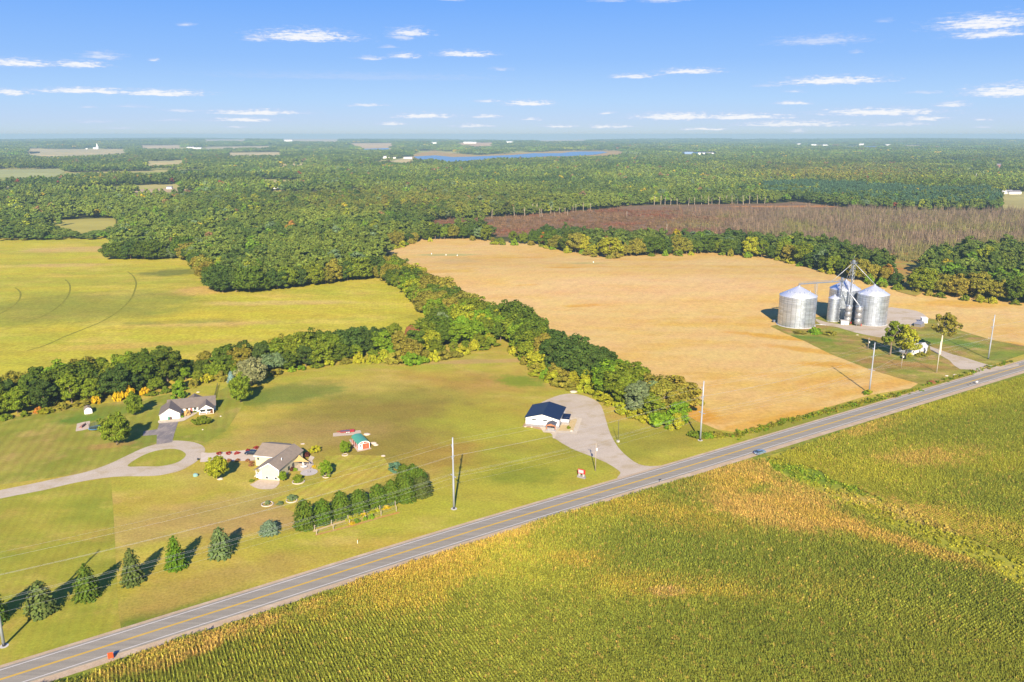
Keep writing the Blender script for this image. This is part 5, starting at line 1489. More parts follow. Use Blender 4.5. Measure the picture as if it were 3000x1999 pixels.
for k, (x0, y0, x1, y1) in enumerate([(1279, 548, 1280, 525), (1323, 488, 1325, 470), (1440, 502, 1441, 486), (1532, 534, 1535, 515)]):
    small_pole('W', (x0, y0), (x1, y1), f'utility pole standing in the reddish marsh, {ordinal(k + 1)} from left', 1.6, m_wood_pole, r=.3)
for k, (a_, b_, lab) in enumerate([((w2[0], w2[1], h2 - .4), (w1[0], w1[1], h1 - .4), 'service wire from the short farm pole to the crossarm pole'), ((w1[0], w1[1], h1 - .4), (P[3][0], P[3][1], 11.0), 'service wire from the crossarm pole to the roadside steel pole'),
                                   ((w1[0], w1[1], h1 - .8), (P[4][0], P[4][1], 11.0), 'service wire from the crossarm pole to the far right steel pole')]):
    A_, B_ = Vector(a_), Vector(b_)
    tag(MB().tube([tuple(A_.lerp(B_, u) - Vector((0, 0, 4 * .7 * u * (1 - u)))) for u in np.linspace(0, 1, 12)], .03, 4).build('service_wire', MATS['wire_aluminium']), lab, 'wire')

# ================================================================== GRAIN BINS
def bin_metal(name, seam):
    m, nt, b = new_mat(name)
    o = nt.obj()
    s = nt.node('ShaderNodeSeparateXYZ', {0: o})
    z = s.outputs[2]
    an_ = nt.math('ARCTAN2', s.outputs[0], s.outputs[1])
    col = nt.math('LESS_THAN', nt.math('FRACT', nt.math('MULTIPLY', an_, seam)), .07)
    ring = nt.math('LESS_THAN', nt.math('FRACT', nt.math('DIVIDE', z, 1.12)), .06)
    pnl = nt.node('ShaderNodeTexWhiteNoise', {'Vector': nt.node('ShaderNodeCombineXYZ', {0: nt.math('FLOOR', nt.math('MULTIPLY', an_, seam / 2)), 1: nt.math('FLOOR', nt.math('DIVIDE', z, 1.12)), 2: 0.0}).outputs[0]}, noise_dimensions='3D').outputs[0]
    c = nt.mix(nt.math('MAXIMUM', nt.math('MULTIPLY', col, .8), nt.math('MULTIPLY', ring, .45)), (.60, .66, .74, 1), (.16, .19, .23, 1))
    c = nt.node('ShaderNodeHueSaturation', {'Color': c, 'Value': nt.math('MULTIPLY_ADD', pnl, .3, .84)}).outputs[0]
    nt.t.links.new(c, b.inputs['Base Color'])
    b.inputs['Metallic'].default_value = .85
    nt.t.links.new(nt.rng(nt.noise(o, .6, 3.0), .3, .7, .34, .46, False), b.inputs['Roughness'])
    bn = nt.node('ShaderNodeBump', {'Height': nt.math('SINE', nt.math('MULTIPLY', z, 2 * math.pi / .107 / 3)), 'Distance': .012, 'Strength': .35})
    nt.t.links.new(bn.outputs[0], b.inputs['Normal'])
    return m
m_bin, m_binr = bin_metal('corrugated_bin_steel', 4.0), None
def roof_metal():
    m, nt, b = new_mat('ribbed_bin_roof')
    o = nt.obj()
    s = nt.node('ShaderNodeSeparateXYZ', {0: o})
    an_ = nt.math('ARCTAN2', s.outputs[0], s.outputs[1])
    w = nt.math('FRACT', nt.math('MULTIPLY', an_, 7.0))
    nt.t.links.new(nt.mix(nt.math('LESS_THAN', w, .12), (.74, .77, .82, 1), (.52, .55, .62, 1)), b.inputs['Base Color'])
    b.inputs['Metallic'].default_value = .6
    b.inputs['Roughness'].default_value = .42
    return m
m_binr = roof_metal()
def grain_bin(c, r, he, ha, label, name='grain_bin', group='grain bins', vents=8, ladder=None):
    t = thing(name, label, 'grain bin', (c[0], c[1], 0), 0, group)
    MB().lathe([(r, .3), (r, he)], 64, cap=False).build('wall', m_bin, t)
    rf = MB().lathe([(r + .25, he - .12), (r + .25, he), (r * .5, he + (ha - he) * .52), (.7, ha - .3)], 48, cap=False).build('roof', m_binr, t)
    MB().lathe([(.75, ha - .5), (.75, ha + .15), (.5, ha + .4)], 16).build('cap', m_galv, rf)
    for i in range(vents):
        a_ = -math.pi / 2 + (i - (vents - 1) / 2) * .42
        q = r * .62
        MB().lathe([(.28, he + (ha - he) * .36), (.28, he + (ha - he) * .36 + .75)], 8, q * math.cos(a_), q * math.sin(a_)).build('vent', m_galv, rf)
    rg = MB()
    for z in ((he * .93, he * .86, he * .78) if he > 12 else ()):
        rg.lathe([(r + .005, z - .1), (r + .1, z - .06), (r + .1, z + .06), (r + .005, z + .1)], 64, cap=False)
    if rg.v: rg.build('wind_ring', m_galv, t)
    MB().lathe([(r + .7, 0), (r + .7, .3), (r, .3)], 48).build('base_slab', plain('pale_concrete', alb(226, 222, 216)), t)
    if ladder is not None:
        l = MB(); ca_, sa_ = math.cos(ladder), math.sin(ladder)
        for s_ in (-.3, .3):
            x, y = ca_ * (r + .35) - sa_ * s_, sa_ * (r + .35) + ca_ * s_
            l.tube([(x, y, .3), (x, y, he + .6)], .06, 4)
        for z in np.arange(.8, he, .9):
            l.tube([(ca_ * (r + .35) - sa_ * -.3, sa_ * (r + .35) + ca_ * -.3, z), (ca_ * (r + .35) - sa_ * .3, sa_ * (r + .35) + ca_ * .3, z)], .04, 4)
        l.build('ladder', m_galv, t)
    return t
cL = ground('D', 514, 986); rL = 10.7
grain_bin(cL, rL, 18.4, 24.2, 'largest galvanised grain bin, standing apart on the left', ladder=R(-8))
cR = ground('D', 1372, 968); rR = 8.9
grain_bin(cR, rR, 18.6, 24.0, 'right galvanised grain bin, with the white streaked roof nearest the lane', ladder=R(175))
cM = ground('D', 1083, 568, 18.8)
grain_bin(cM, 9.0, 18.8, 24.2, 'rear galvanised grain bin half hidden behind the elevator legs')
cS = ground('D', 932, 942)
grain_bin(cS, 3.3, 14.7, 16.5, 'slim small grain bin between the big bins', vents=0)
def dryer(base, top, label):
    p_ = gp('D', *base); h = height('D', base, top)
    t = thing('grain_dryer', label, 'grain dryer', (p_[0], p_[1], 0), 0, 'stacked drum grain dryers')
    m_dr = banded('dryer_steel', (.34, .34, .35, 1), .4, 'Z', .5, .6, .8, .2)
    n, r = 3, 2.0
    dh = (h - 1.6) / n
    for i in range(n):
        MB().lathe([(r * .9, 1.2 + i * dh), (r, 1.35 + i * dh), (r, 1.0 + (i + 1) * dh), (r * .92, 1.15 + (i + 1) * dh)], 24).build('drum', m_dr, t)
        MB().lathe([(r + .35, 1.12 + (i + 1) * dh), (r + .35, 1.22 + (i + 1) * dh)], 24).build('walkway', m_galv, t)
    MB().lathe([(r * .95, h - .4), (.5, h)], 24).build('roof', m_galv, t)
    for a_ in range(4):
        q = math.pi / 4 + a_ * math.pi / 2
        MB().tube([(1.6 * math.cos(q), 1.6 * math.sin(q), 0), (1.6 * math.cos(q), 1.6 * math.sin(q), 1.3)], .12, 6).build('leg', m_galv, t)
    MB().box(1.1, 1.5, -2.3, -1.8, .6, 1.8).build('control_box', plain('box_red', alb(220, 60, 50), .5), t)
    return p_, h
d1, hd1 = dryer((1105, 975), (1122, 758), 'left stacked-drum grain dryer beside the white shed')
d2, hd2 = dryer((1222, 1000), (1243, 768), 'right stacked-drum grain dryer in front of the right bin')
def elevator(base, h, label, wd):
    t = thing('bucket_elevator', label, 'elevator leg', (base[0], base[1], 0), R(20), 'bucket elevators between the bins')
    fr_ = MB()
    for sx in (-1, 1):
        for sy in (-1, 1):
            fr_.box(sx * wd - .06, sx * wd + .06, sy * wd - .06, sy * wd + .06, 0, h - 1.6)
    n = int(h / 2.6)
    for i in range(n):
        z0, z1 = i * (h - 2) / n, (i + 1) * (h - 2) / n
        for sy in (-1, 1):
            fr_.tube([(-wd, sy * wd, z0), (wd, sy * wd, z1)], .035, 4)
            fr_.tube([(sy * wd, -wd, z1), (sy * wd, wd, z0)], .035, 4)
    fr_.build('tower_frame', m_galv, t)
    MB().box(-.45, -.1, -.2, .2, .2, h - 1.4).box(.1, .45, -.2, .2, .2, h - 1.4).build('trunking', m_galv, t)
    MB().prism([(-.8, h - 1.4), (.8, h - 1.4), (.8, h - .5), (.4, h), (-.4, h), (-.8, h - .5)], 'y', -.5, .5).build('head', m_galv, t)
    MB().box(-1.6, 1.6, -1.5, 1.5, h - 2.1, h - 2.0).build('platform', m_galv, t)
    rl = MB()
    for a_, b_ in (((-1.6, -1.5), (1.6, -1.5)), ((1.6, -1.5), (1.6, 1.5)), ((1.6, 1.5), (-1.6, 1.5)), ((-1.6, 1.5), (-1.6, -1.5))):
        for z in (h - 1.5, h - 1.0):
            rl.tube([(*a_, z), (*b_, z)], .04, 4)
    rl.build('railing', m_galv, t)
    return t
e1 = ground('D', 1000, 943); h1e = height('D', (1000, 943), (1050, 442))
elevator(e1, h1e, 'shorter bucket elevator leg beside the slim bin', .75)
e2 = ground('D', 1108, 952); h2e = height('D', (1108, 952), (1186, 240))
t = elevator(e2, h2e, 'tallest bucket elevator leg with a spike on top', .85)
MB().tube([(0, 0, h2e), (0, 0, h2e + 2.6)], .06, 5).build('mast', m_galv, t)
def spout(a_, b_, r, label, name='grain_spout'):
    tag(MB().tube([tuple(a_), tuple(b_)], r, 8).build(name, plain('spout_steel', (.50, .53, .58, 1), .45, .4, .08)), label, 'spout')
top2 = (e2[0], e2[1], h2e - 1.5)
convA, convB = (cL[0], cL[1], 25.3), (e1[0] + .5, e1[1], 25.0)
u_ = .72
mid = tuple(convA[i] * (1 - u_) + convB[i] * u_ for i in range(3))
spout(top2, mid, .15, 'grain spout from the tallest leg down to the conveyor bridge')
spout(top2, (cM[0], cM[1], 24.4), .15, 'grain spout from the tallest leg to the rear bin roof')
spout(top2, (cM[0] + 1.2, cM[1] - .5, 24.2), .11, 'second thinner spout from the tallest leg to the rear bin')
spout(top2, (cR[0], cR[1], 24.3), .16, 'grain spout from the tallest leg to the right bin roof')
spout((e1[0], e1[1], h1e - 3.4), (d2[0], d2[1], hd2), .26, 'white slanting spout from the shorter leg to the right dryer')
spout((cS[0] - 2.6, cS[1] - 3.4, .6), (e1[0], e1[1] - .6, 7.0), .18, 'slanting auger tube in front of the slim bin')
q0, q1 = ground('D', 735, 988), ground('D', 860, 996)
spout((q0[0], q0[1], .4), (q1[0], q1[1], .4), .2, 'horizontal unloading tube on the grass right of the left bin')
t = thing('conveyor_bridge', 'long horizontal conveyor bridge from the left bin roof to the elevator legs', 'conveyor', convA, math.atan2(convB[1] - convA[1], convB[0] - convA[0]))
L = math.hypot(convB[0] - convA[0], convB[1] - convA[1])
MB().box(-.4, L, -.25, .25, -.2, .2).build('casing', m_galv, t)
rl = MB()
for s_ in (-.7, .7):
    rl.tube([(0, s_, .9), (L, s_, .9)], .05, 4)
    for x in np.arange(0, L, 2.0):
        rl.tube([(x, s_, -.3), (x, s_, .9)], .035, 4)
rl.box(0, L, -.75, .75, -.38, -.32)
rl.build('walkway', m_galv, t)
sp_ = MB()
for sx in (-.6, .6):
    for sy in (-.6, .6):
        sp_.box(rL + 1.5 + sx - .07, rL + 1.5 + sx + .07, sy - .07, sy + .07, -convA[2], -.4)
for z in np.arange(-convA[2] + 1, -1, 1.5):
    sp_.tube([(rL + .9, -.6, z), (rL + 2.1, -.6, z + 1.5)], .045, 4)
    sp_.box(rL + .9, rL + 2.1, -.63, -.57, z - .04, z + .04)
sp_.build('support_tower', m_galv, t)
p_ = gp('D', 1060, 985)
t = thing('equipment_shed', 'small white flat-topped shed at the foot of the grain bins', 'shed', (p_[0] - 1.5, p_[1] - .3, 0), R(-14))
MB().box(0, 4.4, 0, 3.4, 0, 2.1).build('wall', WHITE, t)
MB().slab([(-.15, -.15, 2.22), (4.55, -.15, 2.22), (4.55, 3.55, 2.5), (-.15, 3.55, 2.5)], .1).build('roof', plain('pale_roof', alb(236, 234, 232), .7), t)
MB().box(1.6, 2.6, -.05, -.004, 0, 1.9).build('door', plain('grey_door', alb(200, 200, 204), .6), t)
p_ = gp('D', 265, 958)
t = thing('bin_fan', 'grey aeration fan at the left foot of the largest bin', 'fan', (p_[0], p_[1], 0), R(20))
MB().box(-.9, .9, -.7, .7, .1, 1.5).build('housing', m_galv, t)
MB().tube([(-1.2, 0, .8), (-.9, 0, .8)], .6, 14).build('inlet', m_dark, t)
for k, (x, y, lab) in enumerate([(553, 1030, 'dark door hatch unit at the front foot of the largest bin'), (1362, 998, 'dark door hatch unit at the front foot of the right bin')]):
    p_ = gp('D', x, y)
    t = thing('unload_hatch', lab, 'hatch', (p_[0], p_[1], 0))
    MB().box(-.5, .5, -.3, .5, 0, 1.1).build('box', m_dark, t)
    MB().tube([(0, -.3, .6), (0, -1.2, .4)], .15, 8).build('spout', m_galv, t)
# farmstead sheds and the small white house
p_ = gp('S', 760, 362); p2_ = gp('S', 890, 385)
t = thing('pole_shed', 'grey-roofed open shed above the big trees', 'shed', (p_[0], p_[1], 0), math.atan2(p2_[1] - p_[1], p2_[0] - p_[0]))
MB().slab([(-.3, -.4, 2.0), (4.2, -.4, 2.0), (4.2, 5.6, 3.0), (-.3, 5.6, 3.0)], .12).build('roof', banded('grey_metal_roof', alb(196, 194, 196), .5, 'X', .4, .3, .8, .12), t)
MB().box(0, 3.9, 0, 5.2, 0, 1.9).build('wall', plain('grey_boards', alb(150, 146, 140), .9, var=.2), t)
p_ = gp('S', 985, 268)
t = thing('white_shed', 'white box-shaped shed at the end of the upper gravel loop', 'shed', (p_[0], p_[1], 0), R(-8))
MB().box(0, 3.3, 0, 3.0, 0, 3.2).build('wall', m_siding, t)
MB().slab([(-.15, -.15, 3.3), (3.45, -.15, 3.3), (3.45, 3.15, 3.5), (-.15, 3.15, 3.5)], .1).build('roof', WHITE, t)
MB().box(1.0, 2.0, -.05, -.004, .1, 2.0).build('door', WHITE, t)
p_ = gp('S', 620, 1190); p2_ = gp('S', 850, 1230)
aw = math.atan2(p2_[1] - p_[1], p2_[0] - p_[0])
t = thing('white_house', 'small white house half hidden behind the big trees and bushes', 'house', (p_[0], p_[1], 0), R(20))
mb = MB(); mb.prism([(0, 0), (7, 0), (7, 2.6), (3.5, 4.8), (0, 2.6)], 'x', 0, 13.5); mb.build('wall', m_siding, t)
r = MB(); r.slab([(-.4, -.35, 2.5), (13.9, -.35, 2.5), (13.9, 3.5, 4.95), (-.4, 3.5, 4.95)], .12).slab([(-.4, 3.5, 4.95), (13.9, 3.5, 4.95), (13.9, 7.35, 2.5), (-.4, 7.35, 2.5)], .12)
r.build('roof', banded('pale_grey_roof', alb(226, 226, 230), .4, 'X', .5, .1, .9, .1), t)
for x0 in (2.0, 6.5, 10.2):
    window(None, t, x0, x0 + 1.0, 1.0, 2.1, -.003)
# white well caps on the stubble
for k, (x, y) in enumerate([(448, 728), (615, 740), (744, 746), (2308, 824)]):
    p_ = gp('Z', x, y)
    tag(MB().lathe([(.45, 0), (.45, .8), (.2, 1.1)], 10).build('vent_post', WHITE, None, (p_[0], p_[1], float(terrain(*p_)))), f'small white vent standing in the stubble field, {ordinal(k + 1)} from left', 'vent', 'white vents in the stubble field')
# ================================================================== SCATTERED MASSES
def kit(name, meshes):
    """source shapes for a scattered mass; they live outside the scene and are only instanced"""
    c = bpy.data.collections.new(name)
    for i, me in enumerate(meshes):
        o = bpy.data.objects.new(f'{name}_shape_{i:02d}', me)
        c.objects.link(o)
    return c
def scatter(name, coll, pts, idx, rot, scl, tint, label=None, cat=None, kind='stuff'):
    n = len(pts)
    me = bpy.data.meshes.new(name)
    me.vertices.add(n)
    me.vertices.foreach_set('co', np.ascontiguousarray(pts, np.float32).ravel())
    def att(nm, typ, arr, key):
        a = me.attributes.new(nm, typ, 'POINT')
        a.data.foreach_set(key, np.ascontiguousarray(arr).ravel())
    att('pick', 'INT', idx.astype(np.int32), 'value')
    att('turn', 'FLOAT', rot.astype(np.float32), 'value')
    att('size', 'FLOAT_VECTOR', scl.astype(np.float32), 'vector')
    att('tint', 'FLOAT_COLOR', np.concatenate([tint[:, :3], np.ones((n, 1))], 1).astype(np.float32), 'color')
    me.update()
    o = bpy.data.objects.new(name, me)
    COL.objects.link(o)
    g = bpy.data.node_groups.new(name, 'GeometryNodeTree')
    g.interface.new_socket('Geometry', in_out='INPUT', socket_type='NodeSocketGeometry')
    g.interface.new_socket('Geometry', in_out='OUTPUT', socket_type='NodeSocketGeometry')
    N = g.nodes.new
    gi, go, ip, ci = N('NodeGroupInput'), N('NodeGroupOutput'), N('GeometryNodeInstanceOnPoints'), N('GeometryNodeCollectionInfo')
    ci.inputs['Collection'].default_value = coll
    ci.inputs['Separate Children'].default_value = True
    ci.inputs['Reset Children'].default_value = True
    def named(nm, t):
        q = N('GeometryNodeInputNamedAttribute'); q.data_type = t; q.inputs['Name'].default_value = nm
        return q.outputs['Attribute']
    cx = N('ShaderNodeCombineXYZ')
    L = g.links.new
    L(named('turn', 'FLOAT'), cx.inputs[2])
    L(gi.outputs[0], ip.inputs['Points'])
    L(ci.outputs[0], ip.inputs['Instance'])
    ip.inputs['Pick Instance'].default_value = True
    L(named('pick', 'INT'), ip.inputs['Instance Index'])
    L(cx.outputs[0], ip.inputs['Rotation'])
    L(named('size', 'FLOAT_VECTOR'), ip.inputs['Scale'])
    L(ip.outputs[0], go.inputs[0])
    md = o.modifiers.new('scatter', 'NODES'); md.node_group = g
    return tag(o, label, cat, kind=kind)

# ---- maize
def corn_mesh(name, seed, n=26):
    rs = np.random.RandomState(seed)
    V, F, o = [], [], 0
    for k in range(n):
        x0, y0 = rs.uniform(-.3, .3), rs.uniform(-.10, .10)
        zb = rs.uniform(.5, 2.0); a = rs.uniform(0, 6.28)
        L = rs.uniform(.28, .5); w = rs.uniform(.06, .11)
        ca, sa = math.cos(a), math.sin(a)
        pts = [(0, zb), (L * .45, zb + L * .75), (L, zb + L * .55)]
        for (r, z) in pts:
            for s_ in (-1, 1):
                V.append((x0 + ca * r - sa * w * s_, y0 + sa * r + ca * w * s_, z))
        F += [(o, o + 2, o + 3, o + 1), (o + 2, o + 4, o + 5, o + 3)]; o += 6
    for k in range(3):
        x0, y0 = rs.uniform(-.28, .28), rs.uniform(-.08, .08); a = rs.uniform(0, 3.14); w = .05
        V += [(x0 - w * math.cos(a), y0 - w * math.sin(a), .1), (x0 + w * math.cos(a), y0 + w * math.sin(a), .1), (x0 + w * math.cos(a), y0 + w * math.sin(a), 2.55), (x0 - w * math.cos(a), y0 - w * math.sin(a), 2.55)]
        F.append((o, o + 1, o + 2, o + 3)); o += 4
    me = np_mesh(name, np.array(V), np.array(F))
    me.materials.append(m_corn)
    return me
m_corn = foliage_mat('maize_leaves', True, .5, 1.5, .3)
corn_kit = kit('maize', [corn_mesh('maize', 500 + i) for i in range(5)])
m_soil = field_mat('maize_soil', alb(116, 104, 58), alb(128, 110, 64), alb(104, 100, 54), 0, .3, .3, 2, contrast=.2)
def row_points(poly, ang, row, step):
    """points along parallel rows (direction ang) inside a ground polygon"""
    p = np.array(poly)
    c, s_ = math.cos(ang), math.sin(ang)
    u, v = p[:, 0] * c + p[:, 1] * s_, -p[:, 0] * s_ + p[:, 1] * c
    U, Vv = np.meshgrid(np.arange(u.min(), u.max(), step), np.arange(v.min(), v.max(), row))
    U = U + RS.uniform(-.3, .3, U.shape) * step
    Vv = Vv + RS.normal(size=Vv.shape) * .035
    x, y = (U * c - Vv * s_).ravel(), (U * s_ + Vv * c).ravel()
    m = inside(x, y, poly)
    return x[m], y[m]
def blobs(x, y, lst, base):
    """blend of tints: lst of (colour, x, y, rx, ry, angle, amount)"""
    t = np.repeat(np.array(base[:3])[None], len(x), 0)
    nz = fbm(x / 9, y / 9, 5) - .5
    nf = fbm(x / 2.2, y / 2.2, 9) - .5
    for col, bx, by, rx, ry, an_, am in lst:
        dx, dy = x - bx, y - by
        c, s_ = math.cos(an_), math.sin(an_)
        d = np.hypot((dx * c + dy * s_) / rx, (-dx * s_ + dy * c) / ry) + nz * 1.3 + nf * .7
        f = am * (1 - sstep(.5, 1.35, d))
        f = .8 * (.45 * f + .5 * (RS.rand(len(x)) < f * .8))[:, None]
        t = t * (1 - f) + np.array(col[:3]) * f
    return t
def fc(r, g, b): return alb(r, g, b, 1.7)
CG, CD, CO, CT, CY_ = fc(144, 148, 56), fc(122, 134, 52), fc(190, 164, 68), fc(206, 170, 90), fc(166, 164, 58)
edge_pts = [gp('E', 700, 1700, 1.8), gp('E', 900, 1600, 1.8), gp('E', 1300, 1440, 1.8), gp('E', 1700, 1300, 1.8), gp('E', 2352, 1110, 1.8)] + [gp('M', x, y, 1.8) for x, y in [(0, 680), (250, 605), (500, 525), (750, 440), (1000, 365), (1250, 300), (1440, 240), (1640, 185)]] + [gp('N', x, y, 1.8) for x, y in [(350, 610), (600, 540), (690, 528)]]
gap_l = [gp('N', x, y, 1.2) for x, y in [(725, 535), (800, 620), (1000, 700), (1250, 830), (1550, 970), (1800, 1070), (2100, 1190), (2353, 1345), (2700, 1550), (3700, 2150)]]
C1 = edge_pts + gap_l + [gp('X', 3700, 2240), gp('X', 3000, 2240), gp('X', 1500, 2240), gp('X', -150, 2240), gp('X', -150, 2080)]
gap_r = [gp('N', x, y, 1.0) for x, y in [(745, 505), (870, 520), (1000, 555), (1090, 590), (1150, 640), (1300, 690), (1500, 775), (1750, 880), (1950, 970), (2353, 1160), (2700, 1300), (3700, 1720)]]
C2 = [gp('N', x, y, 1.8) for x, y in [(790, 490), (1000, 425), (1300, 320), (1500, 255), (1800, 165), (2060, 85), (2353, 5), (2800, -110), (3600, -320)]] + [gp('N', 3750, 1000)] + gap_r[::-1]
sheet('maize_ground', C1, m_soil, 1)
sheet('maize_ground', C2, m_soil, 1)
r0, r1 = ground('X', 1134, 1839), ground('X', 1234, 1999)
ang_rows = math.atan2(r1[1] - r0[1], r1[0] - r0[0])
ang_road = math.atan2(dirn[1], dirn[0])
DIV = [gp('X', -200, 1990), gp('X', 300, 1990), gp('X', 700, 1880), gp('M', -300, 1000), gp('M', 0, 945), gp('M', 350, 890), gp('M', 800, 875), gp('M', 1580, 885), gp('M', 2000, 920), gp('M', 2353, 1010), gp('X', 2600, 1860), gp('X', 3500, 2000)]
dv = np.array(DIV)
def below_div(x, y):
    px, py = project(x, y, np.zeros_like(x))
    qx, qy = project(dv[:, 0], dv[:, 1], np.zeros(len(dv)))
    return py > np.interp(px, qx, qy)
xa, ya = row_points(C1, ang_rows, .76, .5)
k = below_div(xa, ya)
xb, yb = row_points(C1, ang_road, .76, .5)
kb = ~below_div(xb, yb)
def vis(x, y, m=1.2):
    px, py = project(x, y, np.full(len(x), 1.2))
    return (px > -300) & (px < 2353 * m) & (py < 1568 * 1.13)
def mk_corn(name, parts, lst, base, label, hs=1.0):
    X, Y, A = [], [], []
    for x, y, a_ in parts:
        m = vis(x, y)
        X.append(x[m]); Y.append(y[m]); A.append(np.full(m.sum(), a_))
    x, y, a_ = np.concatenate(X), np.concatenate(Y), np.concatenate(A)
    n = len(x)
    t = blobs(x, y, lst, base)
    rd_ = road_dist(x, y)
    t = t * (1 + .22 * (fbm(x / 5, y / 5, 21) - .5)[:, None])
    t = t * RS.uniform(.8, 1.18, (n, 1))
    bl = RS.rand(n) < .05
    t[bl] = t[bl] * .5 + np.array(CT[:3]) * .5
    sc = np.stack([RS.uniform(.9, 1.15, n), RS.uniform(.85, 1.2, n), RS.uniform(.84, 1.1, n) * hs * (1 + .22 * (fbm(x / 14, y / 14, 33) - .5))], 1)
    ge = np.array(gap_r); de = np.full(n, 1e9)
    for a_0, b_0 in zip(ge[:-1], ge[1:]):
        e_ = b_0 - a_0; u_0 = np.clip(((x - a_0[0]) * e_[0] + (y - a_0[1]) * e_[1]) / (e_ @ e_), 0, 1)
        de = np.minimum(de, np.hypot(x - a_0[0] - u_0 * e_[0], y - a_0[1] - u_0 * e_[1]))
    if hs < 1: sc[:, 2] *= .3 + .7 * sstep(0, 11, de + 3 * (fbm(x / 6, y / 6, 88) - .5))
    print(name, n)
    scatter(name, corn_kit, np.stack([x, y, np.zeros(n)], 1), RS.randint(0, 5, n), a_ + RS.choice([0, math.pi], n), sc, t, label, 'maize')
def bl(col, fr, x, y, rx, ry, an_=0.0, am=.9):
    p_ = gp(fr, x, y, 2.0)
    return (col, p_[0], p_[1], rx, ry, an_, am)
L1 = [bl(CY_, 'M', 600, 600, 60, 14, .58, .8), bl(CO, 'M', 100, 720, 34, 14, .58, .9), bl(CT, 'M', 350, 570, 40, 5, .58, .75), bl(CT, 'E', 2000, 1300, 26, 3.5, .6, .9), bl(CT, 'E', 1500, 1480, 20, 4, .6, .9), bl(CY_, 'E', 1200, 1560, 14, 3, .6, .6),
      bl(CO, 'M', 250, 640, 24, 6, .58, .7), bl(CO, 'M', 1300, 340, 16, 6, .4, .6), bl(CO, 'M', 1600, 430, 16, 8, -.5, .8), bl(CT, 'M', 1850, 150, 22, 10, .4, .95), bl(CO, 'M', 1800, 230, 14, 8, 0, .8), bl(CT, 'M', 2050, 360, 24, 12, -.5, .85), bl(CT, 'N', 950, 740, 14, 7, -.7, .8),
      bl(CT, 'N', 800, 850, 18, 9, -.5, .75), bl(CO, 'N', 1400, 980, 26, 5, -.75, .8), bl(CT, 'N', 1600, 1040, 20, 4, -.75, .7), bl(CO, 'M', 950, 660, 10, 5, 0, .8), bl(CO, 'M', 1500, 800, 20, 7, 0, .75), bl(fc(214, 172, 110), 'M', 1490, 850, 4, 2.5, 0, .9), bl(CO, 'M', 2100, 820, 26, 7, .1, .55),
      bl(CY_, 'M', 700, 700, 24, 8, -.6, .6), bl(CD, 'M', 1450, 640, 30, 12, -.5, .75), bl(CD, 'M', 1950, 640, 34, 16, -.5, .75), bl(CD, 'M', 1550, 250, 10, 12, -.8, .8), bl(CD, 'M', 2000, 1100, 36, 16, 0, .6), bl(CD, 'N', 1950, 1350, 30, 14, -.6, .7)]
mk_corn('maize_field', [(xa[k], ya[k], ang_rows), (xb[kb], yb[kb], ang_road)], L1, CG, 'green and straw-coloured maize crop filling the foreground below the road')
xc, yc = row_points(C2, ang_road - R(7), .76, .62)
cg2 = fc(156, 158, 56)
L2 = [bl(fc(180, 174, 60), 'N', 1200, 560, 30, 10, -.6, .8), bl(fc(182, 176, 58), 'N', 1850, 210, 46, 9, .55, .85), bl(CT, 'N', 1350, 330, 26, 6, .5, .7), bl(CT, 'N', 1750, 500, 20, 10, .3, .8), bl(CT, 'N', 1850, 880, 22, 8, -.6, .8), bl(fc(188, 170, 80), 'N', 2000, 60, 60, 5, .55, .8),
      bl(CD, 'N', 2150, 300, 50, 20, .3, .7), bl(CD, 'N', 2200, 700, 26, 18, 0, .8), bl(CD, 'N', 1650, 300, 26, 7, .5, .4), bl(fc(174, 170, 58), 'N', 1450, 580, 30, 8, -.5, .6), bl(fc(176, 172, 58), 'N', 2080, 930, 20, 8, -.5, .6), bl(fc(174, 168, 56), 'N', 2250, 560, 16, 6, .3, .6)]
mk_corn('maize_field', [(xc, yc, ang_road - R(7))], L2, cg2, 'lighter ripening maize crop right of the grassy waterway', .92)
# grassy waterway between the two blocks of maize
m_grassw = field_mat('waterway_grass', alb(188, 184, 66), alb(160, 168, 54), alb(206, 190, 84), -.65, .02, .12, 1.6, [(alb(200, 174, 96), B('N', 1650, 880, 24, 5, -.7, .8)), (alb(120, 110, 64), B('N', 1750, 940, 4, 2, 0, .8)), (alb(110, 144, 44), B('N', 1000, 610, 24, 6, -.65, .8))], contrast=.2, bump=.2)
sheet('waterway', gap_l + gap_r[::-1] + [gp('N', 735, 500)], m_grassw, 1.5)
def tuft_mesh(name, seed):
    rs = np.random.RandomState(seed)
    c = rs.uniform(-.5, .5, (26, 3)); c[:, 2] = rs.uniform(.1, .55, 26)
    n = unit(np.stack([rs.normal(size=26), rs.normal(size=26), rs.uniform(.1, .8, 26)], 1))
    v, f = quads(c, n, .42, rs, (.3, .6))
    me = np_mesh(name, v, f); me.materials.append(m_corn)
    return me
tuft_kit = kit('tall_grass', [tuft_mesh('tuft', 560 + i) for i in range(4)])
gw = gap_l + gap_r[::-1]
xg, yg = row_points(gw, -.6, 1.1, 1.1)
m = vis(xg, yg)
xg, yg = xg[m] + RS.uniform(-.5, .5, m.sum()), yg[m] + RS.uniform(-.5, .5, m.sum())
m = RS.rand(len(xg)) < .4 + .6 * sstep(.3, .6, fbm(xg / 7, yg / 7, 70))
xg, yg = xg[m], yg[m]
tg = blobs(xg, yg, [bl(fc(210, 180, 96), 'N', 1700, 850, 26, 5, -.7, .8), bl(fc(112, 150, 44), 'N', 1000, 600, 26, 6, -.65, .9), bl(fc(190, 184, 60), 'N', 1900, 1100, 30, 6, -.7, .7)], fc(166, 166, 54)) * .85 * RS.uniform(.75, 1.25, (len(xg), 1))
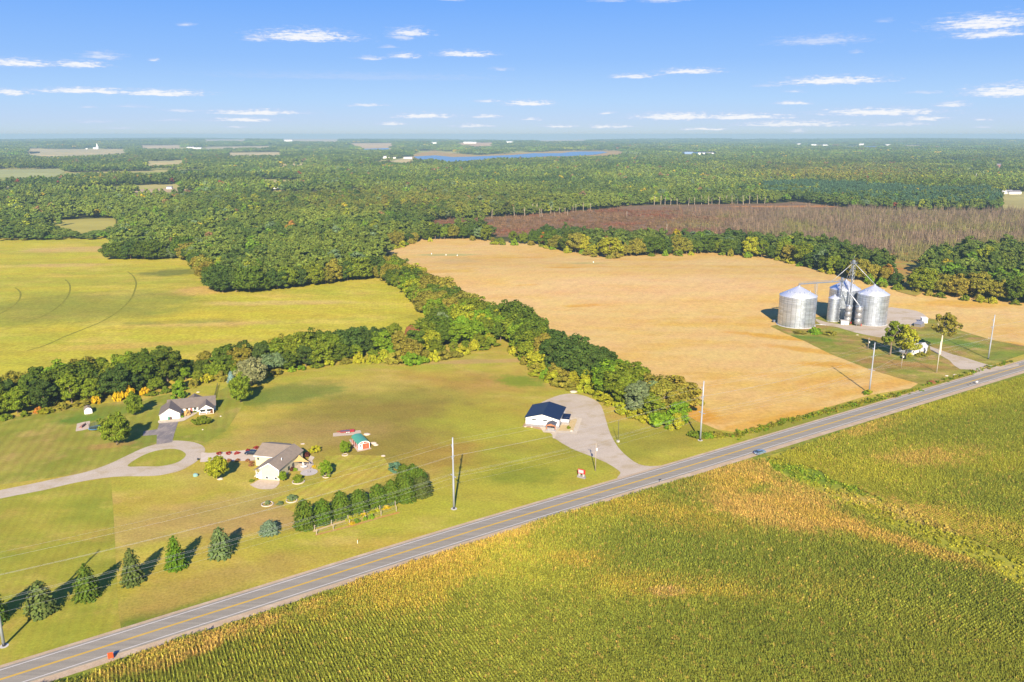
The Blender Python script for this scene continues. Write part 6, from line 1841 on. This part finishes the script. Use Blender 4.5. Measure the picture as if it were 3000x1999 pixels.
scatter('tall_grass', tuft_kit, np.stack([xg, yg, np.full(len(xg), .03)], 1), RS.randint(0, 4, len(xg)), RS.uniform(0, 6.28, len(xg)), np.repeat(RS.uniform(.6, 1.5, (len(xg), 1)), 3, 1), tg, 'tall grass in the waterway between the maize blocks', 'grass')
# weeds along the road bank and the belt edges
wp = []
for pa, pb, n, wd in (((1690, 1000), (2110, 895), 260, 2.2), ((2115, 890), (2330, 830), 80, 1.5), ((1590, 1000), (1690, 1003), 90, 3.0)):
    p0, p1 = ground('W', *pa), ground('W', *pb)
    for i in range(n):
        q = p0 + (p1 - p0) * RS.rand() + RS.normal(size=2) * wd * .5
        wp.append(q)
wp = np.array(wp)
scatter('roadside_weeds', tuft_kit, np.stack([wp[:, 0], wp[:, 1], np.zeros(len(wp))], 1), RS.randint(0, 4, len(wp)), RS.uniform(0, 6.28, len(wp)), np.repeat(RS.uniform(.7, 1.7, (len(wp), 1)), 3, 1),
        np.array([TINT[['olive green', 'fresh green', 'yellow green', 'mid green'][i % 4]][:3] for i in range(len(wp))]) * RS.uniform(.8, 1.2, (len(wp), 1)), 'tall weeds on the road bank', 'weeds')

# ---- far landscape: clearings cut into the woods
def poly(*p): return list(p)
F_CLEAR = [
    ([(-40, 428), (30, 424), (34, 431), (-40, 436)], (196, 190, 120), 'far_field'),
    ([(330, 372), (420, 369), (424, 375), (338, 378)], (190, 190, 128), 'far_field'),
    ([(620, 376), (700, 374), (703, 379), (626, 381)], (194, 190, 134), 'far_field'),
    ([(150, 458), (205, 452), (208, 459), (156, 465)], (200, 190, 110), 'far_field'),
    ([(1980, 372), (2060, 370), (2064, 374), (1986, 376)], (192, 188, 132), 'far_field'),
    ([(520, 352), (640, 350), (644, 355), (528, 357)], (198, 192, 150), 'far_field'),  # outline in the 2353-wide frame, colour, sheet name
    ([(58, 353), (66, 343), (282, 343), (287, 352), (180, 357), (95, 359)], (190, 186, 140), 'far_field'),
    ([(-60, 392), (138, 388), (150, 396), (118, 403), (-60, 403)], (188, 192, 124), 'far_field'),
    ([(108, 513), (130, 507), (200, 503), (266, 502), (266, 516), (190, 533), (150, 522)], (198, 188, 96), 'far_field'),
    ([(232, 443), (300, 436), (432, 432), (425, 439), (330, 441), (265, 447)], (210, 184, 142), 'far_field'),
    ([(505, 432), (575, 430), (580, 435), (508, 436)], (206, 184, 140), 'far_field'),
    ([(50, 464), (95, 451), (102, 462), (60, 471)], (204, 192, 104), 'far_field'),
    ([(-40, 470), (20, 466), (22, 473), (-40, 476)], (206, 190, 104), 'far_field'),
    ([(318, 335), (412, 334), (414, 343), (330, 343)], (206, 188, 160), 'far_field'),
    ([(465, 321), (566, 321), (566, 324), (470, 324)], (210, 190, 170), 'far_field'),
    ([(648, 320), (780, 320), (776, 327), (660, 325)], (220, 206, 186), 'far_field'),
    ([(797, 330), (902, 329), (904, 337), (820, 338)], (214, 186, 150), 'far_field'),
    ([(1050, 329), (1132, 328), (1130, 337), (1068, 336)], (218, 172, 140), 'far_field'),
    ([(1232, 323), (1345, 321), (1350, 325), (1244, 326)], (204, 182, 160), 'far_field'),
    ([(60, 343), (90, 341), (92, 346), (70, 348)], (206, 176, 140), 'far_field'),
    ([(2300, 446), (2400, 440), (2400, 482), (2306, 478)], (196, 186, 118), 'far_field'),
    ([(2075, 335), (2120, 334), (2122, 336), (2080, 337)], (206, 190, 160), 'far_field'),
    ([(720, 402), (778, 400), (778, 404), (722, 405)], (190, 182, 110), 'far_field'),
    ([(470, 338), (620, 336), (616, 341), (480, 343)], (176, 178, 150), 'far_field'),
    ([(1300, 435), (1320, 432), (1322, 438), (1302, 440)], (222, 180, 130), 'far_field'),
    ([(880, 370), (935, 362), (960, 366), (930, 373)], (190, 190, 140), 'far_field')]
LAKES = [[(950, 361), (1000, 358), (1040, 362), (1085, 361), (1130, 359), (1180, 357), (1225, 353), (1290, 353), (1310, 350), (1335, 349), (1385, 349), (1396, 351), (1370, 356), (1330, 359), (1300, 360), (1260, 360), (1220, 363), (1180, 365), (1130, 366), (1110, 372), (1060, 374), (1030, 374), (985, 369), (960, 366)],
         [(830, 343), (893, 341), (896, 346), (838, 348)], [(1560, 351), (1640, 351), (1640, 355), (1560, 355)], [(1890, 337), (2030, 337), (2030, 340), (1890, 340)]]
REED = [[(940, 364), (960, 353), (1000, 346), (1012, 350), (1090, 358), (1230, 350), (1310, 347), (1420, 347), (1436, 353), (1420, 360), (1200, 366), (960, 369)]]
MARSH = [(975, 528), (985, 520), (1000, 508), (1110, 500), (1190, 498), (1260, 492), (1400, 480), (1440, 474), (1500, 472), (1780, 468), (1830, 464), (1960, 480), (2100, 484), (2353, 486), (2800, 490), (2800, 600), (2353, 564), (2280, 564), (2200, 568), (2120, 585), (2115, 605), (2060, 602), (2050, 590), (1960, 570), (1900, 556), (1800, 545), (1700, 540), (1600, 540), (1500, 540), (1420, 530), (1330, 530), (1250, 522), (1240, 545), (1140, 545), (1120, 518), (1050, 517)]
GLADE = [(2040, 585), (2105, 580), (2125, 600), (2115, 640), (2130, 668), (2105, 682), (2060, 670), (2040, 640)]
for pl, c, nm in F_CLEAR:
    py_ = [q[1] for q in pl]
    lo = [(x, y + (6 if y > np.mean(py_) else 0)) for x, y in pl]
    sheet(nm, WP(lo), field_mat(nm, alb(*c) if np.mean(py_) > 380 else alb(255, 222, 150), alb(*[v * .94 for v in c]), alb(*[min(255, v * 1.05) for v in c]), 0, .004, .008, .02, contrast=.06, bump=0), 20 if np.mean(py_) < 380 else 8, cell=400 if np.mean(py_) < 370 else 60)
m_water, nt, b = new_mat('lake_water')
b.inputs['Base Color'].default_value = (.10, .22, .38, 1)  # blue that waves reflect from the higher sky, put into the base colour
b.inputs['Roughness'].default_value = .35
b.inputs['Specular IOR Level'].default_value = .3
bn = nt.node('ShaderNodeBump', {'Height': nt.noise(nt.pos(), .3, 3.0), 'Distance': .3, 'Strength': .4})
nt.t.links.new(bn.outputs[0], b.inputs['Normal'])
for l in REED:
    sheet('reed_bed', WP(l), field_mat('reeds', alb(206, 168, 104), alb(190, 164, 100), alb(214, 176, 116), 0, .003, .01, .03, contrast=.08, bump=0), 30, cell=400)
for l in LAKES:
    sheet('lake_water', WP(l), m_water, 60, cell=400)
m_marsh = field_mat('marsh_ground', alb(148, 118, 90), alb(136, 110, 84), alb(160, 134, 98), .05, .004, .012, .12,
                    [(alb(160, 98, 76), B('Z', 1150, 430, 60, 20, 0, .6)), (alb(158, 104, 78), B('Z', 2250, 360, 70, 20, 0, .5)), (alb(206, 146, 84), B('W', 1850, 475, 110, 16, 0, .9)), (alb(208, 150, 86), B('W', 1520, 462, 60, 10, 0, .8)), (alb(150, 136, 96), B('W', 1750, 520, 90, 20, 0, .6)), (alb(168, 126, 84), B('W', 1180, 500, 50, 14, 0, .6))], contrast=.16, bump=.3)
sheet('marsh', WP(MARSH), m_marsh, 10, cell=50)
sheet('glade', WP(GLADE), field_mat('glade_grass', alb(196, 164, 84), alb(170, 164, 72), alb(206, 140, 80), 0, .02, .03, .4, contrast=.15), 12)

# ---- marsh brush
def brush_mesh(name, seed, tall, n, w):
    rs = np.random.RandomState(seed)
    V, F, o = [], [], 0
    for k in range(n):
        x, y = rs.uniform(-3, 3, 2); h = tall * rs.uniform(.4, 1.1); a = rs.uniform(0, 3.14)
        dx, dy = math.cos(a) * w, math.sin(a) * w
        lx, ly = rs.normal(size=2) * .08 * h
        V += [(x - dx, y - dy, 0), (x + dx, y + dy, 0), (x + lx + dx * .3, y + ly + dy * .3, h), (x + lx - dx * .3, y + ly - dy * .3, h)]
        F.append((o, o + 1, o + 2, o + 3)); o += 4
    c = rs.uniform(-3, 3, (n * 2, 3)); c[:, 2] = rs.uniform(.2, 1.5, n * 2)
    v, f = quads(c, unit(rs.normal(size=(n * 2, 3)) + np.array([0, 0, .7])), 1.0, rs)
    me = np_mesh(name, np.concatenate([np.array(V), v]), np.concatenate([np.array(F), f + o]))
    me.materials.append(m_brush)
    return me
m_brush = foliage_mat('dead_brush', True, .6, 1.5, .2)
brush_kit = kit('brush', [brush_mesh('brush', 600 + i, (3.0, 4.5, 8.0, 9.0)[i], (14, 14, 12, 10)[i], (.14, .14, .2, .2)[i]) for i in range(4)])
mp = np.array(WP(MARSH))
n = 15000
x = RS.uniform(mp[:, 0].min(), min(mp[:, 0].max(), 1000), n); y = RS.uniform(mp[:, 1].min(), mp[:, 1].max(), n)
m = inside(x, y, [tuple(q) for q in mp]) & (np.abs(x) < .72 * y + 60)
x, y = x[m], y[m]
px, py = project(x, y, np.zeros_like(x))
tall = (sstep(1500, 1800, px + 160 * (fbm(x / 90, y / 90, 3) - .5) * 2)) * (py > 474)
keep = ~((py < 484) & (px < 1950) & (px > 1440) & (RS.rand(len(x)) < .95))
x, y, px, py, tall = x[keep], y[keep], px[keep], py[keep], tall[keep]
ix_ = np.where(RS.rand(len(x)) < tall * .8, RS.randint(2, 4, len(x)), RS.randint(0, 2, len(x)))
cA, cB, cC, cD = [np.array(fc(*q)[:3]) * .62 for q in ((142, 114, 84), (146, 128, 104), (142, 142, 80), (146, 88, 66))]
g_ = fbm(x / 60, y / 40, 8)
w1_ = tall[:, None]
t = cA * (1 - w1_) + cB * w1_
gm_ = (sstep(.5, .68, g_) * sstep(1450, 1700, px) * sstep(482, 500, py))[:, None] * .85
t = t * (1 - gm_) + cC * gm_
rm_ = (sstep(.5, .62, fbm(x / 70, y / 30, 18)) * (1 - sstep(1500, 1750, px)))[:, None] * .55
t = t * (1 - rm_) + cD * rm_
t = t * RS.uniform(.75, 1.3, (len(x), 1))
scatter('marsh_brush', brush_kit, np.stack([x, y, terrain(x, y)], 1), ix_, RS.uniform(0, 6.28, len(x)), np.repeat(RS.uniform(.7, 1.25, (len(x), 1)), 3, 1), t, 'reddish and grey dead brush covering the marsh', 'brush')

# ---- houses far off among the trees
def far_house(fr, x, y, w, d, h, rz, wall, roof, label, z=0.0):
    p_ = gp(fr, x, y)
    t = thing('far_house', label, 'house', (p_[0], p_[1], float(terrain(*p_)) + min(z, 1.5)), rz)
    MB().prism([(-d / 2, -2), (d / 2, -2), (d / 2, h), (0, h * 1.5), (-d / 2, h)], 'x', -w / 2, w / 2).build('wall', wall, t)
    r = MB(); k = .5 * h / (d / 2)
    r.slab([(-w / 2 - .5, -d / 2 - .5, h - k * .5 + .2), (w / 2 + .5, -d / 2 - .5, h - k * .5 + .2), (w / 2 + .5, 0, h * 1.5 + .2), (-w / 2 - .5, 0, h * 1.5 + .2)], .25)
    r.slab([(-w / 2 - .5, 0, h * 1.5 + .2), (w / 2 + .5, 0, h * 1.5 + .2), (w / 2 + .5, d / 2 + .5, h - k * .5 + .2), (-w / 2 - .5, d / 2 + .5, h - k * .5 + .2)], .25)
    r.build('roof', roof, t)
    return t
RFW, RFB, RFG = plain('pale_roof_far', alb(236, 234, 232), .6), plain('blue_roof_far', alb(170, 196, 224), .5), plain('grey_roof_far', alb(150, 146, 150), .8)
far = [('H', 598, 424, 34, 16, 6, .1, WHITE, RFB, 'pale blue roofed barn among the trees beyond the marsh', 0), ('H', 2215, 513, 30, 12, 4.5, .1, WHITE, RFW, 'left one of two long white barns at the right edge', 0), ('H', 2278, 515, 24, 12, 4.5, .1, WHITE, RFG, 'right one of two long white barns, with a greyer roof', 0),
       ('F', 662, 205, 40, 18, 9, .2, WHITE, RFW, 'white barn beside the far grain tower on the left', 0), ('F', 600, 206, 16, 12, 6, 0, WHITE, RFG, 'small white house left of the far grain tower', 0), ('F', 1315, 200, 60, 20, 7, 0, WHITE, RFW, 'long white shed in the far left distance', 6), ('F', 1365, 203, 60, 20, 6, 0, WHITE, RFW, 'second long white shed beside it in the far left distance', 6),
       ('F', 1985, 152, 120, 30, 14, 0, WHITE, RFW, 'white farm building on the pale field near the horizon', 8), ('G', 292, 268, 30, 14, 6, .1, WHITE, RFW, 'white lake house left of the lake', 4), ('G', 350, 270, 34, 14, 6, .1, WHITE, RFG, 'grey-roofed lake house left of the lake', 4), ('G', 460, 272, 40, 14, 5, 0, WHITE, RFW, 'long white boat house at the left lake shore', 4),
       ('G', 640, 168, 60, 20, 9, 0, WHITE, RFW, 'white farm among far trees above the lake', 8), ('G', 872, 166, 90, 20, 10, 0, WHITE, RFW, 'left white barn on the reddish far field', 8), ('G', 910, 166, 60, 20, 9, 0, WHITE, RFW, 'right white barn on the reddish far field', 8), ('G', 1160, 162, 80, 20, 10, 0, WHITE, RFW, 'white barn right of the reddish far field', 8),
       ('H', 40, 240, 50, 16, 8, 0, plain('blue_wall_far', alb(150, 180, 214), .6), RFB, 'pale blue lake-side hall right of the lake', 6), ('H', 130, 242, 40, 14, 6, 0, WHITE, RFW, 'white lake-side house right of the blue hall', 6), ('H', 185, 240, 44, 14, 6, 0, WHITE, RFG, 'second white lake-side house right of the blue hall', 6),
       ('H', 805, 176, 50, 16, 9, 0, WHITE, RFW, 'white house at the left end of the far right shore', 10), ('H', 900, 180, 60, 16, 8, 0, WHITE, RFW, 'white house in the middle of the far right shore', 10), ('H', 985, 181, 60, 16, 7, 0, WHITE, RFG, 'grey-roofed house in the middle of the far right shore', 10), ('H', 1235, 177, 60, 16, 9, 0, WHITE, RFW, 'white house at the right end of the far right shore', 10), ('H', 1415, 182, 50, 16, 8, 0, WHITE, RFW, 'single white house right of the far shore', 10),
       ('H', 2172, 330, 30, 14, 7, 0, plain('reddish_wall_far', alb(170, 110, 110), .8), RFG, 'reddish house among the trees at the right', 8), ('H', 2020, 390, 14, 10, 7, 0, WHITE, RFW, 'small white house among the trees at the right', 6), ('F', 1170, 480, 10, 7, 4, 0, WHITE, RFG, 'tiny white hut on the pinkish field strip', 0), ('F', 1720, 482, 12, 8, 4, 0, WHITE, RFW, 'left one of two tiny white roofs among the trees', 3), ('F', 1900, 478, 14, 8, 5, 0, WHITE, RFW, 'right one of two tiny white roofs among the trees', 3)]
for a_ in far:
    far_house(*a_)
p_ = gp('F', 668, 205)
t = thing('grain_tower', 'white grain tower in the far left distance', 'tower', (p_[0], p_[1] + 10, 0))
MB().lathe([(9, 0), (9, 22), (2, 28)], 20).build('silo', WHITE, t)
MB().box(-3, 3, -3, 3, 22, 44).build('head_house', WHITE, t)

HOUSE_GAP = []
for a_ in far:
    x_, y_ = src(*a_[:3])
    x_, y_ = x_ * 2353 / 3000, y_ * 2353 / 3000
    q_ = ground(*a_[:3])
    hw = a_[3] / q_[1] * F_PX * 2353 / 3000 / 2 + 2.5
    hh_ = a_[5] * 1.5 / q_[1] * F_PX * 2353 / 3000
    HOUSE_GAP.append([(x_ - hw, y_ - hh_ * .8), (x_ + hw, y_ - hh_ * .8), (x_ + hw, y_ + 1.0), (x_ - hw, y_ + 1.0)])

# ---- woodland
def forest_crown(name, seed, rx, rz, z0, clumps, leaves, size, mat):
    me = crown_mesh(name, seed, rx, rz, z0, clumps, leaves, size, -.8, .3, .12)
    me.materials.append(mat)
    return me
near_kit = kit('wood_near', [forest_crown('crown', 700 + i, rx * .92, rz, z0, 34, 34, 1.0, m_leaf_i) for i, (rx, rz, z0) in enumerate([(4.9, 6.2, 3.5), (4.3, 7.0, 3.0), (5.4, 5.6, 4.0), (4.0, 7.4, 4.0), (5.0, 6.6, 2.0)])])
far_kit = kit('wood_far', [forest_crown('crown', 720 + i, rx, rz, z0, 16, 13, 2.1, m_leaf_i) for i, (rx, rz, z0) in enumerate([(5.0, 6.2, 3.5), (4.4, 7.0, 3.0), (5.6, 5.6, 4.0), (4.2, 7.2, 3.0)])])
def clump_mesh(seed):
    rs = np.random.RandomState(seed)
    V, F, o = [], [], 0
    for k in range(14):
        cx_, cy_ = rs.uniform(-22, 22, 2); r = rs.uniform(4.5, 7); h = rs.uniform(13, 20)
        d = unit(rs.normal(size=(34, 3))); d[:, 2] = np.abs(d[:, 2]) * 1.0
        p = d * np.array([r, r, 7]) * rs.uniform(.85, 1.1, (34, 1)) + np.array([cx_, cy_, h - 7])
        v, f = quads(p, unit(d + .4 * rs.normal(size=d.shape)), 4.0, rs)
        V.append(v); F.append(f + o); o += len(v)
    me = np_mesh('wood_clump', np.concatenate(V), np.concatenate(F)); me.materials.append(m_leaf_i)
    return me
clump_kit = kit('wood_distant', [clump_mesh(740 + i) for i in range(5)])
EDGE = [(-900, 552), (-100, 556), (262, 551), (263, 597), (340, 599), (436, 594), (470, 634), (490, 661), (520, 676), (620, 668), (760, 652), (866, 636), (900, 570), (960, 553), (1060, 548), (1112, 551), (1145, 560), (1225, 561), (1285, 573), (1400, 592), (1500, 585), (1640, 581), (1800, 596), (1870, 615), (1950, 638), (2060, 658), (2200, 681), (2353, 699), (2800, 760)]
ex, ey = zip(*EDGE)
def wooded(x, y, hgt):
    z = terrain(x, y)
    px, py = project(x, y, z)
    ok = (py < np.interp(px, ex, ey) - .5) & (px > -420) & (px < 2353 + 420)
    for q in (0.0, .5, .95):
        qx, qy = project(x, y, z + hgt * q)
        for pl in [c[0] for c in F_CLEAR] + LAKES + REED + [MARSH, GLADE] + HOUSE_GAP:
            if (q > 0 and pl is GLADE) or (q > .6 and pl is MARSH) or (q > .6 and pl in LAKES + REED):
                continue
            ys_ = [p_[1] for p_ in pl]
            m = ok & (qy > min(ys_) - 1) & (qy < max(ys_) + 1)
            if m.any():
                ii = np.where(m)[0]
                ok[ii[inside(qx[ii], qy[ii], pl)]] = False
    return ok, px, py
FT = [TINT[k] for k in ('dark green', 'mid green', 'olive green', 'fresh green', 'yellow green', 'golden yellow', 'orange', 'russet', 'grey green', 'red', 'deep green')]
def forest_tint(x, y, px, py):
    n = len(x)
    g = fbm(x / 130, y / 170, 41); g2 = fbm(x / 45, y / 60, 47)
    r = RS.rand(n)
    li = sstep(.28, .70, .50 * g + .34 * g2 + .16 * r)[:, None]
    T = [np.array(q[:3]) for q in FT]
    t = T[10] * (1 - li) + (.58 * T[1] + .2 * T[2] + .10 * T[4] + .12 * T[8]) * li
    for k, p_ in ((3, .05), (4, .035), (8, .02), (7, .008), (5, .006), (6, .0014), (9, .0006)):
        m = (RS.rand(n) < p_)[:, None]
        t = np.where(m, .25 * t + .75 * T[k], t)
    t = t * np.array([.9, 1.0, 1.22]) * (1.08 + .9 * (fbm(x / 420, y / 620, 55) - .5))[:, None] * RS.uniform(.86, 1.16, (n, 1))  # bluish haze put into the leaf tints, with random light and dark stands
    # autumn colours strongest right of the middle distance, as in the photo
    am = ((np.exp(-((px - 1950) / 230) ** 2 - ((py - 408) / 22) ** 2) + .7 * np.exp(-((px - 900) / 300) ** 2 - ((py - 480) / 30) ** 2)) * RS.rand(n) * .75)[:, None]
    t = t * (1 - am) + np.array(fol(178, 156, 62)[:3]) * am
    return t
txy = np.array(TREE_XY)
def grid_pts(y0, y1, s0, s1):
    """jittered grid whose cell grows with distance"""
    X, Y, Sz = [], [], []
    y = y0
    while y < y1:
        s_ = s0 + (s1 - s0) * (y - y0) / (y1 - y0)
        w = .74 * y + 120
        x = np.arange(-w, w, s_)
        X.append(x + RS.uniform(-.42, .42, len(x)) * s_); Y.append(y + RS.uniform(-.42, .42, len(x)) * s_); Sz.append(np.full(len(x), s_))
        y += s_ * .92
    return np.concatenate(X), np.concatenate(Y), np.concatenate(Sz)
x, y, s_ = grid_pts(430, 1450, 11.4, 11.4)
hg = RS.uniform(11, 23, len(x)) * (1 + .2 * (fbm(x / 60, y / 60, 4) - .5))
px, py = project(x, y, terrain(x, y))
hg = np.where((px < 280) & (px > 105) & (py > 520) & (py < 556), RS.uniform(5, 9, len(x)), np.where((px <= 105) & (py > 520) & (py < 556), np.minimum(hg, 15), hg))
ok, px, py = wooded(x, y, hg)
x, y, s_, hg, px, py = [q[ok] for q in (x, y, s_, hg, px, py)]
d = np.full(len(x), 1e9)
for q in txy[txy[:, 1] > 400]:
    d = np.minimum(d, np.hypot(x - q[0], y - q[1]))
m = d > 4.5
x, y, s_, hg, px, py = [q[m] for q in (x, y, s_, hg, px, py)]
# pine plantations on the right
pine = np.zeros(len(x), bool)
n = len(x)
wx = s_ / 8.5 * RS.uniform(.72, 1.38, n)
print('wood near', n)
NEAR_N = n
scatter('woodland', near_kit, np.stack([x, y, terrain(x, y)], 1), RS.randint(0, 5, n), RS.uniform(0, 6.28, n), np.stack([wx, wx, hg / 16.5], 1), forest_tint(x, y, px, py), 'broad mass of green and autumn-tinged woodland behind the fields', 'woodland')
PINE = [[(1725, 452), (1760, 432), (1850, 428), (1980, 434), (2140, 446), (2290, 446), (2300, 470), (2280, 482), (2100, 482), (1960, 470), (1850, 460)]]
x, y, s_ = grid_pts(1452, 4300, 11.2, 19)
hg = RS.uniform(11, 23, len(x)) * (1 + .2 * (fbm(x / 60, y / 60, 4) - .5))
ok, px, py = wooded(x, y, hg)
pin = inside(px, py, PINE[0]) & (fbm(x / 70, y / 120, 77) > .36)
ok &= ~pin
ok &= ~((fbm(x / 210, y / 330, 63) + .3 * fbm(x / 60, y / 80, 64)) > np.where(px < 900, .70, .86))
x, y, s_, hg, px, py = [q[ok] for q in (x, y, s_, hg, px, py)]
n = len(x); print('wood far', n)
wx = s_ / 8.6 * RS.uniform(.85, 1.2, n)
scatter('woodland', far_kit, np.stack([x, y, terrain(x, y)], 1), RS.randint(0, 4, n), RS.uniform(0, 6.28, n), np.stack([wx, wx, hg / 16.5 * (1 + (s_ - 9) * .01)], 1), forest_tint(x, y, px, py), 'far rolling woodland stretching to the lake', 'woodland')
x, y, s_ = grid_pts(1200, 2300, 7.0, 8.0)
px, py = project(x, y, terrain(x, y))
ok = inside(px, py, PINE[0]) & (fbm(x / 70, y / 120, 77) > .36)
x, y = x[ok], y[ok]
n = len(x); print('pines', n)
t = np.array(fol(84, 116, 84)[:3]) * RS.uniform(.8, 1.2, (n, 1))
sc = RS.uniform(.85, 1.1, n)
scatter('pine_plantation', far_kit, np.stack([x, y, terrain(x, y)], 1), RS.randint(0, 4, n), RS.uniform(0, 6.28, n), np.stack([sc * .85, sc * .85, sc * 1.15], 1), t, 'blue-green pine plantation beyond the marsh', 'woodland')
x, y, s_ = grid_pts(4300, 15500, 40, 95)
ok, px, py = wooded(x, y, np.full(len(x), 19.0))
for q in (-28.0, 28.0):
    ok &= wooded(x + q, y - 20, np.full(len(x), 17.0))[0]
gap = fbm(x / 700, y / 900, 90) + .25 * fbm(x / 200, y / 260, 91)
ok &= ~((gap > .80) & (y > 5200))
x, y, s_, px, py = [q[ok] for q in (x, y, s_, px, py)]
n = len(x); print('wood distant', n)
wx = s_ / 40 * RS.uniform(.95, 1.2, n)
scatter('woodland', clump_kit, np.stack([x, y, terrain(x, y)], 1), RS.randint(0, 5, n), RS.uniform(0, 6.28, n), np.stack([wx, wx, RS.uniform(.72, 1.38, n)], 1), forest_tint(x, y, px, py), 'distant hazy woodland up to the horizon', 'woodland')

# ---- standing dead trees at the marsh edge
def snag_mesh(seed):
    rs = random.Random(seed)
    mb = MB(); h = 12
    x, y = rs.uniform(-.8, .8), rs.uniform(-.5, .5)
    mb.tube([(0, 0, -.2), (x * .5, y * .5, h * .5), (x, y, h)], .36, 6, .14)
    for k in range(3):
        z = h * rs.uniform(.5, .85); a_ = rs.uniform(0, 6.28); l = rs.uniform(1.5, 3)
        u_ = z / h
        mb.tube([(x * u_, y * u_, z), (x * u_ + math.cos(a_) * l * .5, y * u_ + math.sin(a_) * l * .5, z + l)], .14, 4, .05)
    me = bpy.data.meshes.new('dead_tree'); me.from_pydata(mb.v, [], mb.f); me.update()
    me.materials.append(plain('bleached_wood', alb(226, 208, 180, .75), .9, var=.15))
    return me
SN = [snag_mesh(i) for i in range(5)]
sx = sorted([(1092, 500), (1104, 500), (1118, 498), (1130, 502), (1148, 497), (1182, 496), (1187, 494), (1201, 495), (1206, 499), (1225, 491), (1233, 490), (1241, 501), (1246, 499), (1265, 492), (1275, 500), (1286, 492), (1298, 494), (1304, 497), (1317, 490), (1340, 488), (1356, 487),
      (1460, 470), (1475, 472), (1490, 470), (1503, 472), (1518, 470), (1528, 472), (1541, 472), (1556, 472), (1566, 470), (1582, 473), (1596, 471), (1612, 470), (1628, 471), (1636, 470), (1652, 471), (1668, 469), (1682, 471), (1695, 470), (1708, 471), (1722, 469), (1740, 468), (1757, 469)])
for k, (x, y) in enumerate(sx):
    p_ = gp('W', x, y)
    o = link_mesh('dead_tree', SN[k % 5], None)
    o.location = (p_[0], p_[1], float(terrain(*p_)))
    o.rotation_euler = (RS.uniform(-.06, .06), RS.uniform(-.08, .08), RS.uniform(0, 6.28))
    q = RS.uniform(.75, 1.35); o.scale = (q * 1.1, q * 1.1, q)
    tag(o, f'bleached dead tree at the far marsh edge, {ordinal(k + 1)} from left', 'dead tree', 'bleached dead trees at the marsh edge')
for k, (fr, x, y, h_, lab) in enumerate([('P', 1370, 730, 15, 'pale bare trunk at the edge of the right wood, left of the forked one'), ('P', 1385, 790, 11, 'pale forked trunk at the edge of the right wood'), ('P', 855, 620, 10, 'pale trunk standing at the left side of the glade')]):
    p_ = gp(fr, x, y)
    o = link_mesh('dead_tree', SN[k], None); o.location = (p_[0], p_[1], float(terrain(*p_))); o.scale = (1, 1, h_ / 12)
    tag(o, lab, 'dead tree')

# ================================================================== AIR
m_haze = bpy.data.materials.new('haze_air')
m_haze.use_nodes = True
hn = m_haze.node_tree
hn.nodes.remove(hn.nodes['Principled BSDF'])
pv = hn.nodes.new('ShaderNodeVolumePrincipled')
pv.inputs['Color'].default_value = (.44, .67, .79, 1)
pv.inputs['Density'].default_value = .9e-4
pv.inputs['Anisotropy'].default_value = 0.0
hn.links.new(pv.outputs[0], hn.nodes['Material Output'].inputs['Volume'])
hz_ = MB().box(-15500, 15500, -600, 17000, -8, 122).build('haze', m_haze)
hz_['kind'] = 'stuff'
print('trees', N_TREES[0])
